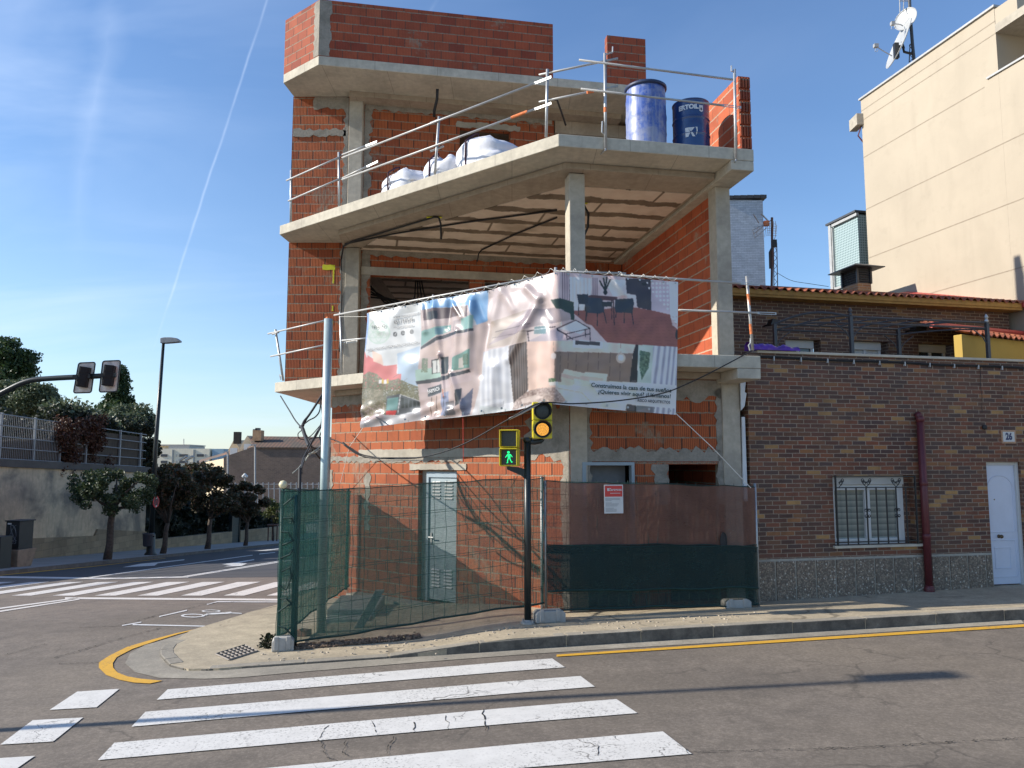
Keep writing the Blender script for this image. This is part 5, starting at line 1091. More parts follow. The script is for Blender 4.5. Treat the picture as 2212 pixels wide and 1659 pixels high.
# notice
nf = frame(fr3(0, -.085, 0), fr3.D); nx0, nx1 = X(nf, 1305, 1080), X(nf, 1346, 1080); nz0, nz1 = Z(nf, 1325, 1109), Z(nf, 1325, 1047)
nt = empty('notice_sheet', nf(nx0, 0, nz0), 'white permit notice with a red heading tied to the brown net', 'notice')
m = MB(); fbox(m, nf, nx0, nx1, -.003, 0, nz0, nz1); m.build('sheet', M_PVC, nt)
m = MB(); fbox(m, nf, nx0+.012, nx1-.012, -.005, -.0035, nz1-.17, nz1-.015); m.build('red_heading', plain('notice_red', (.62, .06, .05), .6, 0, .05), nt)
q = text_mb('Zaragoza', .052, nf, nx0+.165, nz1-.07, -.0065, ext=0, bold=.001); q.build('heading_text', M_PVC, nt)
m = MB(); m.vprism(nf, [(nx0+.045, nz1-.05), (nx0+.072, nz1-.05), (nx0+.072, nz1-.08), (nx0+.058, nz1-.095), (nx0+.045, nz1-.08)], -.007, -.0055); fbox(m, nf, nx0+.09, nx0+.24, -.0065, -.0055, nz1-.125, nz1-.118); m.build('emblem', M_PVC, nt)
m = MB(); rl_ = random.Random(2)
for k in range(13):
    z = nz1-.2-k*.015; 
    if k in (3, 8): continue
    fbox(m, nf, nx0+.02, nx0+.02+rl_.uniform(.08, .22), -.0045, -.0035, z, z+.005)
m.build('text_lines', plain('faded_ink', (.25, .25, .25), .8), nt)
# concrete feet
def foot(x, y, rz, label, w=.46, d=.20, h=.15, dz=0):
    root = empty('concrete_block', Vector((x, y, pz(x, y)+dz)), label, 'concrete block', 'concrete blocks holding the site fence'); fr = frame((x, y), (math.cos(rz), math.sin(rz))); z = pz(x, y)+dz
    m = MB(); m.vprism(fr, [(-w/2, z), (w/2, z), (w/2, z+h*.75), (w/2-.04, z+h), (-w/2+.04, z+h), (-w/2, z+h*.75)], -d/2, d/2); m.build('block', M_BLK, root, bevel=.012)
    for s_ in (-.3, .25): m = MB(); fbox(m, fr, w*s_-.03, w*s_+.03, -d/2-.012, -d/2+.02, z+.02, z+h+.015); m.build('lug', M_BLK, root, bevel=.008)
foot(FA.x+.10, FA.y-.02, R(14), 'grey concrete block under the green corner post at the left end of the fence', .27, .2, .17)
foot(FB.x+.06, FB.y-.22, R(12), 'grey concrete block just right of the traffic signal pole', .42, .2, .16)
foot(FC.x-.32, FC.y-.02, R(10), 'grey concrete block half hidden under the dark net by the brick house', .40, .2, .12)

# ================================================================== signal pole
TP = Vector((.215, 10.75, 0)); tz = pz(TP.x, TP.y)
tl = empty('traffic_signal', Vector((TP.x, TP.y, tz)), 'dark traffic signal pole with yellow heads, one showing a green walking man', 'traffic signal')
ztop = at(1139, 953, TP.y).z
m = MB(); m.tube([Vector((TP.x, TP.y, tz)), Vector((TP.x, TP.y, ztop))], .048, 20); pole = m.build('pole', M_DK, tl, smooth=True)
m = MB(); m.lathe(Vector((TP.x, TP.y, tz)), [(.10, 0), (.10, .02), (.055, .035), (.05, .05)], 20); 
for a in range(4): m.lathe(Vector((TP.x+.09*math.cos(a*1.57+.8), TP.y+.09*math.sin(a*1.57+.8), tz+.02)), [(.012, 0), (.012, .03)], 8)
m.build('base_plate', M_BLK, pole)
cf = frame(TP, (1, -.02))
def Q(x, y, off=0.): q = at(x, y, TP.y+off); return q
m = MB(); m.lathe(Vector((TP.x, TP.y, ztop-.01)), [(.06, 0), (.062, .02), (.062, .05), (.05, .065)], 20); m.tube([Q(1139, 954), Q(1155, 955), Q(1168, 953), Q(1173, 948)], [.036, .04, .036, .03], 10); m.build('top_bracket', M_DK, pole, smooth=True)
a_, b2 = Q(1129, 948), Q(1166, 960)
def head(x0, x1, y0, y1, rot, nm, lbl):
    p0, p1 = Q((x0+x1)/2, y1), Q((x0+x1)/2, y0); w = (Q(x1, y0)-Q(x0, y0)).length; h = p1.z-p0.z
    hf = frame((p0.x, p0.y-.08), (math.cos(rot), math.sin(rot))); z0 = p0.z; hroot = MB()
    for k in range(2):
        zz = z0+k*h/2; fbox(hroot, hf, -w/2, w/2, 0, .16, zz+.002, zz+h/2-.002)
    o = hroot.build(nm, M_YELP, tl, bevel=.012); o['label'] = lbl; return o, hf, z0, w, h
hd1, hf, z0, w, h = head(1150.5, 1192.5, 869, 948, R(3), 'vehicle_head', 'yellow two lamp vehicle head, lower amber lamp lit')
for k, mt in ((0, None), (1, M_LENS)):
    zc = z0+h*(.25+.5*k); c = hf(0, -.002, zc); m = MB(); m.lathe(c, [(.118, 0), (.118, .012), (.105, .012), (.105, 0)], 32, -hf.N); m.build('lamp_ring', M_BLACK, hd1, smooth=False)
    m = MB(); m.lathe(c, [(.104, .0), (.104, .002), (.09, .006), (.02, .009)], 32, -hf.N); ln = m.build('lens', M_LENS, hd1, smooth=True)
    # short visor
    m = MB(); n = 20; vs = []
    for i in range(n+1):
        a = math.pi*(-.15+1.3*i/n); dz_ = .11*math.sin(max(.15, math.pi*i/n)); 
        for rr_ in (.119, .125):
            for d_ in (0, .06+.05*math.sin(math.pi*i/n)): vs.append(c+hf.D*(rr_*math.cos(a))+Vector((0, 0, rr_*math.sin(a)))-hf.N*d_)
    f = []
    for i in range(n):
        o_ = i*4; f += [(o_, o_+1, o_+5, o_+4), (o_+2, o_+6, o_+7, o_+3), (o_+1, o_+3, o_+7, o_+5)]
    m.add(vs, f); m.build('visor', M_BLACK, hd1)
    if k == 0:
        m = MB()
        for ring in range(7):
            nn = max(1, ring*6)
            for i in range(nn):
                a = 2*math.pi*i/nn+ring*.3; p = c+hf.D*(ring*.0135*math.cos(a))+Vector((0, 0, ring*.0135*math.sin(a)))-hf.N*.0085; m.lathe(p, [(.0052, 0), (.0048, .003), (.002, .005)], 6, -hf.N)
        m.build('amber_leds', M_AMB, ln)
hd2, hf, z0, w, h = head(1079, 1120.5, 928, 1007.5, R(-8), 'pedestrian_head', 'yellow pedestrian head with the green walking man lit')
for k in (0, 1):
    zc = z0+h*(.25+.5*k); m = MB(); fbox(m, hf, -w*.40, w*.40, -.006, .0, zc-h*.205, zc+h*.205); scn = m.build('screen', M_LENS, hd2, bevel=.01)
    m = MB(); fbox(m, hf, -w*.46, -w*.42, -.10, -.001, zc-h*.22, zc+h*.21); fbox(m, hf, w*.42, w*.46, -.10, -.001, zc-h*.22, zc+h*.21); fbox(m, hf, -w*.46, w*.46, -.11, -.001, zc+h*.21, zc+h*.232); m.build('hood', M_YELP, hd2, bevel=.004)
    if k == 0:
        man = [(-.006, .068, .016), (-.006, .066, .010)]
        m = MB()
        def blob(x, y, r_): m.lathe(hf(x, -.008, zc+y), [(r_, 0), (r_*.9, .002), (r_*.3, .003)], 7, -hf.N)
        def limb(a, b, r0, r1, n): [blob(a[0]+(b[0]-a[0])*i/n, a[1]+(b[1]-a[1])*i/n, (r0+(r1-r0)*i/n)) for i in range(n+1)]
        for a in range(9): blob(-.008+.012*math.cos(a*.7), .066+.012*math.sin(a*.7), .0062)
        blob(-.008, .066, .006)
        for dx in (-.018, -.006, .006, .016): limb((dx, .038), (dx*.7+.002, -.008), .006, .0058, 5)
        limb((-.02, .036), (-.048, -.002), .0062, .0055, 5); limb((.02, .036), (.044, .004), .0062, .0055, 4)
        limb((-.010, -.016), (-.020, -.048), .0072, .0066, 4); limb((-.020, -.048), (-.018, -.076), .0066, .006, 3); limb((-.018, -.078), (-.030, -.078), .005, .005, 1)
        limb((.010, -.016), (.022, -.044), .0072, .0066, 4); limb((.022, -.044), (.036, -.070), .0066, .006, 3); limb((.036, -.072), (.046, -.066), .005, .005, 1)
        m.build('walking_man', M_GLED, scn)
m = MB(); q0_, q1_ = Q(1098, 1008), Q(1132, 1028); 
m.add([Q(1095, 1007, -.03), Q(1120, 1009, -.03), Q(1133, 1013, -.03), Q(1133, 1034, -.03), Q(1127, 1028, -.03), Q(1095, 1014, -.03)]+[Q(1095, 1007, .03), Q(1120, 1009, .03), Q(1133, 1013, .03), Q(1133, 1034, .03), Q(1127, 1028, .03), Q(1095, 1014, .03)],
      [(0, 1, 2, 3, 4, 5), (11, 10, 9, 8, 7, 6)]+[(i, 6+i, 6+(i+1) % 6, (i+1) % 6) for i in range(6)]); m.build('side_bracket', M_DK, tl)

# ================================================================== pale steel pole and dark service pipe
pp = Vector((-2.75, 11.15, 0)); zt_ = at(716, 689, pp.y).z; pbx = at(697, 1200, pp.y).x
g0 = pz(pbx, pp.y)
m = MB(); m.tube([Vector((pbx, pp.y, g0)), Vector((pbx, pp.y, zt_))], .062, 24); pq = m.build('steel_pole', M_STEELG, smooth=True); tag(pq, 'tall pale galvanised pole standing inside the green net by the corner wall', 'pole')
dp = Vector((-2.82, 10.2, 0)); xb_ = at(643, 1200, dp.y).x; g0 = pz(xb_, dp.y); z1_ = at(652, 1010, dp.y).z
sp_root = empty('service_pipe', Vector((xb_, dp.y, g0)), 'thin black pipe with loose black cables rising from the fence corner to the balcony', 'cable pipe')
m = MB(); m.tube([Vector((xb_, dp.y, g0)), Vector((xb_, dp.y, z1_))], .022, 10); m.build('pipe', M_BLACK, sp_root, smooth=True)
def zc2(x, y): return (1000+x*500/2212)/1.736, (1400+y*375/1659)/1.736
def cb(pts, r, Y=(10.3, 13.), par=sp_root, m_=M_BLACK, nm='cable'):
    q = MB(); n = len(pts); P_ = []
    for i, p in enumerate(pts): 
        x, y = zc2(*p); P_.append(at(x, y, Y[0]+(Y[1]-Y[0])*i/(n-1)))
    # smooth
    S_ = []
    for i in range(len(P_)-1):
        a, b, c, d = P_[max(i-1, 0)], P_[i], P_[i+1], P_[min(i+2, len(P_)-1)]
        for k in range(6):
            t_ = k/6; S_.append(.5*((2*b)+(c-a)*t_+(2*a-5*b+4*c-d)*t_*t_+(3*b-a-3*c+d)*t_**3))
    S_.append(P_[-1]); q.tube(S_, r, 5); return q.build(nm, m_, par, smooth=True)
cb([(560, 1659), (590, 1480), (640, 1350), (720, 1200), (830, 1020), (930, 800), (950, 500), (965, 330), (970, 260)], .013); cb([(580, 1659), (600, 1440), (700, 1230), (820, 1000), (900, 850), (930, 620), (960, 300)], .012)
cb([(570, 1600), (640, 1400), (720, 1260), (740, 1180), (600, 930), (560, 880), (470, 770), (380, 620), (230, 375)], .012, (10.3, 14.6)); cb([(700, 1200), (650, 1080), (590, 900), (560, 890)], .03, (11.5, 12.6))
cb([(580, 900), (620, 800), (700, 700), (820, 520), (900, 390), (960, 300)], .02, (12.4, 13)); cb([(590, 930), (640, 800), (740, 640), (860, 440), (950, 320)], .014, (12.4, 13)); cb([(600, 860), (700, 780), (810, 720), (880, 620), (900, 450), (950, 320)], .011, (12.4, 13))
cb([(620, 920), (560, 960), (520, 1010), (540, 1080), (640, 1090), (740, 1030), (840, 920), (920, 820)], .008, (12.3, 12.8)); cb([(720, 1200), (800, 1240), (890, 1230), (900, 1150), (880, 1050), (920, 950), (960, 880), (965, 600)], .010, (11.5, 12.9))
cb([(640, 1450), (700, 1360), (780, 1300), (860, 1240), (900, 1200)], .010, (11.2, 11.8), m_=plain('pale_cable', (.42, .42, .36), .7)); cb([(640, 1380), (720, 1330), (800, 1320), (880, 1260)], .009, (11.2, 11.8), m_=plain('pale_cable', (.42, .42, .36), .7)); cb([(430, 1659), (520, 1580), (570, 1520)], .008, (10.4, 10.5), m_=plain('pale_cable', (.42, .42, .36), .7))
cb([(740, 1260), (820, 1340), (880, 1410), (940, 1450), (990, 1440)], .014, (11.6, 12.2)); cb([(900, 480), (920, 700), (940, 900), (905, 1100), (890, 1230)], .008, (12.8, 12)); 
# overhead service line from pole to banner corner and the right slab
def spline(P_, k_=8):
    S_ = []
    for i in range(len(P_)-1):
        a, b, c, d = P_[max(i-1, 0)], P_[i], P_[i+1], P_[min(i+2, len(P_)-1)]
        for k in range(k_):
            t_ = k/k_; S_.append(.5*((2*b)+(c-a)*t_+(2*a-5*b+4*c-d)*t_*t_+(3*b-a-3*c+d)*t_**3))
    return S_+[P_[-1]]
line_root = empty('service_line', at(740, 960, 11.4), 'black cable sagging from the left cable bundle across the banner to the right balcony', 'cable')
for o_, y_ in ((0, 11.3), (3, 11.32)):
    m = MB(); m.tube(spline([at(740+o_, 955+o_*2, 11.6), at(770, 977+o_, 11.5), at(800, 986+o_, 11.4), at(850, 991-o_*.5, 11.2), at(920, 986, 11.05), at(1000, 960, 10.85), at(1100, 905, 10.65), at(1165, 871, 10.55), at(1240, 872, 10.6), at(1340, 865, 10.7), at(1433, 849, 10.85), at(1500, 822, 11.0), at(1560, 792, 11.15), at(1625, 757, 11.3)]), .010, 6); m.build('cable', M_BLACK, line_root, smooth=True)
m = MB(); m.tube(spline([at(660, 950, 12.2), at(700, 945, 12.4), at(740, 958, 12.2), at(775, 979, 11.6)]), .010, 6); m.build('cable', M_BLACK, line_root, smooth=True)
m = MB(); m.tube(spline([at(1100, 905, 10.66), at(1135, 888, 10.6), at(1170, 868, 10.56)]), .016, 6); m.build('pale_sleeve', M_PALEG, line_root)

# ================================================================== rubble, plank, steps behind the net
rb = random.Random(11); m = MB()
for k in range(900):
    u = rb.uniform(.25, 1.85); v = abs(rb.gauss(0, .14))-.13; p = fr1(u, v, 0); s_ = rb.uniform(.006, .020)*(1.8 if rb.random() < .06 else 1); z = pz(p.x, p.y)+s_*.3+.05*rb.random()*max(0, 1-abs(v)/.2)
    a = rb.uniform(0, 3); m.box((p.x, p.y, z), s_*2, s_*1.4, s_, Vector((math.cos(a), math.sin(a), 0)), Vector((-math.sin(a), math.cos(a), 0)))
tag(m.build('rubble', plain('rubble', (.17, .12, .085), .95, 0, .6, 25), bevel=0), 'strip of crumbled rubble and dry leaves along the foot of the green net', 'rubble', None, 'stuff')
m = MB()
for k in range(170):
    x = rb.uniform(-3.2, 3.5); p = Vector((x, 10.5+.19*x-abs(rb.gauss(0, .28)), 0)); s_ = rb.uniform(.006, .016); z = pz(p.x, p.y)+s_*.4; a = rb.uniform(0, 3)
    m.box((p.x, p.y, z), s_*2, s_*1.5, s_, Vector((math.cos(a), math.sin(a), 0)), Vector((-math.sin(a), math.cos(a), 0)))
tag(m.build('gravel_crumbs', plain('pale_crumbs', (.42, .36, .28), .9, 0, .3, 40)), 'scattered pale mortar crumbs on the pavement', 'crumbs', None, 'stuff')
q = at(786, 1290, 11.5); pk = frame((at(778, 1300, 11.3).x, 11.35), (1, .15)); z_ = pz(pk.P.x, pk.P.y)
m = MB(); m.add([pk(-.09, 0, z_), pk(.04, 0, z_), pk(.04, .12, z_), pk(-.09, .12, z_), pk(.20, .15, z_+.5), pk(.33, .15, z_+.5), pk(.33, .27, z_+.5), pk(.20, .27, z_+.5)], [(3, 2, 1, 0), (4, 5, 6, 7), (0, 1, 5, 4), (1, 2, 6, 5), (2, 3, 7, 6), (3, 0, 4, 7)])
tag(m.build('timber_board', M_WOOD, bevel=.006), 'short grey board leaning against the wall behind the green net', 'board')
m = MB(); sf = frame((at(706, 1300, 12.2).x, 12.2), (1, .05)); z_ = pz(sf.P.x, 12.2)
fbox(m, sf, 0, .75, 0, 1.3, z_-.1, z_+.14); fbox(m, sf, .05, .70, -.35, -.02, z_-.1, z_+.06); tag(m.build('concrete_footing', M_BLK, bevel=.015), 'rough concrete footing slab behind the green net left of the board', 'footing')
for k, (x, y, lb) in enumerate([(640, 1372, 'broken terracotta piece beside the left concrete block')]):
    g = ghit(x+14, y+2, .03); m = MB(); m.prism([(g.x-.12, g.y-.05), (g.x+.05, g.y-.06), (g.x+.12, g.y+.03), (g.x-.02, g.y+.08)], pz(g.x, g.y)-.0, pz(g.x, g.y)+.09); tag(m.build('broken_tile', plain('terracotta_bit', (.30, .16, .11), .9), bevel=.01), lb, 'rubble piece')
# weed at the corner post
def weed(c, n, r_, h, mt, label, seed):
    rn = np.random.RandomState(seed); m = MB()
    for k in range(n):
        a = rn.rand()*6.28; d_ = rn.rand()*r_; z = rn.rand()*h; p = Vector((c.x+math.cos(a)*d_, c.y+math.sin(a)*d_, c.z+z)); s_ = .022+.02*rn.rand(); d1 = Vector((rn.randn(), rn.randn(), rn.randn()*.6)).normalized(); d2 = d1.cross(Vector((rn.randn(), rn.randn(), rn.randn()))).normalized()
        m.quad(p-d1*s_, p-d2*s_*.45, p+d1*s_, p+d2*s_*.45)
    root = empty('weed', c, label, 'plant'); m.build('leaves', mt, root); st = MB()
    for k in range(7): a = k*.9; st.tube([c, c+Vector((math.cos(a)*r_*.8, math.sin(a)*r_*.8, h*.8))], .004, 4)
    st.build('stems', M_BARK, root)
g = Vector((-3.17, 10.25, pz(-3.17, 10.25))); weed(g, 150, .12, .16, M_LFD, 'small dark green weed growing beside the left concrete block', 3)
# ================================================================== brick house number 26
HA = R(12.6); H1 = Vector((math.cos(HA), math.sin(HA), 0)); HN = Vector((-math.sin(HA), math.cos(HA), 0))
HP = Vector((3.70, 12.02, 0)); hs = frame(HP, H1)
house = empty('brick_house', Vector((HP.x, HP.y, 0)), 'low dark brown face brick house with white door and barred window under a terrace', 'house')
hX = lambda x, y: X(hs, x, y)
hZ = lambda x, y: Z(hs, x, y)
zc_ = hZ(1900, 763.5); pt = .64
wx0, wx1, wz0, wz1 = hX(1801, 1100), hX(1976, 1100), hZ(1890, 1176), hZ(1890, 1027)
dx0, dx1, dzt = hX(2130, 1000), hX(2204, 1000), hZ(2160, 998)
wall_mb(hs, 0, 8.6, -.5, zc_-.064, 0, .25, [(wx0, wx1, wz0, wz1), (dx0, dx1, .10, dzt)]).build('wall', M_EB, house)
m = MB(); fbox(m, hs, .18, 8.6, -.035, .30, zc_-.062, zc_-.02); m.build('coping', M_SILL, house, bevel=.006)
m = MB(); m2p = MB(); u = .02; k = 0
for i in range(26):
    a = u; b_2 = u+.345
    if b_2 > dx0-.01 and a < dx1+.02:
        if a < dx0-.1: b_2 = dx0-.015
        else: u = max(u+.35, dx1+.02) if u < dx1 else u+.35; continue
    if b_2 > 8.6: break
    fbox(m if a < dx0 else m2p, hs, a+.012, b_2-.012, -.028, -.001, -.45, pt-.02); u += .35
m.build('plinth', M_PEB, house, bevel=.006); m2p.build('plinth', M_PEB, house, bevel=.006)
m = MB(); fbox(m, hs, .0, dx0-.003, -.010, -.0005, -.45, pt+.015); m.build('plinth_mortar', M_LIN, house)
# window
win = MB(); fr_ = .05; v0 = .11
fbox(win, hs, wx0, wx0+.04, v0, v0+.07, wz0, wz1); fbox(win, hs, wx1-.20, wx1-.12, v0, v0+.07, wz0, wz1); fbox(win, hs, wx0+.04, wx1-.2, v0, v0+.07, wz0, wz0+.045); fbox(win, hs, wx0+.04, wx1-.2, v0, v0+.07, wz1-.19, wz1-.15)
xm = (wx0+wx1-.16)/2
for a, b_2 in ((wx0+.04, xm+.02), (xm-.02+.045, wx1-.2)):
    fbox(win, hs, a, a+.045, v0-.02, v0+.05, wz0+.046, wz1-.191); fbox(win, hs, b_2-.045, b_2, v0-.018, v0+.05, wz0+.046, wz1-.191); fbox(win, hs, a+.045, b_2-.045, v0-.02, v0+.05, wz0+.046, wz0+.09); fbox(win, hs, a+.045, b_2-.045, v0-.02, v0+.05, wz1-.235, wz1-.191)
wo = win.build('window', M_PVC, house, bevel=.004)
m = MB(); fbox(m, hs, wx0+.04, wx1-.2, v0+.03, v0+.034, wz0+.05, wz1-.2); m.build('pane', M_BLIND, wo)
m = MB(); fbox(m, hs, wx0, wx1-.12, v0-.03, v0+.1, wz1-.148, wz1-.002); m.build('shutter_box', M_SHUT, wo, bevel=.004)
m = MB(); fbox(m, hs, wx1-.12, wx1-.0, v0+.0, v0+.13, wz0, wz1); m.build('reveal', M_EB, wo)
m = MB(); fbox(m, hs, wx0-.04, wx1+.10, -.05, .11, wz0-.045, wz0-.003); m.build('sill', M_SILL, house, bevel=.004)
gm = MB(); gv = -.06; g0_, g1_ = wx0+.01, wx1-.02
for z in (wz0+.05, wz1-.19, wz1-.02): fbox(gm, hs, g0_, g1_, gv-.006, gv+.006, z-.008, z+.008)
for u in (g0_, g1_): fbox(gm, hs, u-.011, u+.011, gv-.011, gv+.011, wz0+.0, wz1-.0)
for u in (g0_, g1_):
    for z in (wz0+.05, wz1-.02): gm.tube([hs(u, gv, z), hs(u, .12, z)], .008, 6)
nb = 7
for i in range(nb):
    u = g0_+(g1_-g0_)*(i+1)/(nb+1.0); gm.tube([hs(u, gv, wz0+.01), hs(u, gv, wz1-.19)], .012, 6)
grl = gm.build('window_grille', M_IRON, house)
def scroll(cx, cz, r_, sx, sz, m, turns=1.35):
    pts = []
    for k in range(16):
        a = k/15*turns*2*math.pi; rr_ = r_*(1-.62*k/15); pts.append(hs(cx+sx*(r_-rr_*math.cos(a)), gv-.01, cz+sz*rr_*math.sin(a)))
    m.tube(pts, .006, 5)
m = MB()
for u, half in ((g0_+.05, 0), (g0_+(g1_-g0_)*3/8+.0, 1), (g0_+(g1_-g0_)*6/8-.0, 1)):
    for s_ in ((-1, 1) if half else (1,)):
        scroll(u, wz1-.12, .032, s_, 1, m); scroll(u+s_*.035, wz1-.07, .03, s_, -1, m); m.tube([hs(u, gv-.01, wz1-.18), hs(u+s_*.05, gv-.01, wz1-.14), hs(u+s_*.09, gv-.01, wz1-.08)], .006, 5)
for i in (3, 6):
    u = g0_+(g1_-g0_)*i/8
    for s_ in (-1, 1):
        for q_ in (-1, 1): scroll(u, wz0+.50+q_*.045, .028, s_, q_, m)
m.build('scrolls', M_IRON, grl)
# door
dm = MB(); fbox(dm, hs, dx0+.001, dx0+.03, .06, .14, .10, dzt-.002); fbox(dm, hs, dx1-.055, dx1-.001, .05, .14, .10, dzt-.002); fbox(dm, hs, dx0+.03, dx1-.055, .06, .14, dzt-.05, dzt-.002); dfr = dm.build('door_frame', M_PVC, house, bevel=.004)
m = MB(); fbox(m, hs, dx0+.032, dx1-.057, .085, .13, .12, dzt-.052); dl = m.build('door', M_WHITE, house, bevel=.003); dl['label'] = 'white panelled front door with an arched upper moulding'
lx0, lx1 = dx0+.032, dx1-.057
def mould(pts, mm_, r_=.008): mm_.tube([hs(u, .083, z) for u, z in pts], r_, 6)
m = MB(); a, b_2 = lx0+.045, lx1-.06; zc1 = dzt-.18-(b_2-a)/2
mould([(a, .98), (a, zc1)]+[((a+b_2)/2-(b_2-a)/2*math.cos(t_), zc1+(b_2-a)/2*math.sin(t_)*.8) for t_ in np.linspace(0, math.pi, 14)]+[(b_2, zc1), (b_2, .98), (a, .98)], m)
mould([(a, .84), (b_2, .84), (b_2, .24), (a, .24), (a, .84)], m); mould([(a+.07, .72), (b_2-.12, .72), (b_2-.12, .38), (a+.07, .38), (a+.07, .72)], m); m.build('moulding', M_WHITE, dl)
m = MB(); m.lathe(hs(lx0+.21, .085, .91), [(.03, 0), (.03, .008), (.012, .012), (.012, .035), (.028, .045), (.032, .06), (.026, .075), (.01, .08)], 16, -H1.cross(Vector((0, 0, 1))) if False else -HN); m.build('knob', M_BRASS, dl, smooth=True)
m = MB(); m.lathe(hs(lx0+.17, .085, 1.52), [(.012, 0), (.012, .004), (.006, .005)], 12, -HN); m.build('peephole', M_BRASS, dl)
m = MB(); fbox(m, hs, dx0-.1, dx1+.1, -.12, .14, .0, .098); m.build('door_step', M_SILL, house, bevel=.006)
# number tile
n0, n1, nz0_, nz1_ = hX(2162, 940), hX(2193, 940), hZ(2178, 958), hZ(2178, 929)
m = MB(); fbox(m, hs, n0, n1, -.012, -.001, nz0_, nz1_); tl_ = m.build('number_tile', plain('ornate_tile_border', (.42, .24, .14), .4, 0, .4, 60), house)
m = MB(); fbox(m, hs, n0+.03, n1-.03, -.014, -.0125, nz0_+.03, nz1_-.03); m.build('tile_face', M_PVC, tl_)
q = text_mb('26', .155, hs, (n0+n1)/2, (nz0_+nz1_)/2-.0, -.0155, ext=0, bold=.008, sx=.85); q.build('digits', plain('navy_enamel', (.012, .02, .10), .4, 0, 0), tl_)
# drain pipe
pf2 = frame(HP-HN*.075, H1); pu = X(pf2, 1998, 1100); ptz = Z(pf2, 1988, 900); m = MB(); m.tube([pf2(pu, 0, .08), pf2(pu, 0, ptz)], .058, 18)
pipe = m.build('drain_pipe', M_MAROON, house, smooth=True); m = MB()
for z in (ptz-.05, Z(pf2, 1998, 1045), Z(pf2, 2000, 1160)): m.lathe(pf2(pu, 0, z-.03), [(.058, 0), (.066, .005), (.066, .075), (.058, .08)], 18)
m.lathe(pf2(pu, 0, .0), [(.055, 0), (.078, .02), (.078, .14), (.058, .18)], 18); m.tube([pf2(pu, 0, ptz-.02), pf2(pu, .06, ptz+.05)], .058, 12); m.build('collar', M_MAROON, pipe, smooth=True)
# wall cable
m = MB(); pts = [hs(u, -.02, hZ(1700, 772)-.0+.006*math.sin(u*3)-(.008*u)) for u in np.linspace(.2, 8.5, 60)]; m.tube(pts, .014, 6); m.tube([p+Vector((0, 0, -.022)) for p in pts], .008, 5); wc = m.build('wall_cable', M_BLACK, house, smooth=True)
m = MB()
for u in np.arange(.45, 8.4, .48): z = hZ(1700, 772)-.008*u; fbox(m, hs, u, u+.02, -.038, -.001, z-.06, z+.01)
m.build('clip', M_STEELW, wc)
m = MB(); du = hX(2119, 850); m.tube([hs(du+.01*math.sin(k), -.01, hZ(1700, 772)-.05-k*.065) for k in range(13)], .004, 4); m.lathe(hs(du+.01, -.005, hZ(2120, 923)), [(.03, 0), (.045, .01), (.045, .03), (.02, .045)], 10, -HN); m.build('wall_socket', M_BLACK, house)
# near-black box painted in as the shade inside the joint
m = MB(); m.box(hs(-.03, .30, 1.6), .10, .1, 4.0, H1, HN); m.build('gap_shade_fill', M_DARK, house)
m = MB(); m.vprism(hs, [(-.115, 1.55), (-.045, 1.55), (-.05, 2.85), (-.10, 2.85)], .02, .05); m.vprism(hs, [(-.12, 2.95), (-.06, 3.02), (-.02, 3.22), (-.05, 3.24), (-.02, 3.45), (-.07, 3.46), (-.12, 3.45)], .0, .03)
tag(m.build('foam_board', M_FOAM), 'white foam board sticking out of the narrow gap between the two houses', 'foam board')
# terrace and upper storey
m = MB(); m.prism(xy(hs(0, .25, 0), hs(8.6, .25, 0), hs(8.6, 3.2, 0), hs(0, 3.2, 0)), 2.9, 3.0); m.build('terrace_floor', M_LIN, house)
uf = frame(HP+HN*3.0, H1); ue = X(uf, 2182, 720)
zE = Z(uf, 1890, 659)
wz_t = Z(uf, 1740, 734)
ow = [(X(uf, a, 745), X(uf, b_2, 745), 3.3, Z(uf, (a+b_2)/2, y_)) for a, b_2, y_ in ((1697, 1773, 733), (1842, 1919, 737), (1984, 2059, 743))]
wall_mb(uf, -.0, ue, 2.95, zE, 0, .25, ow).build('upper_wall', M_EB2, house)
uwz = []
for i, (a, b_2, z0_, z1_) in enumerate(ow):
    w_ = b_2-a; m = MB(); e = b_2-.12*w_
    fbox(m, uf, a, e, .10, .2, z1_-.17, z1_); wo = m.build('shutter_box', M_SHUT, house, bevel=.004); wo['label'] = ['shutter box of the left upper window', 'shutter box of the middle upper window', 'shutter box of the right upper window'][i]
    m = MB(); fbox(m, uf, a, a+.05, .12, .18, z0_, z1_-.171); fbox(m, uf, e-.06, e, .12, .18, z0_, z1_-.171); fbox(m, uf, (a+e)/2-.03, (a+e)/2+.03, .12, .18, z0_, z1_-.171); m.build('frame', M_PVC, wo)
    m = MB(); fbox(m, uf, a+.05, e-.06, .15, .16, z0_, z1_-.171)
    m.build('pane' if i != 1 else 'shutter', M_GLASS if i != 1 else M_SHUT, wo)
m = MB(); fbox(m, uf, -.3, ue+.06, -.30, .0, zE-.02, zE+.03); fbox(m, uf, -.3, ue+.06, -.32, -.26, zE+.031, zE+.13); m.build('eave_board', M_OCH, house)
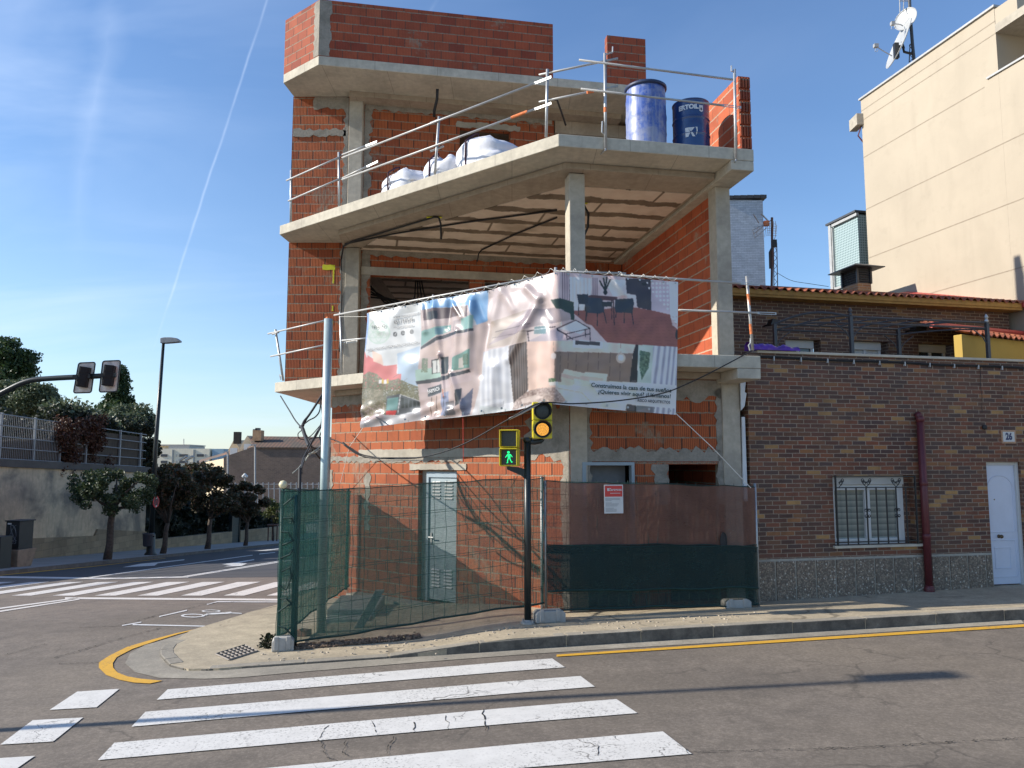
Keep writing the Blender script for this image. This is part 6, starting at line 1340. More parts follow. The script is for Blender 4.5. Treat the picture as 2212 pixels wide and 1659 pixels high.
# tiled roof
def tiles(fr, u0, u1, v0, zb_, rise, depth, mt, parent, name='roof', per=.18, course=.33, u1f=None):
    m = MB(); nc = int(depth/course); nu = int((u1-u0)/per*8)
    for c in range(nc):
        va, vb = v0+c*course, v0+(c+1)*course+.03; za, zb2 = zb_+rise*c/nc+.035, zb_+rise*(c+1)/nc
        b0 = len(m.v)
        for i in range(nu+1):
            u = u0+(u1-u0)*i/nu; w = .035*math.sin(2*math.pi*(u-u0)/per)+.006*noise.noise(Vector((u*3, c*1.7, 0)))
            m.v += [fr(u, va, za+w-.02), fr(u, va+.002, za+w), fr(u, vb, zb2+w+.012)]
        for i in range(nu):
            k = b0+i*3; m.f += [(k, k+3, k+4, k+1), (k+1, k+4, k+5, k+2)]
    return m.build(name, mt, parent)
mt_, t, b = mat('varied_clay_tile'); tc = t.node('ShaderNodeTexCoord').outputs['Object']; uvv, u_, v_ = uvxy(t)
n = t.noise(tc, 4.5, 3); c_ = t.ramp(n, [(.3, (.15, .045, .028)), (.5, (.26, .075, .038)), (.7, (.36, .13, .06))]); c_ = t.mix(t.m('MULTIPLY', t.step(t.noise(tc, 16, 4), .5, .7), .5), c_, (.10, .05, .035)); t.put(b.inputs['Base Color'], c_); b.inputs['Roughness'].default_value = .85; bump(t, b, n, .3, .01)
rise = .87
roof = tiles(uf, -.35, ue+.08, -.36, zE+.12, rise, 3.4, mt_, house)
m = MB(); m.prism(xy(uf(-.3, -.2, 0), uf(ue, -.2, 0), uf(ue, 3.0, 0), uf(-.3, 3.0, 0)), zE+.03, lambda x, y: zE+.06+rise*max(0, ((Vector((x, y, 0))-uf.P).dot(HN)+.3))/3.4); m.build('roof_bed', M_MOR, house)
m = MB(); m.tube([uf(-.35, 3.0, zE+.13+rise), uf(ue, 3.0, zE+.13+rise)], .07, 10); m.build('ridge', mt_, house)
m = MB(); cxf = [uf(ue+.02, -.38, zE+.14), uf(ue+.22, -.38, zE+.16), uf(ue+.22, 3.2, zE+.32+rise), uf(ue-.12, 3.2, zE+.26+rise)]; m.add(cxf+[p+Vector((0, 0, -.12)) for p in cxf], [(0, 1, 2, 3), (7, 6, 5, 4), (0, 4, 5, 1), (1, 5, 6, 2), (2, 6, 7, 3), (3, 7, 4, 0)]); m.build('red_flashing', M_REDF, house, bevel=.02)
# chimney
cY = 19.6; cf_ = frame((at(1854, 640, cY).x, cY), H1); cz0 = zE+.25; zt2 = at(1854, 611, cY).z; zl1 = at(1854, 577, cY).z; cw, cd = .40, .62
m = MB(); fbox(m, cf_, 0, cw, 0, cd, cz0, zt2); ch = m.build('chimney', M_CB, house); ch['label'] = 'brick chimney with a grey louvred cap'
m = MB(); fbox(m, cf_, .02, cw-.02, .02, cd-.02, zt2, zl1)
for k in range(6):
    z = zt2+.04+k*(zl1-zt2-.06)/6; m.add([cf_(-.0, -.02, z), cf_(cw, -.02, z), cf_(cw, .03, z+.045), cf_(0, .03, z+.045)], [(0, 1, 2, 3)]); m.add([cf_(-.02, 0, z), cf_(-.02, cd, z), cf_(.03, cd, z+.045), cf_(.03, 0, z+.045)], [(3, 2, 1, 0)])
for a, b_2 in ((0, 0), (cw, 0), (0, cd), (cw, cd)): fbox(m, cf_, a-.025, a+.025, b_2-.025, b_2+.025, zt2, zl1)
m.build('louvre', M_GREYP, ch)
m = MB(); o_ = .25; A4 = [cf_(-o_, -o_, zl1), cf_(cw+o_, -o_, zl1), cf_(cw+o_, cd+o_, zl1), cf_(-o_, cd+o_, zl1), cf_(cw/2, cd/2, zl1+.20)]; m.add(A4+[p+Vector((0, 0, -.02)) for p in A4[:4]], [(0, 1, 4), (1, 2, 4), (2, 3, 4), (3, 0, 4), (5, 8, 7, 6), (0, 5, 6, 1), (1, 6, 7, 2), (2, 7, 8, 3), (3, 8, 5, 0)]); m.build('cap', M_GREYP, ch)
# yellow divider and small tiled roof at the right
ya, yb = at(2077, 722, 14.6), at(2240, 744, 15.7); yf = frame((ya.x, ya.y), (yb-ya)); m = MB(); fbox(m, yf, 0, 3.2, 0, .16, 3.0, ya.z); m.build('yellow_wall', M_YEL, house)
tiles(yf, .1, 3.4, -.1, ya.z+.0, .5, 1.4, mt_, house, 'lean_to_roof')
m = MB(); m.tube([yf(.0, .6, ya.z+.28), yf(3.3, .6, ya.z+.34)], .06, 8); m.build('red_ridge', M_REDF, house)
# flood lights
for nm, a, b_2, y0, y1, lb in (('flood_light', 1640, 1661, 698, 710, 'small black flood light on the upper wall left of the pergola'), ('flood_light', 1944, 1970, 711, 721, 'small black flood light on the upper wall beside the middle pergola post')):
    u0, u1, z0_, z1_ = X(uf, a, y0), X(uf, b_2, y0), Z(uf, a, y1), Z(uf, a, y0); root = empty(nm, uf(u0, 0, z0_), lb, 'light', 'flood lights on the upper wall')
    m = MB(); m.vprism(uf, [(u0, z0_), (u1, z0_+.02), (u1, z1_), (u0+.05, z1_+.02)], -.42, -.25); m.build('housing', M_IRON, root, bevel=.01); m = MB(); m.tube([uf((u0+u1)/2, -.3, (z0_+z1_)/2), uf((u0+u1)/2, 0, (z0_+z1_)/2)], .02, 6); m.build('arm', M_IRON, root)
# pergola
pg = empty('pergola', Vector((5.0, 13, 3.0)), 'dark grey metal pergola frame with arched ends standing empty on the terrace', 'pergola')
pp_ = [(1673, 12.95, 700), (1837, 12.76, 684), (1940, 13.7, 711), (2131, 13.36, 697)]
tops_ = []
for i, (x, Y, y) in enumerate(pp_):
    tq = at(x, y, Y); m = MB(); m.box((tq.x, tq.y, (3.0+tq.z)/2), .055, .055, tq.z-3.0, H1, HN); po = m.build('post', M_GREYP, pg); tops_.append(tq)
    if i in (1, 3): m = MB(); m.lathe(tq, [(.02, 0), (.035, .02), (.03, .05), (.012, .06), (.03, .08), (.035, .10), (.02, .13), (.002, .16)], 12); m.build('finial', M_STEEL if i == 3 else M_GREYP, po, smooth=True)
def arch(a, b, h, r_=.022, n=14): return [a.lerp(b, k/n)+Vector((0, 0, h*math.sin(math.pi*k/n))) for k in range(n+1)]
for a, b_2, h in ((tops_[0], tops_[1], .13), (tops_[2], tops_[3], .06)): m = MB(); m.tube(arch(a, b_2, h), .02, 6); m.tube(arch(a-Vector((0, 0, .10)), b_2-Vector((0, 0, .12)), h*.5), .014, 6); m.build('arch', M_GREYP, pg)
m = MB(); 
for dz_ in (0, -.10): m.tube([tops_[1]+Vector((0, 0, dz_)), tops_[3]+Vector((0, 0, dz_))], .018, 6); m.tube([tops_[0]+Vector((0, 0, dz_)), tops_[2]+Vector((0, 0, dz_))], .016, 6)
m.build('beam', M_GREYP, pg)
m = MB()
for k in range(1, 6):
    a, b_2 = tops_[0].lerp(tops_[2], k/6), tops_[1].lerp(tops_[3], k/6); m.tube(arch(a, b_2, .08), .012, 5)
m.build('slat', M_GREYP, pg)
for i, s_ in ((1, -1), (1, 1), (3, -1), (2, 1), (2, -1), (0, 1)):
    q = tops_[i]; m = MB(); m.tube([q+Vector((0, 0, -.42)), q+H1*(s_*.10)+Vector((0, 0, -.26)), q+H1*(s_*.30)+Vector((0, 0, -.12))], .010, 5); m.build('brace', M_GREYP, pg)
# purple sheet on the coping
m = MB(); nu, nv = 60, 10; pu0, pu1 = hX(1606, 750)+.02, hX(1722, 750)
for j in range(nv+1):
    for i in range(nu+1):
        f = i/nu; u = .03+(pu1-.03)*f; a = math.pi*j/nv; hh = (.07+.03*noise.noise(Vector((f*6, 1.3, 2)))+.012*noise.noise(Vector((f*22, j*.9, 1))))*(1-.25*f)*1.7
        m.v.append(hs(u, .02-.10*math.cos(a)+.02*noise.noise(Vector((f*9, j*.7, 0))), zc_-.02+hh*math.sin(a)))
m.f = [(j*(nu+1)+i, j*(nu+1)+i+1, (j+1)*(nu+1)+i+1, (j+1)*(nu+1)+i) for j in range(nv) for i in range(nu)]
tag(m.build('plastic_sheet', M_PURP, smooth=True), 'crumpled purple plastic sheet lying along the terrace coping', 'plastic sheet')
# roof antenna
aY = 18.3; an = empty('roof_antenna', at(1672, 615, aY), 'tv antenna on a thin mast with a lattice stay above the clay tile roof', 'antenna'); A = lambda x, y, o=0.: at(x, y, aY+o)
m = MB(); m.tube([A(1667, 620), A(1668, 545), A(1667.5, 470)], .03, 8); m.build('mast', plain('rusty_mast', (.10, .05, .04), .7), an)
m = MB(); m.tube([A(1672, 620), A(1671, 525)], .012, 5); m.tube([A(1680, 620), A(1678, 525)], .012, 5)
for k in range(11): m.tube([A(1671+(k % 2)*7, 617-k*8.5), A(1671+((k+1) % 2)*7, 617-(k+1)*8.5)], .006, 4)
m.build('lattice', plain('rusty_mast', (.10, .05, .04), .7), an)
m = MB(); m.box(A(1672, 526), .12, .08, .18); m.tube([A(1664, 580), A(1663, 545), A(1668, 535)], .03, 6); m.build('amplifier', M_IRON, an)
m = MB(); m.tube([A(1628, 505), A(1670, 472)], .014, 5); m.tube([A(1626, 497), A(1650, 485)], .01, 5); m.tube([A(1630, 515), A(1656, 492)], .01, 5); m.tube([A(1626, 497), A(1630, 515)], .01, 5); m.tube([A(1640, 482), A(1628, 462)], .02, 5); m.tube([A(1660, 478), A(1644, 461)], .02, 5); m.tube([A(1637, 487), A(1634, 508)], .008, 5)
for k in range(6): m.tube([A(1655+k*4, 480-k*.5, -.3), A(1652+k*4.5, 512-k*2, .3)], .005, 4)
for k in range(6): m.tube([A(1658, 483+k*5, -.1), A(1678, 484+k*5, .2)], .005, 4)
m.tube([A(1678, 486), A(1675, 510), A(1672, 520)], .008, 4); m.build('antenna_elements', M_STEELW, an)
m = MB(); m.box(A(1655, 483), .12, .1, .12); m.build('orange_box', M_RUST, an)
m = MB(); m.tube(spline([A(1680, 590), A(1710, 606), A(1750, 613), A(1790, 619)]), .006, 4); m.build('stay_wire', M_BLACK, an)

# ================================================================== cream block of flats on the right
CP = Vector((10.085, 21.28, 0)); cs_ = frame(CP, -HN); cZt = 12.57; uk = 4.66
cream = empty('cream_building', CP+Vector((1, 0, 0)), 'tall cream rendered block with thin horizontal grooves and a blank sunlit side wall', 'building')
wall_mb(cs_, 0, uk, 0, cZt, 0, 8).build('side_wall', M_CREAM, cream)
wall_mb(cs_, uk+.002, 9.6, -1, 10.98, 0.0, 8).build('side_wall', M_CREAM, cream)
m = MB(); fbox(m, cs_, uk+.01, 9.8, -.02, 8, 11.95, 12.15); m.build('top_slab', M_LIN, cream); m = MB(); fbox(m, cs_, uk+.01, uk+.6, 0, 8, 12.151, cZt-.05); m.build('roof_edge', M_CREAM, cream)
m = MB(); fbox(m, cs_, -.04, uk+.04, -.05, .2, cZt, cZt+.05); fbox(m, cs_, -.04, .2, .2, 8, cZt, cZt+.05); fbox(m, cs_, uk-.3, 9.6, -.04, .2, 10.985, 11.03); fbox(m, cs_, uk-.1, uk+.04, .2, 8, cZt, cZt+.05); m.build('coping', M_STEELW, cream)
GRV = plain('groove_shadow_gap', (.30, .25, .19), .9)
m = MB()
for z, a, b_2 in ((12.24, 0, uk), (11.95, 0, uk), (10.85, 0, uk-.4), (9.32, 0, 9.6), (7.9, 0, 9.6), (6.4, 0, 9.6)): fbox(m, cs_, a, b_2, -.004, .0, z-.012, z+.012)
m.build('groove', GRV, cream)
q = at(1857, 260, 21.3); m = MB(); m.box((q.x-.02, 21.45, q.z), .22, .5, .34); m.build('wall_box', M_LIN, cream, bevel=.01)
m = MB(); m.tube([Vector((q.x+.05, 21.32, q.z-.15)), Vector((q.x-.06, 21.32, q.z-.45)), Vector((q.x+.12, 21.32, q.z-.7))], .02, 5); m.build('cable', M_MAROON, cream)
# dishes
dY = 21.0; da = empty('satellite_dish_mast', at(1972, 135, dY), 'mast on the cream roof edge with two white satellite dishes and feed arms', 'satellite dish'); D_2 = lambda x, y, o=0.: at(x, y, dY+o)
m = MB(); m.tube([D_2(1976, 145), D_2(1971, 95), D_2(1966, 30), D_2(1964, -12)], .045, 8); m.tube([D_2(1964, 135), D_2(1966, 95)], .015, 5)
for k in range(5): m.tube([D_2(1964+(k % 2)*8, 135-k*9), D_2(1964+((k+1) % 2)*8, 126-k*9)], .01, 4)
m.build('mast', M_GREYP, da)
def dish(c, r_, ax_, nm, th=.05):
    m = MB(); prof = [(r_*i/8, th*((i/8)**2-1)) for i in range(1, 9)]; prof2 = [(r_*1.015, 0.012)]+[(r_*i/8, th*((i/8)**2-1)-.012) for i in range(8, 0, -1)]; m.lathe(c, prof+prof2, 28, ax_.normalized()); return m.build(nm, plain('white_dish', (.42, .43, .43), .4, .1, .05), da, smooth=True)
dish(D_2(1956, 41), .33, Vector((-.80, -.55, .15)), 'dish'); dish(D_2(1941, 93, -.1), .70, Vector((-.93, .10, .36)), 'dish', .09)
m = MB(); m.tube([D_2(1951, 56), D_2(1945, 53), D_2(1929, 51, -.2)], .015, 6); m.box(D_2(1928, 51, -.2), .10, .1, .1); m.tube([D_2(1927, 121), D_2(1906, 109, -.1), D_2(1893, 100, -.2)], .014, 6); m.box(D_2(1892, 99, -.2), .12, .1, .1); m.tube([D_2(1892, 102, -.2), D_2(1890, 111, -.2), D_2(1894, 112, -.2), D_2(1897, 107, -.2)], .008, 4); m.tube([D_2(1927, 53, -.2), D_2(1925, 63, -.2), D_2(1932, 62, -.2), D_2(1935, 56, -.1)], .008, 4); m.build('feed_arm', M_PALEG, da)
m = MB(); m.tube([D_2(1940, 100), D_2(1950, 100), D_2(1953, 112), D_2(1972, 117)], .035, 6); m.box(D_2(1936, 110), .12, .12, .45); m.tube([D_2(1948, 90), D_2(1953, 105)], .03, 5); m.build('bracket', M_IRON, da)
m = MB(); m.tube([D_2(1943, -12), D_2(1944, 27)], .014, 5); m.tube([D_2(1953, -12), D_2(1951, 26)], .014, 5); m.tube([D_2(1943, 2), D_2(1966, 2)], .014, 5); m.build('aerial', M_STEELW, da)
# screened block and pale brick tower behind
gf = frame(Vector((9.74, 23.0, 0)), -HN); gt = Z(gf, 1809, 478); gb_ = empty('screened_building', gf(0, 0, 2), 'narrow blue grey block with a fine perforated screen behind the cream building', 'building')
m = MB(); fbox(m, gf, 0, 1.25, .06, 4, 1.5, gt-.05); m.build('screen', M_GB, gb_)
m = MB(); fbox(m, gf, -.03, .09, -.02, .06, 1.5, gt); fbox(m, gf, .10, .14, .0, .06, 1.5, gt-.12); fbox(m, gf, .14, 1.3, -.02, .06, gt-.10, gt-.02); fbox(m, gf, .14, 1.3, -.0, .06, gt-2.05, gt-1.98); m.build('frame', M_STEELW, gb_); m = MB(); fbox(m, gf, -.1, 1.3, -.06, 4, gt, gt+.06); m.build('roof_edge', M_GREYP, gb_)
tY = 32.; t0, t1 = at(1560, 430, tY), at(1649, 430, tY); tf = frame((t0.x, tY), (1, .05)); tw = empty('white_brick_tower', Vector((t0.x, tY, 0)), 'pale blue white brick wall rising behind the unfinished house with dark tile edge', 'building')
m = MB(); fbox(m, tf, 0, t1.x-t0.x, 0, 5, -1, at(1600, 431, tY).z); m.build('wall', M_WB, tw); m = MB()
for k in range(7): fbox(m, tf, -.1+k*.29, .17+k*.29, -.1, 5, at(1600, 431, tY).z+.001+k*.012, at(1600, 424, tY).z+k*.012)
m.build('roof_edge', M_TILED, tw)
# ================================================================== foliage helper
def leaves(clusters, n, size, seed, flat=.6):
    """clusters: list of (centre, radii(x,y,z), weight); leaf quads scattered in clumps inside"""
    rn = np.random.RandomState(seed); wts = np.array([c[2] for c in clusters], float); wts /= wts.sum(); ci = rn.choice(len(clusters), n, p=wts)
    cen = np.array([list(c[0]) for c in clusters]); rad = np.array([list(c[1]) for c in clusters])
    d = rn.randn(n, 3); d /= np.linalg.norm(d, axis=1)[:, None]; rr = rn.rand(n)[:, None]**.45
    p = cen[ci]+d*rad[ci]*rr
    sub = rn.rand(n) < .85; 
    a = rn.randn(n, 3); a /= np.linalg.norm(a, axis=1)[:, None]; b = np.cross(a, rn.randn(n, 3)); b /= np.linalg.norm(b, axis=1)[:, None]
    s = size*(.6+.8*rn.rand(n))[:, None]
    v = np.stack([p-a*s, p-b*s*flat, p+a*s, p+b*s*flat], 1).reshape(-1, 3)
    return v
def leaf_obj(name, v, mt, parent, kind=None):
    org = np.array(origin_of(parent)); n = len(v)//4
    me = bpy.data.meshes.new(name); me.vertices.add(len(v)); me.vertices.foreach_set('co', (v-org).astype(np.float32).ravel())
    me.loops.add(n*4); me.loops.foreach_set('vertex_index', np.arange(n*4)); me.polygons.add(n); me.polygons.foreach_set('loop_start', np.arange(n)*4); me.polygons.foreach_set('loop_total', np.full(n, 4)); me.update(calc_edges=True)
    me.materials.append(mt); o = bpy.data.objects.new(name, me); COL.objects.link(o); o.parent = parent
    if kind: o['kind'] = kind
    return o
def clumps(c, R_, n, r_, seed, squash=1., ybias=0):
    rn = random.Random(seed); out = []
    while len(out) < n:
        x, y, z = rn.uniform(-1, 1), rn.uniform(-1, 1), rn.uniform(-1, 1); q = x*x+y*y+z*z
        if q > 1.25 or q < .12: continue
        rr_ = r_*rn.uniform(.6, 1.3); out.append((Vector((c.x+x*R_[0], c.y+y*R_[1], c.z+z*R_[2])), (rr_, rr_, rr_*.75*squash), rr_**2))
    return out
def street_tree(name, base, lean, htrunk, crown_c, crown_R, tr, nl, ls, mt, label, seed, group='young trees along the far pavement', nclump=26, cr=.5, core=0):
    root = empty(name, base, label, 'tree', group); rn = random.Random(seed)
    fork = base+Vector((lean[0], lean[1], htrunk)); m = MB(); 
    m.tube([base, base.lerp(fork, .3)+Vector((.03, 0, 0)), base.lerp(fork, .7)-Vector((.02, 0, 0)), fork], [tr*1.25, tr, tr*.9, tr*.85], 9)
    cl = clumps(crown_c, crown_R, nclump, cr, seed)
    for k in range(9):
        t_ = cl[k % len(cl)][0]; mid = fork.lerp(t_, .5)+Vector((rn.uniform(-.15, .15), rn.uniform(-.15, .15), rn.uniform(-.1, .1))); m.tube([fork-Vector((0, 0, .05)), mid, t_], [tr*.55, tr*.32, tr*.12], 6)
    m.build('trunk', M_BARK, root, smooth=True)
    leaf_obj('crown', leaves(cl, nl, ls, seed), mt, root); return root
# ================================================================== far side of the street
W0, W1_ = ghit(43, 1209, .12), ghit(311, 1187, .12)
ww = frame(W0-(W1_-W0).normalized()*12, (W1_-W0)); L1_ = (Vector(W1_[:])-ww.P); Lw = Vector((W1_.x-ww.P.x, W1_.y-ww.P.y, 0)).length
zl, zr = Z(ww, 0, 1008), Z(ww, 309, 1021); ul, ur = X(ww, 0, 1008), X(ww, 309, 1021)
ztf = lambda u: zl+(zr-zl)*(u-ul)/(ur-ul); gfz = lambda u: gz(*ww(u, 0, 0)[:2])
retw = empty('retaining_wall', ww(Lw, 0, gfz(Lw)), 'high weathered grey retaining wall with stone footing and dark coping across the street', 'wall')
m = MB(); m.vprism(ww, [(0, gfz(0)-1), (Lw*.5, gfz(Lw*.5)-1), (Lw, gfz(Lw)-1), (Lw, ztf(Lw)), (0, ztf(0))], 0, .5); m.build('wall', M_GRYW, retw)
m = MB(); m.vprism(ww, [(-.1, ztf(0)-.0), (Lw+.1, ztf(Lw)), (Lw+.1, ztf(Lw)+.30), (-.1, ztf(0)+.30)], -.12, .6); m.build('coping', M_CAP, retw)
uk2 = X(ww, 205, 1190)
m = MB(); m.vprism(ww, [(0, gfz(0)-.5), (Lw, gfz(Lw)-.5), (Lw, gfz(Lw)+1.05), (uk2, gfz(uk2)+1.25), (uk2-.2, gfz(uk2-.2)+.95), (0, gfz(0)+.95)], -.10, -.0); m.build('stone_footing', M_LW, retw)
# fence with reed screen on the wall
fh = lambda u: Z(ww, 0, 892)-ztf(ul) + (Z(ww, 313, 937)-ztf(ur)-(Z(ww, 0, 892)-ztf(ul)))*(u-ul)/(ur-ul)
zf0 = lambda u: ztf(u)+.30
fen = empty('wall_fence', ww(Lw, .2, zf0(Lw)), 'white metal mesh fence with a brown reed screen on top of the retaining wall', 'fence')
ft = lambda u: ztf(u)+fh(u)
m = MB(); u_r = X(ww, 128, 950)
m.vprism(ww, [(X(ww, 12, 960), zf0(X(ww, 12, 960))-.02), (Lw-.05, zf0(Lw)-.02), (Lw-.05, ft(Lw)-.15), (u_r, ft(u_r)-.2), (u_r-.3, ft(u_r)-.75), (X(ww, 40, 960), ft(X(ww, 40, 960))-.95), (X(ww, 12, 960), ft(X(ww, 12, 960))-1.05)], .28, .33); m.build('reed_screen', M_REED, fen)
M_FW = plain('pale_fence_paint', (.30, .31, .31), .5)
for px_ in (11, 84, 140, 196, 268, 312):
    u = X(ww, px_, 950); m = MB(); m.box(ww(u, .2, (zf0(u)+ft(u)+.05)/2), .08, .08, ft(u)-zf0(u)+.05, ww.D, ww.N); m.build('post', M_FW, fen)
for k in range(5):
    m = MB(); m.tube([ww(u, .16, zf0(u)+(ft(u)-zf0(u))*(k/4*.98+.01)) for u in (0, Lw)], .022, 5); m.build('rail', M_FW, fen)
m = MB(); u = X(ww, -30, 950)
while u < u_r+.2: m.tube([ww(u, .17, zf0(u)), ww(u, .17, ft(u))], .009, 4, False); u += .11
m.build('mesh_bars', M_FW, fen)
# dry vine hanging on the fence
vr = empty('vine', ww(X(ww, 180, 950), .1, ztf(ur)), 'dry reddish brown vine hanging over the reed fence', 'vine'); vc_ = []
rn = random.Random(6)
for k in range(60):
    x = rn.choice([rn.gauss(150, 16), rn.gauss(208, 13), rn.uniform(130, 228)]); y = rn.uniform(908, 960) if rn.random() < .5 else rn.uniform(915, 1020 if 125 < x < 170 or x > 195 else 950); u = X(ww, max(118, min(232, x)), 950); q = onp(x, y, ww.P+ww.N*.05, ww.D); vc_.append((q, (.28, .16, .42), 1))
leaf_obj('leaves', leaves(vc_, 5600, .06, 4), M_VINE, vr); m = MB()
q = vc_[0][0]; m.tube([q+Vector((0, .05, .4)), q, q+Vector((.05, .05, -.3)), q+Vector((-.05, .05, -.7))], .02, 4)
m.build('stem', M_BARK, vr)
# low wall and dark hedge beyond
E0, E1_ = ghit(322, 1186.5, .12), ghit(602, 1165.5, .12); lwf = frame(E0, E1_-E0); Ll = (Vector((E1_.x-E0.x, E1_.y-E0.y, 0))).length+6
lz0, lz1 = Z(lwf, 332, 1166), Z(lwf, 600, 1138); lu0, lu1 = X(lwf, 332, 1166), X(lwf, 600, 1138); lzt = lambda u: lz0+(lz1-lz0)*(u-lu0)/(lu1-lu0)
gu = X(lwf, 502, 1150), X(lwf, 520, 1150)
for i, (a, b_2) in enumerate(((-.4, gu[0]), (gu[1], Ll))):
    m = MB(); m.vprism(lwf, [(a, lzt(a)-3), (b_2, lzt(b_2)-3), (b_2, lzt(b_2)), (a, lzt(a))], 0, .4)
    o = m.build('low_wall', M_LW); tag(o, ['low stone block wall between the retaining wall and the green gate', 'low stone block wall to the right of the green gate'][i], 'wall', 'low walls in front of the hedge')
gate = empty('gate', lwf((gu[0]+gu[1])/2, .1, lzt(gu[0])-1), 'narrow dark green metal gate in the low wall before the hedge', 'gate'); gtz = Z(lwf, 511, 1096)
m = MB(); fbox(m, lwf, gu[0]+.1, gu[1]-.1, .1, .2, lzt(gu[0])-1.0, gtz); m.build('panel', plain('gate_green', (.02, .035, .035), .5), gate); m = MB()
for u in (gu[0]+.02, gu[1]-.1): fbox(m, lwf, u, u+.08, .05, .25, lzt(gu[0])-1.3, gtz+.05)
for z in np.linspace(lzt(gu[0])-.9, gtz, 5): fbox(m, lwf, gu[0]+.1, gu[1]-.1, .08, .099, z-.03, z)
m.build('frame', M_DK, gate)
hc = []; rn = random.Random(12); hroot = empty('hedge', lwf(8, 2.5, lzt(8)-1), 'tall dark clipped hedge rising behind the low stone wall', 'hedge')
htop = lambda x: 1046+(x-315)*.20 if x < 500 else 1083+(x-500)*.22
for k in range(150):
    x = rn.uniform(300, 640); u = X(lwf, x, 1100); yt = htop(x); zt2_ = Z(lwf, x, yt); z = rn.uniform(lzt(u)-.3, zt2_-.4) if rn.random() < .5 else zt2_-.5; q = lwf(u, rn.uniform(1.2, 2.6), z); hc.append((q, (.95, .7, .65), 1))
leaf_obj('foliage', leaves(hc, 26000, .15, 5), M_LFD, hroot)
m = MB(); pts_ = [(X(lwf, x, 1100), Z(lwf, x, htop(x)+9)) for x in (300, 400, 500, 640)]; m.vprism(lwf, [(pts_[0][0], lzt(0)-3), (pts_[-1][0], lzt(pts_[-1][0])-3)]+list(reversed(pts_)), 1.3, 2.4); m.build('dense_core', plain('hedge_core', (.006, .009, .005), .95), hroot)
# street trees
def gp(x, y): q = ghit(x, y, .12); return q
def tree_px(bx, by, cx, cy, rx, ry, nl, mt, label, seed, tr=.12, fy=None, fx=None, nm='street_tree', dy=0, ls=.10, nclump=26, cr=.5, **kw):
    b = gp(bx, by); Y = b.y; c = at(cx, cy, Y+dy); sc_ = Y/F; fq = at(fx or bx+6, fy or (by+cy)/2, Y)
    return street_tree(nm, b, (fq.x-b.x, 0), fq.z-b.z, c, (rx*sc_, rx*sc_*.8, ry*sc_), tr, nl, ls, mt, label, seed, nclump=nclump, cr=cr, **kw)
tree_px(232, 1209, 240, 1058, 88, 44, 8500, M_LF, 'broad dark leafed street tree with forked trunk in front of the retaining wall', 3, .14, 1098, 244, ls=.06, cr=.30, nclump=64)
tree_px(352, 1196, 365, 1048, 52, 44, 7000, M_LFR, 'first reddish topped street tree just right of the lamp post', 5, .12, 1130, 362, ls=.07, cr=.30, nclump=46)
tree_px(448, 1186, 462, 1060, 50, 46, 7500, M_LFR, 'tallest reddish topped street tree, standing left of the green gate', 8, .13, 1120, 455, ls=.075, cr=.32, nclump=46)
tree_px(530, 1179, 536, 1080, 40, 36, 8500, M_LFR, 'rounded street tree standing just right of the green gate', 11, .11, 1128, 535, ls=.075, cr=.32, nclump=40)
tr5 = tree_px(590, 1169, 592, 1098, 17, 24, 1300, M_LFY, 'smallest pale green young tree held in a wooden guard', 14, .05, 1130, 591, ls=.09, nclump=14, cr=.35)
gb5 = gp(590, 1169); gdr = empty('tree_guard', gb5, 'three legged wooden guard round the smallest young tree', 'tree guard'); 
gw = gb5.y/F; 
for dx in (-10, -1, 9): m = MB(); q = at(590+dx, 1133, gb5.y+(dx == -1)*.5); m.box((q.x, q.y, (gb5.z+q.z)/2), .07, .07, q.z-gb5.z, None, None); m.build('leg', plain('brown_stake', (.12, .06, .04), .8), gdr)
m = MB(); a, b_2 = at(579, 1134, gb5.y), at(601, 1134, gb5.y); m.box((a+b_2)/2, b_2.x-a.x, .5, .10); m.build('crossbar', plain('brown_stake', (.12, .06, .04), .8), gdr)
# trees behind the wall
def big_tree(nm, cx, cy, rx, ry, Y, nl, mt, label, seed, ls=.13, nclump=40, cr=.8, shape=None):
    sc_ = Y/F; c = at(cx, cy, Y); base = Vector((c.x, c.y, gz(c.x, c.y))); root = empty(nm, base, label, 'tree', 'trees behind the retaining wall')
    m = MB(); m.tube([base, Vector((c.x, c.y, c.z-ry*sc_*.3)), Vector((c.x+.1, c.y, c.z+ry*sc_*.7))], [.28, .18, .05], 8); rn = random.Random(seed)
    if shape == 'cone':
        cl = []
        for k in range(nclump):
            f = k/nclump; a = rn.uniform(0, 6.28); w = rx*sc_*(1-f)**.8*rn.uniform(.5, 1.05); cl.append((Vector((c.x+w*math.cos(a), c.y+w*.7*math.sin(a), c.z-ry*sc_+2*ry*sc_*f)), (cr*(1-.5*f), cr, cr*.6), (1.15-f)))
    else: cl = clumps(c, (rx*sc_, rx*sc_*.8, ry*sc_), nclump, cr, seed)
    for k in range(0, len(cl), 3): q = cl[k][0]; m.tube([Vector((c.x, c.y, max(base.z+1, q.z-.6))), q], [.07, .02], 5)
    m.build('trunk', M_BARK, root); leaf_obj('crown', leaves(cl, nl, ls, seed), mt, root); return root
big_tree('conifer', 22, 800, 42, 62, 50, 13000, M_LFC, 'dark green conifer at the far left behind the white mesh fence', 21, .10, 60, .7, None)
big_tree('olive_tree', 48, 868, 62, 38, 46, 16000, M_LFO, 'rounded grey green tree just below the far left conifer', 22, .085, 60, .65)
big_tree('conifer', 258, 868, 40, 74, 48, 15000, M_LFC, 'tall pointed conifer directly behind the right signal backboard', 23, .10, 80, .6, 'cone')
big_tree('bushy_tree', 285, 905, 38, 32, 44, 9000, M_LFO, 'pale leafed bushy tree at the right end of the retaining wall', 24, .085, 40, .5)
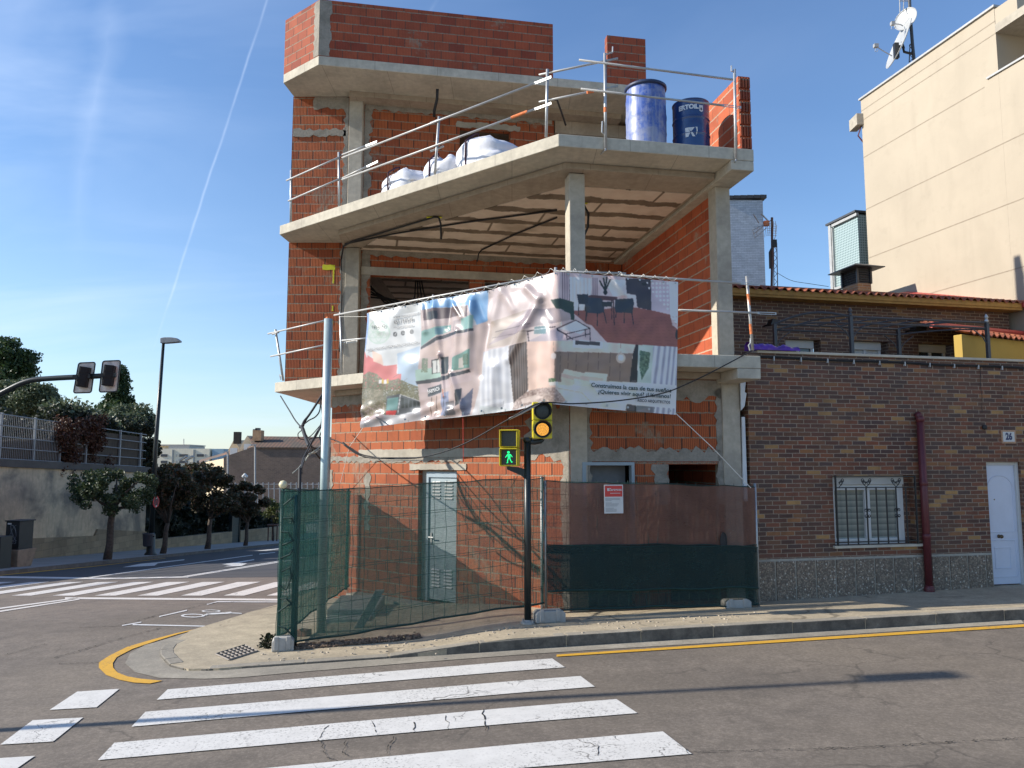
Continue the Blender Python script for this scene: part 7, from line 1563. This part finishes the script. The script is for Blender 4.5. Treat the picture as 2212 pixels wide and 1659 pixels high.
big_tree('bushy_tree', 318, 985, 16, 42, 47, 2600, M_LFD, 'narrow dark tree seen between the wall end and the lamp post', 26, .12, 20, .6)
big_tree('bushy_tree', 232, 905, 28, 20, 45, 2600, M_LFC, 'dark rounded bush just left of the pale leafed bushy tree', 27, .12, 18, .6)
hd_ = empty('garden_hedge', ww(Lw-8, 2, ztf(Lw)), 'dark clipped garden hedge showing above the reed fence', 'hedge'); hc = []
for k in range(40):
    x = rn.uniform(-30, 120); u = X(ww, x, 950); q = onp(x, rn.uniform(905, 985), ww.P+ww.N*2.6, ww.D); hc.append((q, (.9, .5, .6), 1.6))
for k in range(80):
    x = rn.uniform(105, 322); yt = 888 if x < 180 else 912-(x-180)*.03; u = X(ww, x, 950); q = onp(x, yt+8+rn.uniform(-7, 16), ww.P+ww.N*rn.uniform(1., 2.2), ww.D); hc.append((q, (.7, .6, .4), 1))
leaf_obj('foliage', leaves(hc, 20000, .09, 31), M_LFD, hd_); leaf_obj('light_leaves', leaves([(c[0]+Vector((0, 0, .35)), c[1], 1) for c in hc[60:90]], 1500, .11, 32), M_LFO, hd_)

# ================================================================== street lamp, bin, sign
lb = ghit(325, 1199, .12); lampr = empty('street_lamp', lb, 'tall slim dark street lamp on the far pavement with a flat grey head', 'street lamp'); ltp = at(353, 742, lb.y)
lx = lb.x
m = MB(); m.tube([lb, Vector((lx, lb.y, lb.z+(ltp.z-lb.z)*.5)), Vector((ltp.x, lb.y, ltp.z))], [.12, .10, .065], 12); pl_ = m.build('pole', M_DK, lampr, smooth=True)
m = MB(); m.lathe(lb, [(.26, 0), (.26, .06), (.19, .15), (.17, .9), (.13, 1.0)], 14); m.build('base', M_DK, pl_, smooth=True)
m = MB(); L0, Lx = at(349, 738, lb.y), at(390, 736, lb.y); hw = .16
prof = [(349, 731, 742), (358, 729.5, 742), (372, 729.5, 741), (383, 731, 740), (390, 736, 739)]; vs = []
for x, yt, yb in prof:
    for s_ in (-1, 1): vs += [at(x, yt, lb.y)+Vector((0, s_*hw, 0)), at(x, yb, lb.y)+Vector((0, s_*hw, 0))]
fs = []
for i in range(4): o_ = i*4; fs += [(o_, o_+4, o_+5, o_+1), (o_+2, o_+3, o_+7, o_+6), (o_, o_+2, o_+6, o_+4), (o_+1, o_+5, o_+7, o_+3)]
fs += [(0, 1, 3, 2), (16, 18, 19, 17)]; m.add(vs, fs); m.build('lamp_head', plain('lamp_grey', (.25, .27, .28), .5), lampr, bevel=.02)
sgp = at(336.5, 1084, lb.y-.15); sgr = empty('no_parking_sign', sgp, 'round red edged sign seen edge on, fixed to the street lamp pole', 'sign'); ax = Vector((1, -.07, 0)).normalized()
r_s = 12.5*lb.y/F
m = MB(); m.lathe(sgp, [(r_s, 0), (r_s, .02), (r_s*.98, .025)], 28, ax); m.build('disc', plain('sign_red', (.50, .03, .04), .5, 0, .05), sgr); m = MB(); m.lathe(sgp+ax*.027, [(r_s*.72, 0), (r_s*.72, .002)], 28, ax); m.build('dark_field', plain('sign_dark', (.05, .03, .045), .5), sgr)
sf_ = frame(sgp+ax*.032, Vector((-ax.y, ax.x, 0))); m = MB()
for z in (.17, -.19): fbox(m, sf_, -.05, .05, -.002, .002, sgp.z+z-.03, sgp.z+z+.03)
m.build('white_marks', M_PVC, sgr); m = MB(); m.tube([sgp+ax*.03+Vector((0, 0, .1)), sgp+ax*.03+sf_.D*.09-Vector((0, 0, .12))], .012, 4); m.tube([sgp+ax*.03+Vector((0, 0, .1)), sgp+ax*.03-sf_.D*.09-Vector((0, 0, .12))], .012, 4); m.build('red_marks', plain('sign_red', (.50, .03, .04), .5), sgr)
bn0, bn1 = at(312, 1180, lb.y-.25), at(331, 1152, lb.y-.25); binr = empty('litter_bin', bn0, 'dark grey litter bin hanging on the street lamp pole', 'bin'); m = MB(); cx_ = (bn0.x+bn1.x)/2; m.lathe(Vector((cx_-.05, bn0.y, bn0.z)), [(.16, 0), (.19, .05), (.22, bn1.z-bn0.z-.05), (.24, bn1.z-bn0.z), (.19, bn1.z-bn0.z), (.18, bn1.z-bn0.z-.15)], 18); m.build('body', plain('bin_grey', (.045, .045, .055), .5), binr, smooth=True); m = MB(); m.box((cx_+.1, bn0.y+.1, bn1.z-.15), .2, .05, .05); m.build('bracket', M_IRON, binr)
# signal mast arm with two backboards seen from behind
ay = 24.5; ar = ghit(-176, 1234, .12); ms = empty('signal_mast', Vector((at(-150, 900, ay).x, ay, gz(-18, ay)+.12)), 'dark mast arm from the left with two signals seen from behind on pale backboards', 'traffic signal')
bx_ = at(-150, 900, ay).x; m = MB(); m.tube([Vector((bx_, ay, gz(-18, ay)+.1)), Vector((bx_, ay, at(0, 980, ay).z))]+spline([Vector((bx_, ay, at(0, 980, ay).z)), at(-90, 900, ay), at(0, 851, ay), at(58, 824, ay), at(110, 817.5, ay), at(200, 813, ay), at(250, 810, ay)], 5)[1:], .085, 12); m.build('mast_arm', M_DK, ms, smooth=True)
for i, (x0, x1, x2, x3, yt, yb) in enumerate([(170, 206, 197, 158.5, 782.5, 848), (222, 260.5, 253, 214, 778.5, 846)]):
    # tilted board corners: top-left, top-right, bottom-right, bottom-left
    tl0, tr0, br0, bl0 = at(x0, yt+1.5, ay-.08), at(x1, yt, ay+.04), at(x2, yb, ay+.04), at(x3, yb+1, ay-.08)
    def bq(u, v): return tl0.lerp(tr0, u).lerp(bl0.lerp(br0, u), v)
    nrm = (tr0-tl0).cross(bl0-tl0).normalized(); nrm = nrm if nrm.y < 0 else -nrm
    rc = .12; oc = []
    for (cu, cv, a0) in ((rc, rc*.6, 180), (1-rc, rc*.6, 270), (1-rc, 1-rc*.6, 0), (rc, 1-rc*.6, 90)):
        for k in range(5): a = R(a0+k*22.5); oc.append((cu+rc*math.cos(a), cv+rc*.6*math.sin(a)))
    bd = MB(); P_ = [bq(u, v) for u, v in oc]; n = len(P_); bd.add(P_+[p+nrm*-.03 for p in P_], [tuple(range(n)), tuple(reversed(range(n, 2*n)))]+[(k, n+k, n+(k+1) % n, (k+1) % n) for k in range(n)])
    bo = bd.build('backboard', plain('weathered_board_back', (.62, .62, .58), .7, .1, .3, 5), ms); bo['label'] = ['left backboard of the mast arm', 'right backboard of the mast arm'][i]
    m = MB(); m.tube(P_+[P_[0]], .022, 5); m.build('dark_rim', M_IRON, bo)
    m = MB(); a, b_2 = bq(.52, .16), bq(.48, .82); mid = (a+b_2)/2+nrm*.12; up_ = (a-b_2).normalized(); m.box(mid, .30, .26, (a-b_2).length, up_.cross(nrm).normalized(), nrm); 
    for k in (0, 1, 2): m.box(b_2.lerp(a, .16+k*.33)+nrm*.2, .24, .12, (a-b_2).length*.27, up_.cross(nrm).normalized(), nrm)
    m.build('signal_housing', plain('signal_back_black', (.012, .012, .013), .85), bo, bevel=.02)
    m = MB(); m.box(bq(.42, .48)+nrm*.16, .5, .16, .12, (tr0-tl0).normalized(), nrm); m.build('clamp', M_IRON, bo)
# cabinets
cb0 = ghit(4, 1226, .10); cbr = empty('street_cabinet', cb0, 'tall black utility cabinet with chalky scribbles on a tapered beige stone base', 'cabinet'); cY = cb0.y
def bxp(m, x0, x1, y0, y1, Y0, dep, rot=0): a, b_2 = at(x0, y1, Y0), at(x1, y0, Y0); m.box(((a.x+b_2.x)/2, Y0+dep/2, (a.z+b_2.z)/2), b_2.x-a.x, dep, b_2.z-a.z)
crf = frame((at(10, 1200, cY).x, cY), (math.cos(R(-12)), math.sin(R(-12)))); k_ = cY/F
m = MB(); zb0, zb1, zc0, zc1_ = cb0.z, at(0, 1187, cY).z, at(0, 1187, cY).z, at(0, 1124, cY).z
wB, wT = 36*k_, 44*k_; c0 = crf(.22, .35, 0); 
m.add([crf(-.05, 0, zb0), crf(wB-.05, 0, zb0), crf(wB-.05, .6, zb0), crf(-.05, .6, zb0), crf(-.15, -.08, zb1), crf(wT-.1, -.08, zb1), crf(wT-.1, .72, zb1), crf(-.15, .72, zb1)], [(3, 2, 1, 0), (4, 5, 6, 7), (0, 1, 5, 4), (1, 2, 6, 5), (2, 3, 7, 6), (3, 0, 4, 7)]); m.build('stone_base', M_TERRA, cbr, bevel=.02)
m = MB(); fbox(m, crf, -.02, wT-.18, 0, .6, zc0, zc1_-.04); fbox(m, crf, -.05, wT-.13, -.04, .64, zc1_-.04, zc1_); co = m.build('cabinet_body', plain('cabinet_black', (.012, .016, .02), .45), cbr, bevel=.01)
m = MB(); fbox(m, crf, .05, .20, -.008, -.001, zc1_-.14, zc1_-.09); m.build('label_plate', M_PVC, co)
q = text_mb('nes', .26, crf, wT-.45, zc0+.28, -.006, ext=0, shear=.3); q.build('scribble', plain('chalk', (.2, .22, .24), .8), co)
m = MB(); m.tube([crf(wT-.42+.12*math.cos(a*1.3)*(1-.1*math.sin(a*3)), -.006, zc1_-.42+.26*math.sin(a)) for a in np.linspace(0, 14, 60)], .007, 3); m.build('scribble', plain('chalk', (.2, .22, .24), .8), co)
cb1 = ghit(-30, 1228, .1); m = MB(); q = at(-14, 1150, cb1.y-.6); c2 = empty('street_cabinet', Vector((q.x, cb1.y-.6, cb1.z)), 'second lower dark cabinet just showing at the left picture edge', 'cabinet'); fbox(m, frame((at(-40, 1200, cb1.y-.6).x, cb1.y-.6), (1, 0)), 0, 38*cb1.y/F, 0, .6, cb1.z-.1, at(0, 1160, cb1.y-.6).z); m.build('cabinet_body', plain('cabinet_black', (.012, .016, .02), .45), c2, bevel=.01)

# ================================================================== distance
def bpx_box(m, x0, x1, y0, y1, Y, dep, zb=None): a, b_2 = at(x0, y1, Y), at(x1, y0, Y); zb = a.z if zb is None else zb; m.box(((a.x+b_2.x)/2, Y+dep/2, (zb+b_2.z)/2), b_2.x-a.x, dep, b_2.z-zb)
rY = 95.; rh = empty('terraced_house', at(590, 1100, rY), 'distant row of houses with windowless brown brick flank, tiled roof and two gables', 'building'); gb = -5
V = lambda x, y, Y=rY: at(x, y, Y)
def vz(x, Y=rY): return V(x, 1000, Y).x
m = MB(); pts_ = [V(483, 1140), V(712, 1140), V(712, 965.5), V(550, 964.5), V(483, 987)]; n = 5; m.add(pts_+[p+Vector((0, 12, 0)) for p in pts_], [(0, 1, 2, 3, 4), (9, 8, 7, 6, 5)]+[(k, 5+k, 5+(k+1) % 5, (k+1) % 5) for k in range(5)]); m.build('flank_wall', M_FB, rh)
m = MB(); A_ = [V(548, 965.5, 94.8), V(716, 966.5, 94.8), V(716, 944, 99), V(536, 942, 99)]; m.add(A_+[p+Vector((0, 0, -.15)) for p in A_], [(0, 1, 2, 3), (7, 6, 5, 4), (0, 4, 5, 1), (3, 2, 6, 7), (0, 3, 7, 4), (1, 5, 6, 2)])
mt2, t, b = mat('far_striped_tile'); uvv, u_, v_ = uvxy(t); s_ = t.m('MULTIPLY_ADD', t.m('SINE', t.m('MULTIPLY', u_, 14.)), .5, .5); nn = t.noise(uvv, .5, 3); c_ = t.mix(t.step(nn, .4, .65), (.13, .10, .075), (.22, .11, .07)); c_ = t.mix(t.m('MULTIPLY', s_, .6), c_, (.05, .045, .04)); t.put(b.inputs['Base Color'], c_); b.inputs['Roughness'].default_value = .9
rfo = m.build('roof', mt2, rh)
m = MB(); m.box(V(558, 941, 97), 1.1, 1.1, 1.3); rc1 = m.build('chimney', M_CB, rfo); m = MB(); m.box(V(552, 935, 97), .5, .6, .9); m.box(V(557, 934, 97), .5, .6, 1.1); m.build('cap', M_GREYP, rc1)
m = MB(); m.box(V(513, 946, 103), .8, .8, 1.6); m.build('chimney', M_DARK, rfo)
for i, (xa, xp, xb, yp, yb, Y) in enumerate([(515, 534, 556, 941, 972, 98.), (490, 505, 524, 950, 978, 104.)]):
    m = MB(); P_ = [V(xa, yb+50, Y), V(xb, yb+50, Y), V(xb, yb, Y), V(xp, yp, Y), V(xa, yb, Y)]; m.add(P_+[p+Vector((3, 6, 0)) for p in P_], [(0, 1, 2, 3, 4), (9, 8, 7, 6, 5)]+[(k, 5+k, 5+(k+1) % 5, (k+1) % 5) for k in range(5)]); m.build('gable_wall', M_OCHRE, rh)
m = MB(); m.box(V(505, 978, 97), .9, .2, 1.2); m.box(V(535, 970, 97), .9, .2, 1.3); m.build('window', M_PVC, rh)
m = MB(); A_ = [V(431, 998, 108), V(483, 987, 97.5), V(530, 968, 97), V(432, 990, 109)]; m.add([V(430, 999, 110), V(550, 964, 95), V(535, 963, 97.5), V(430, 994, 113)], [(0, 1, 2, 3)]); m.build('lean_roof', mt2, rh)
m = MB(); P_ = [V(431, 1100, 110), V(484, 1120, 95.3), V(484, 990, 95.3), V(431, 1001, 110)]; m.add(P_+[p+Vector((2, 8, 0)) for p in P_], [(0, 1, 2, 3), (7, 6, 5, 4), (0, 4, 5, 1), (1, 5, 6, 2), (2, 6, 7, 3), (3, 7, 4, 0)]); m.build('side_wall', M_OCHRE, rh)
m = MB(); m.box(V(455, 1030, 103), 1.6, .4, 2.2); m.build('window', M_PVC, rh)
aY2 = 150.; ap = empty('apartment_building', at(400, 1050, aY2), 'pale cream apartment block with grey bays far down the street', 'building')
m = MB(); bpx_box(m, 330, 453, 969, 1100, aY2, 14); m.build('wall', M_FCREAM, ap); m = MB(); bpx_box(m, 453.2, 483, 969.5, 1100, aY2+.4, 14); m.build('blue_wall', M_FBLUE, ap)
m = MB(); bpx_box(m, 345, 407, 960, 969.2, aY2+3, 8); m.build('penthouse', M_OCHRE, ap); m = MB(); bpx_box(m, 364, 408, 963, 969.2, aY2+2.5, 8); bpx_box(m, 340, 410, 960.5, 962.5, aY2+2.4, 8); m.build('penthouse_roof', M_PALEG, ap)
for x0, x1 in ((366, 375), (412, 421)):
    m = MB(); bpx_box(m, x0, x1, 971, 1100, aY2-.15, .3); m.build('glazed_bay', plain('bay_grey', (.26, .28, .28), .4), ap)
for y in (981, 995, 1009, 1023):
    for x0, x1 in ((347, 361), (387, 405), (425, 440), (442, 445), (380, 382)):
        m = MB(); bpx_box(m, x0, x1, y, y+5.5, aY2-.1, .3); m.build('window', M_GREYP if x1-x0 > 4 else M_PALEG, ap)
m = MB(); m.tube([at(397, 962, aY2), at(397, 948, aY2)], .08, 4); m.build('roof_mast', M_PALEG, ap)
bt_ = big_tree('hedge_tree', 400, 1030, 60, 24, 75, 6000, M_LFR, 'reddish tree tops between the lamp post and the apartment block', 41, .22, 40, 1.0); bt_['group'] = 'trees beyond the hedge'
for i, (x, y0, y1, Y, lb_) in enumerate([(492, 1045, 976, 80, 'slim grey lamp column in front of the ochre wall'), (551, 1045, 961, 78, 'taller pale lamp column in front of the brown brick flank')]):
    m = MB(); m.tube([at(x, y0+60, Y), at(x, y1, Y)], .09, 6); root = empty('lamp_column', at(x, y0+60, Y), lb_, 'street lamp', 'distant lamp columns'); m.build('column', M_PALEG, root); m = MB(); q = at(x-3, y1, Y); m.box(q, .5, .2, .1); m.build('head', M_PALEG, root)
root = empty('flood_light_mast', at(402, 1060, 85), 'pair of grey flood lights on one column above the dark trees', 'street lamp'); m = MB(); m.tube([at(402, 1060, 85), at(402, 994, 85)], .1, 6); m.build('column', M_PALEG, root); m = MB(); m.box(at(396, 990, 85), .9, .5, .18, Vector((.85, 0, .52)).normalized(), Vector((0, 1, 0))); m.box(at(409, 990, 85), .9, .5, .18, Vector((.85, 0, .52)).normalized(), Vector((0, 1, 0))); m.build('flood_head', plain('lamp_grey', (.25, .27, .28), .5), root)
root = empty('globe_lamp', at(529, 1080, 75), 'small twin globe lamp in front of the brown brick flank', 'street lamp'); m = MB(); m.tube([at(529, 1080, 75), at(529, 1030, 75)], .07, 6); m.build('column', M_PALEG, root)
for x, y in ((526, 1029), (532, 1029), (529, 1026)): m = MB(); m.lathe(at(x, y, 75), [(.02, -.17), (.13, -.1), (.17, 0), (.13, .1), (.02, .17)], 10); m.build('globe', M_PVC, root, smooth=True)
ffr = empty('court_fence', at(560, 1090, 72), 'tall post and wire court fence in front of the brown brick flank', 'fence')
for x in range(496, 720, 12):
    m = MB(); m.tube([at(x, 1090, 72), at(x, 1042, 72)], .05, 5); m.build('post', M_PALEG, ffr)
m = MB(); m.tube([at(494, 1046, 72), at(720, 1046, 72)], .03, 4); m.tube([at(494, 1056, 72), at(720, 1056, 72)], .03, 4); m.build('wire', M_PALEG, ffr)

# ================================================================== street lamp outside the frame whose shadow falls on the crossing
G_ = ghit(1965, 1462); hh = 7.4; bp_ = G_+SUND*(hh/SUND.z); pdir = Vector((-SUND.x, -SUND.y, 0)).normalized()
base = Vector((bp_.x-1.2*.3, bp_.y-.12, gz(bp_.x, bp_.y))); nl = empty('street_lamp', base, 'dark near street lamp standing left of the picture', 'street lamp'); m = MB()
m.tube([base, Vector((base.x, base.y, bp_.z-.3)), Vector((base.x+.1, base.y+.03, bp_.z)), bp_], [.07, .05, .04, .035], 10); m.build('pole', M_DK, nl); m = MB(); m.box(bp_, .95, .30, .12, -pdir, Vector((pdir.y, -pdir.x, 0))); m.build('lamp_head', M_DK, nl)
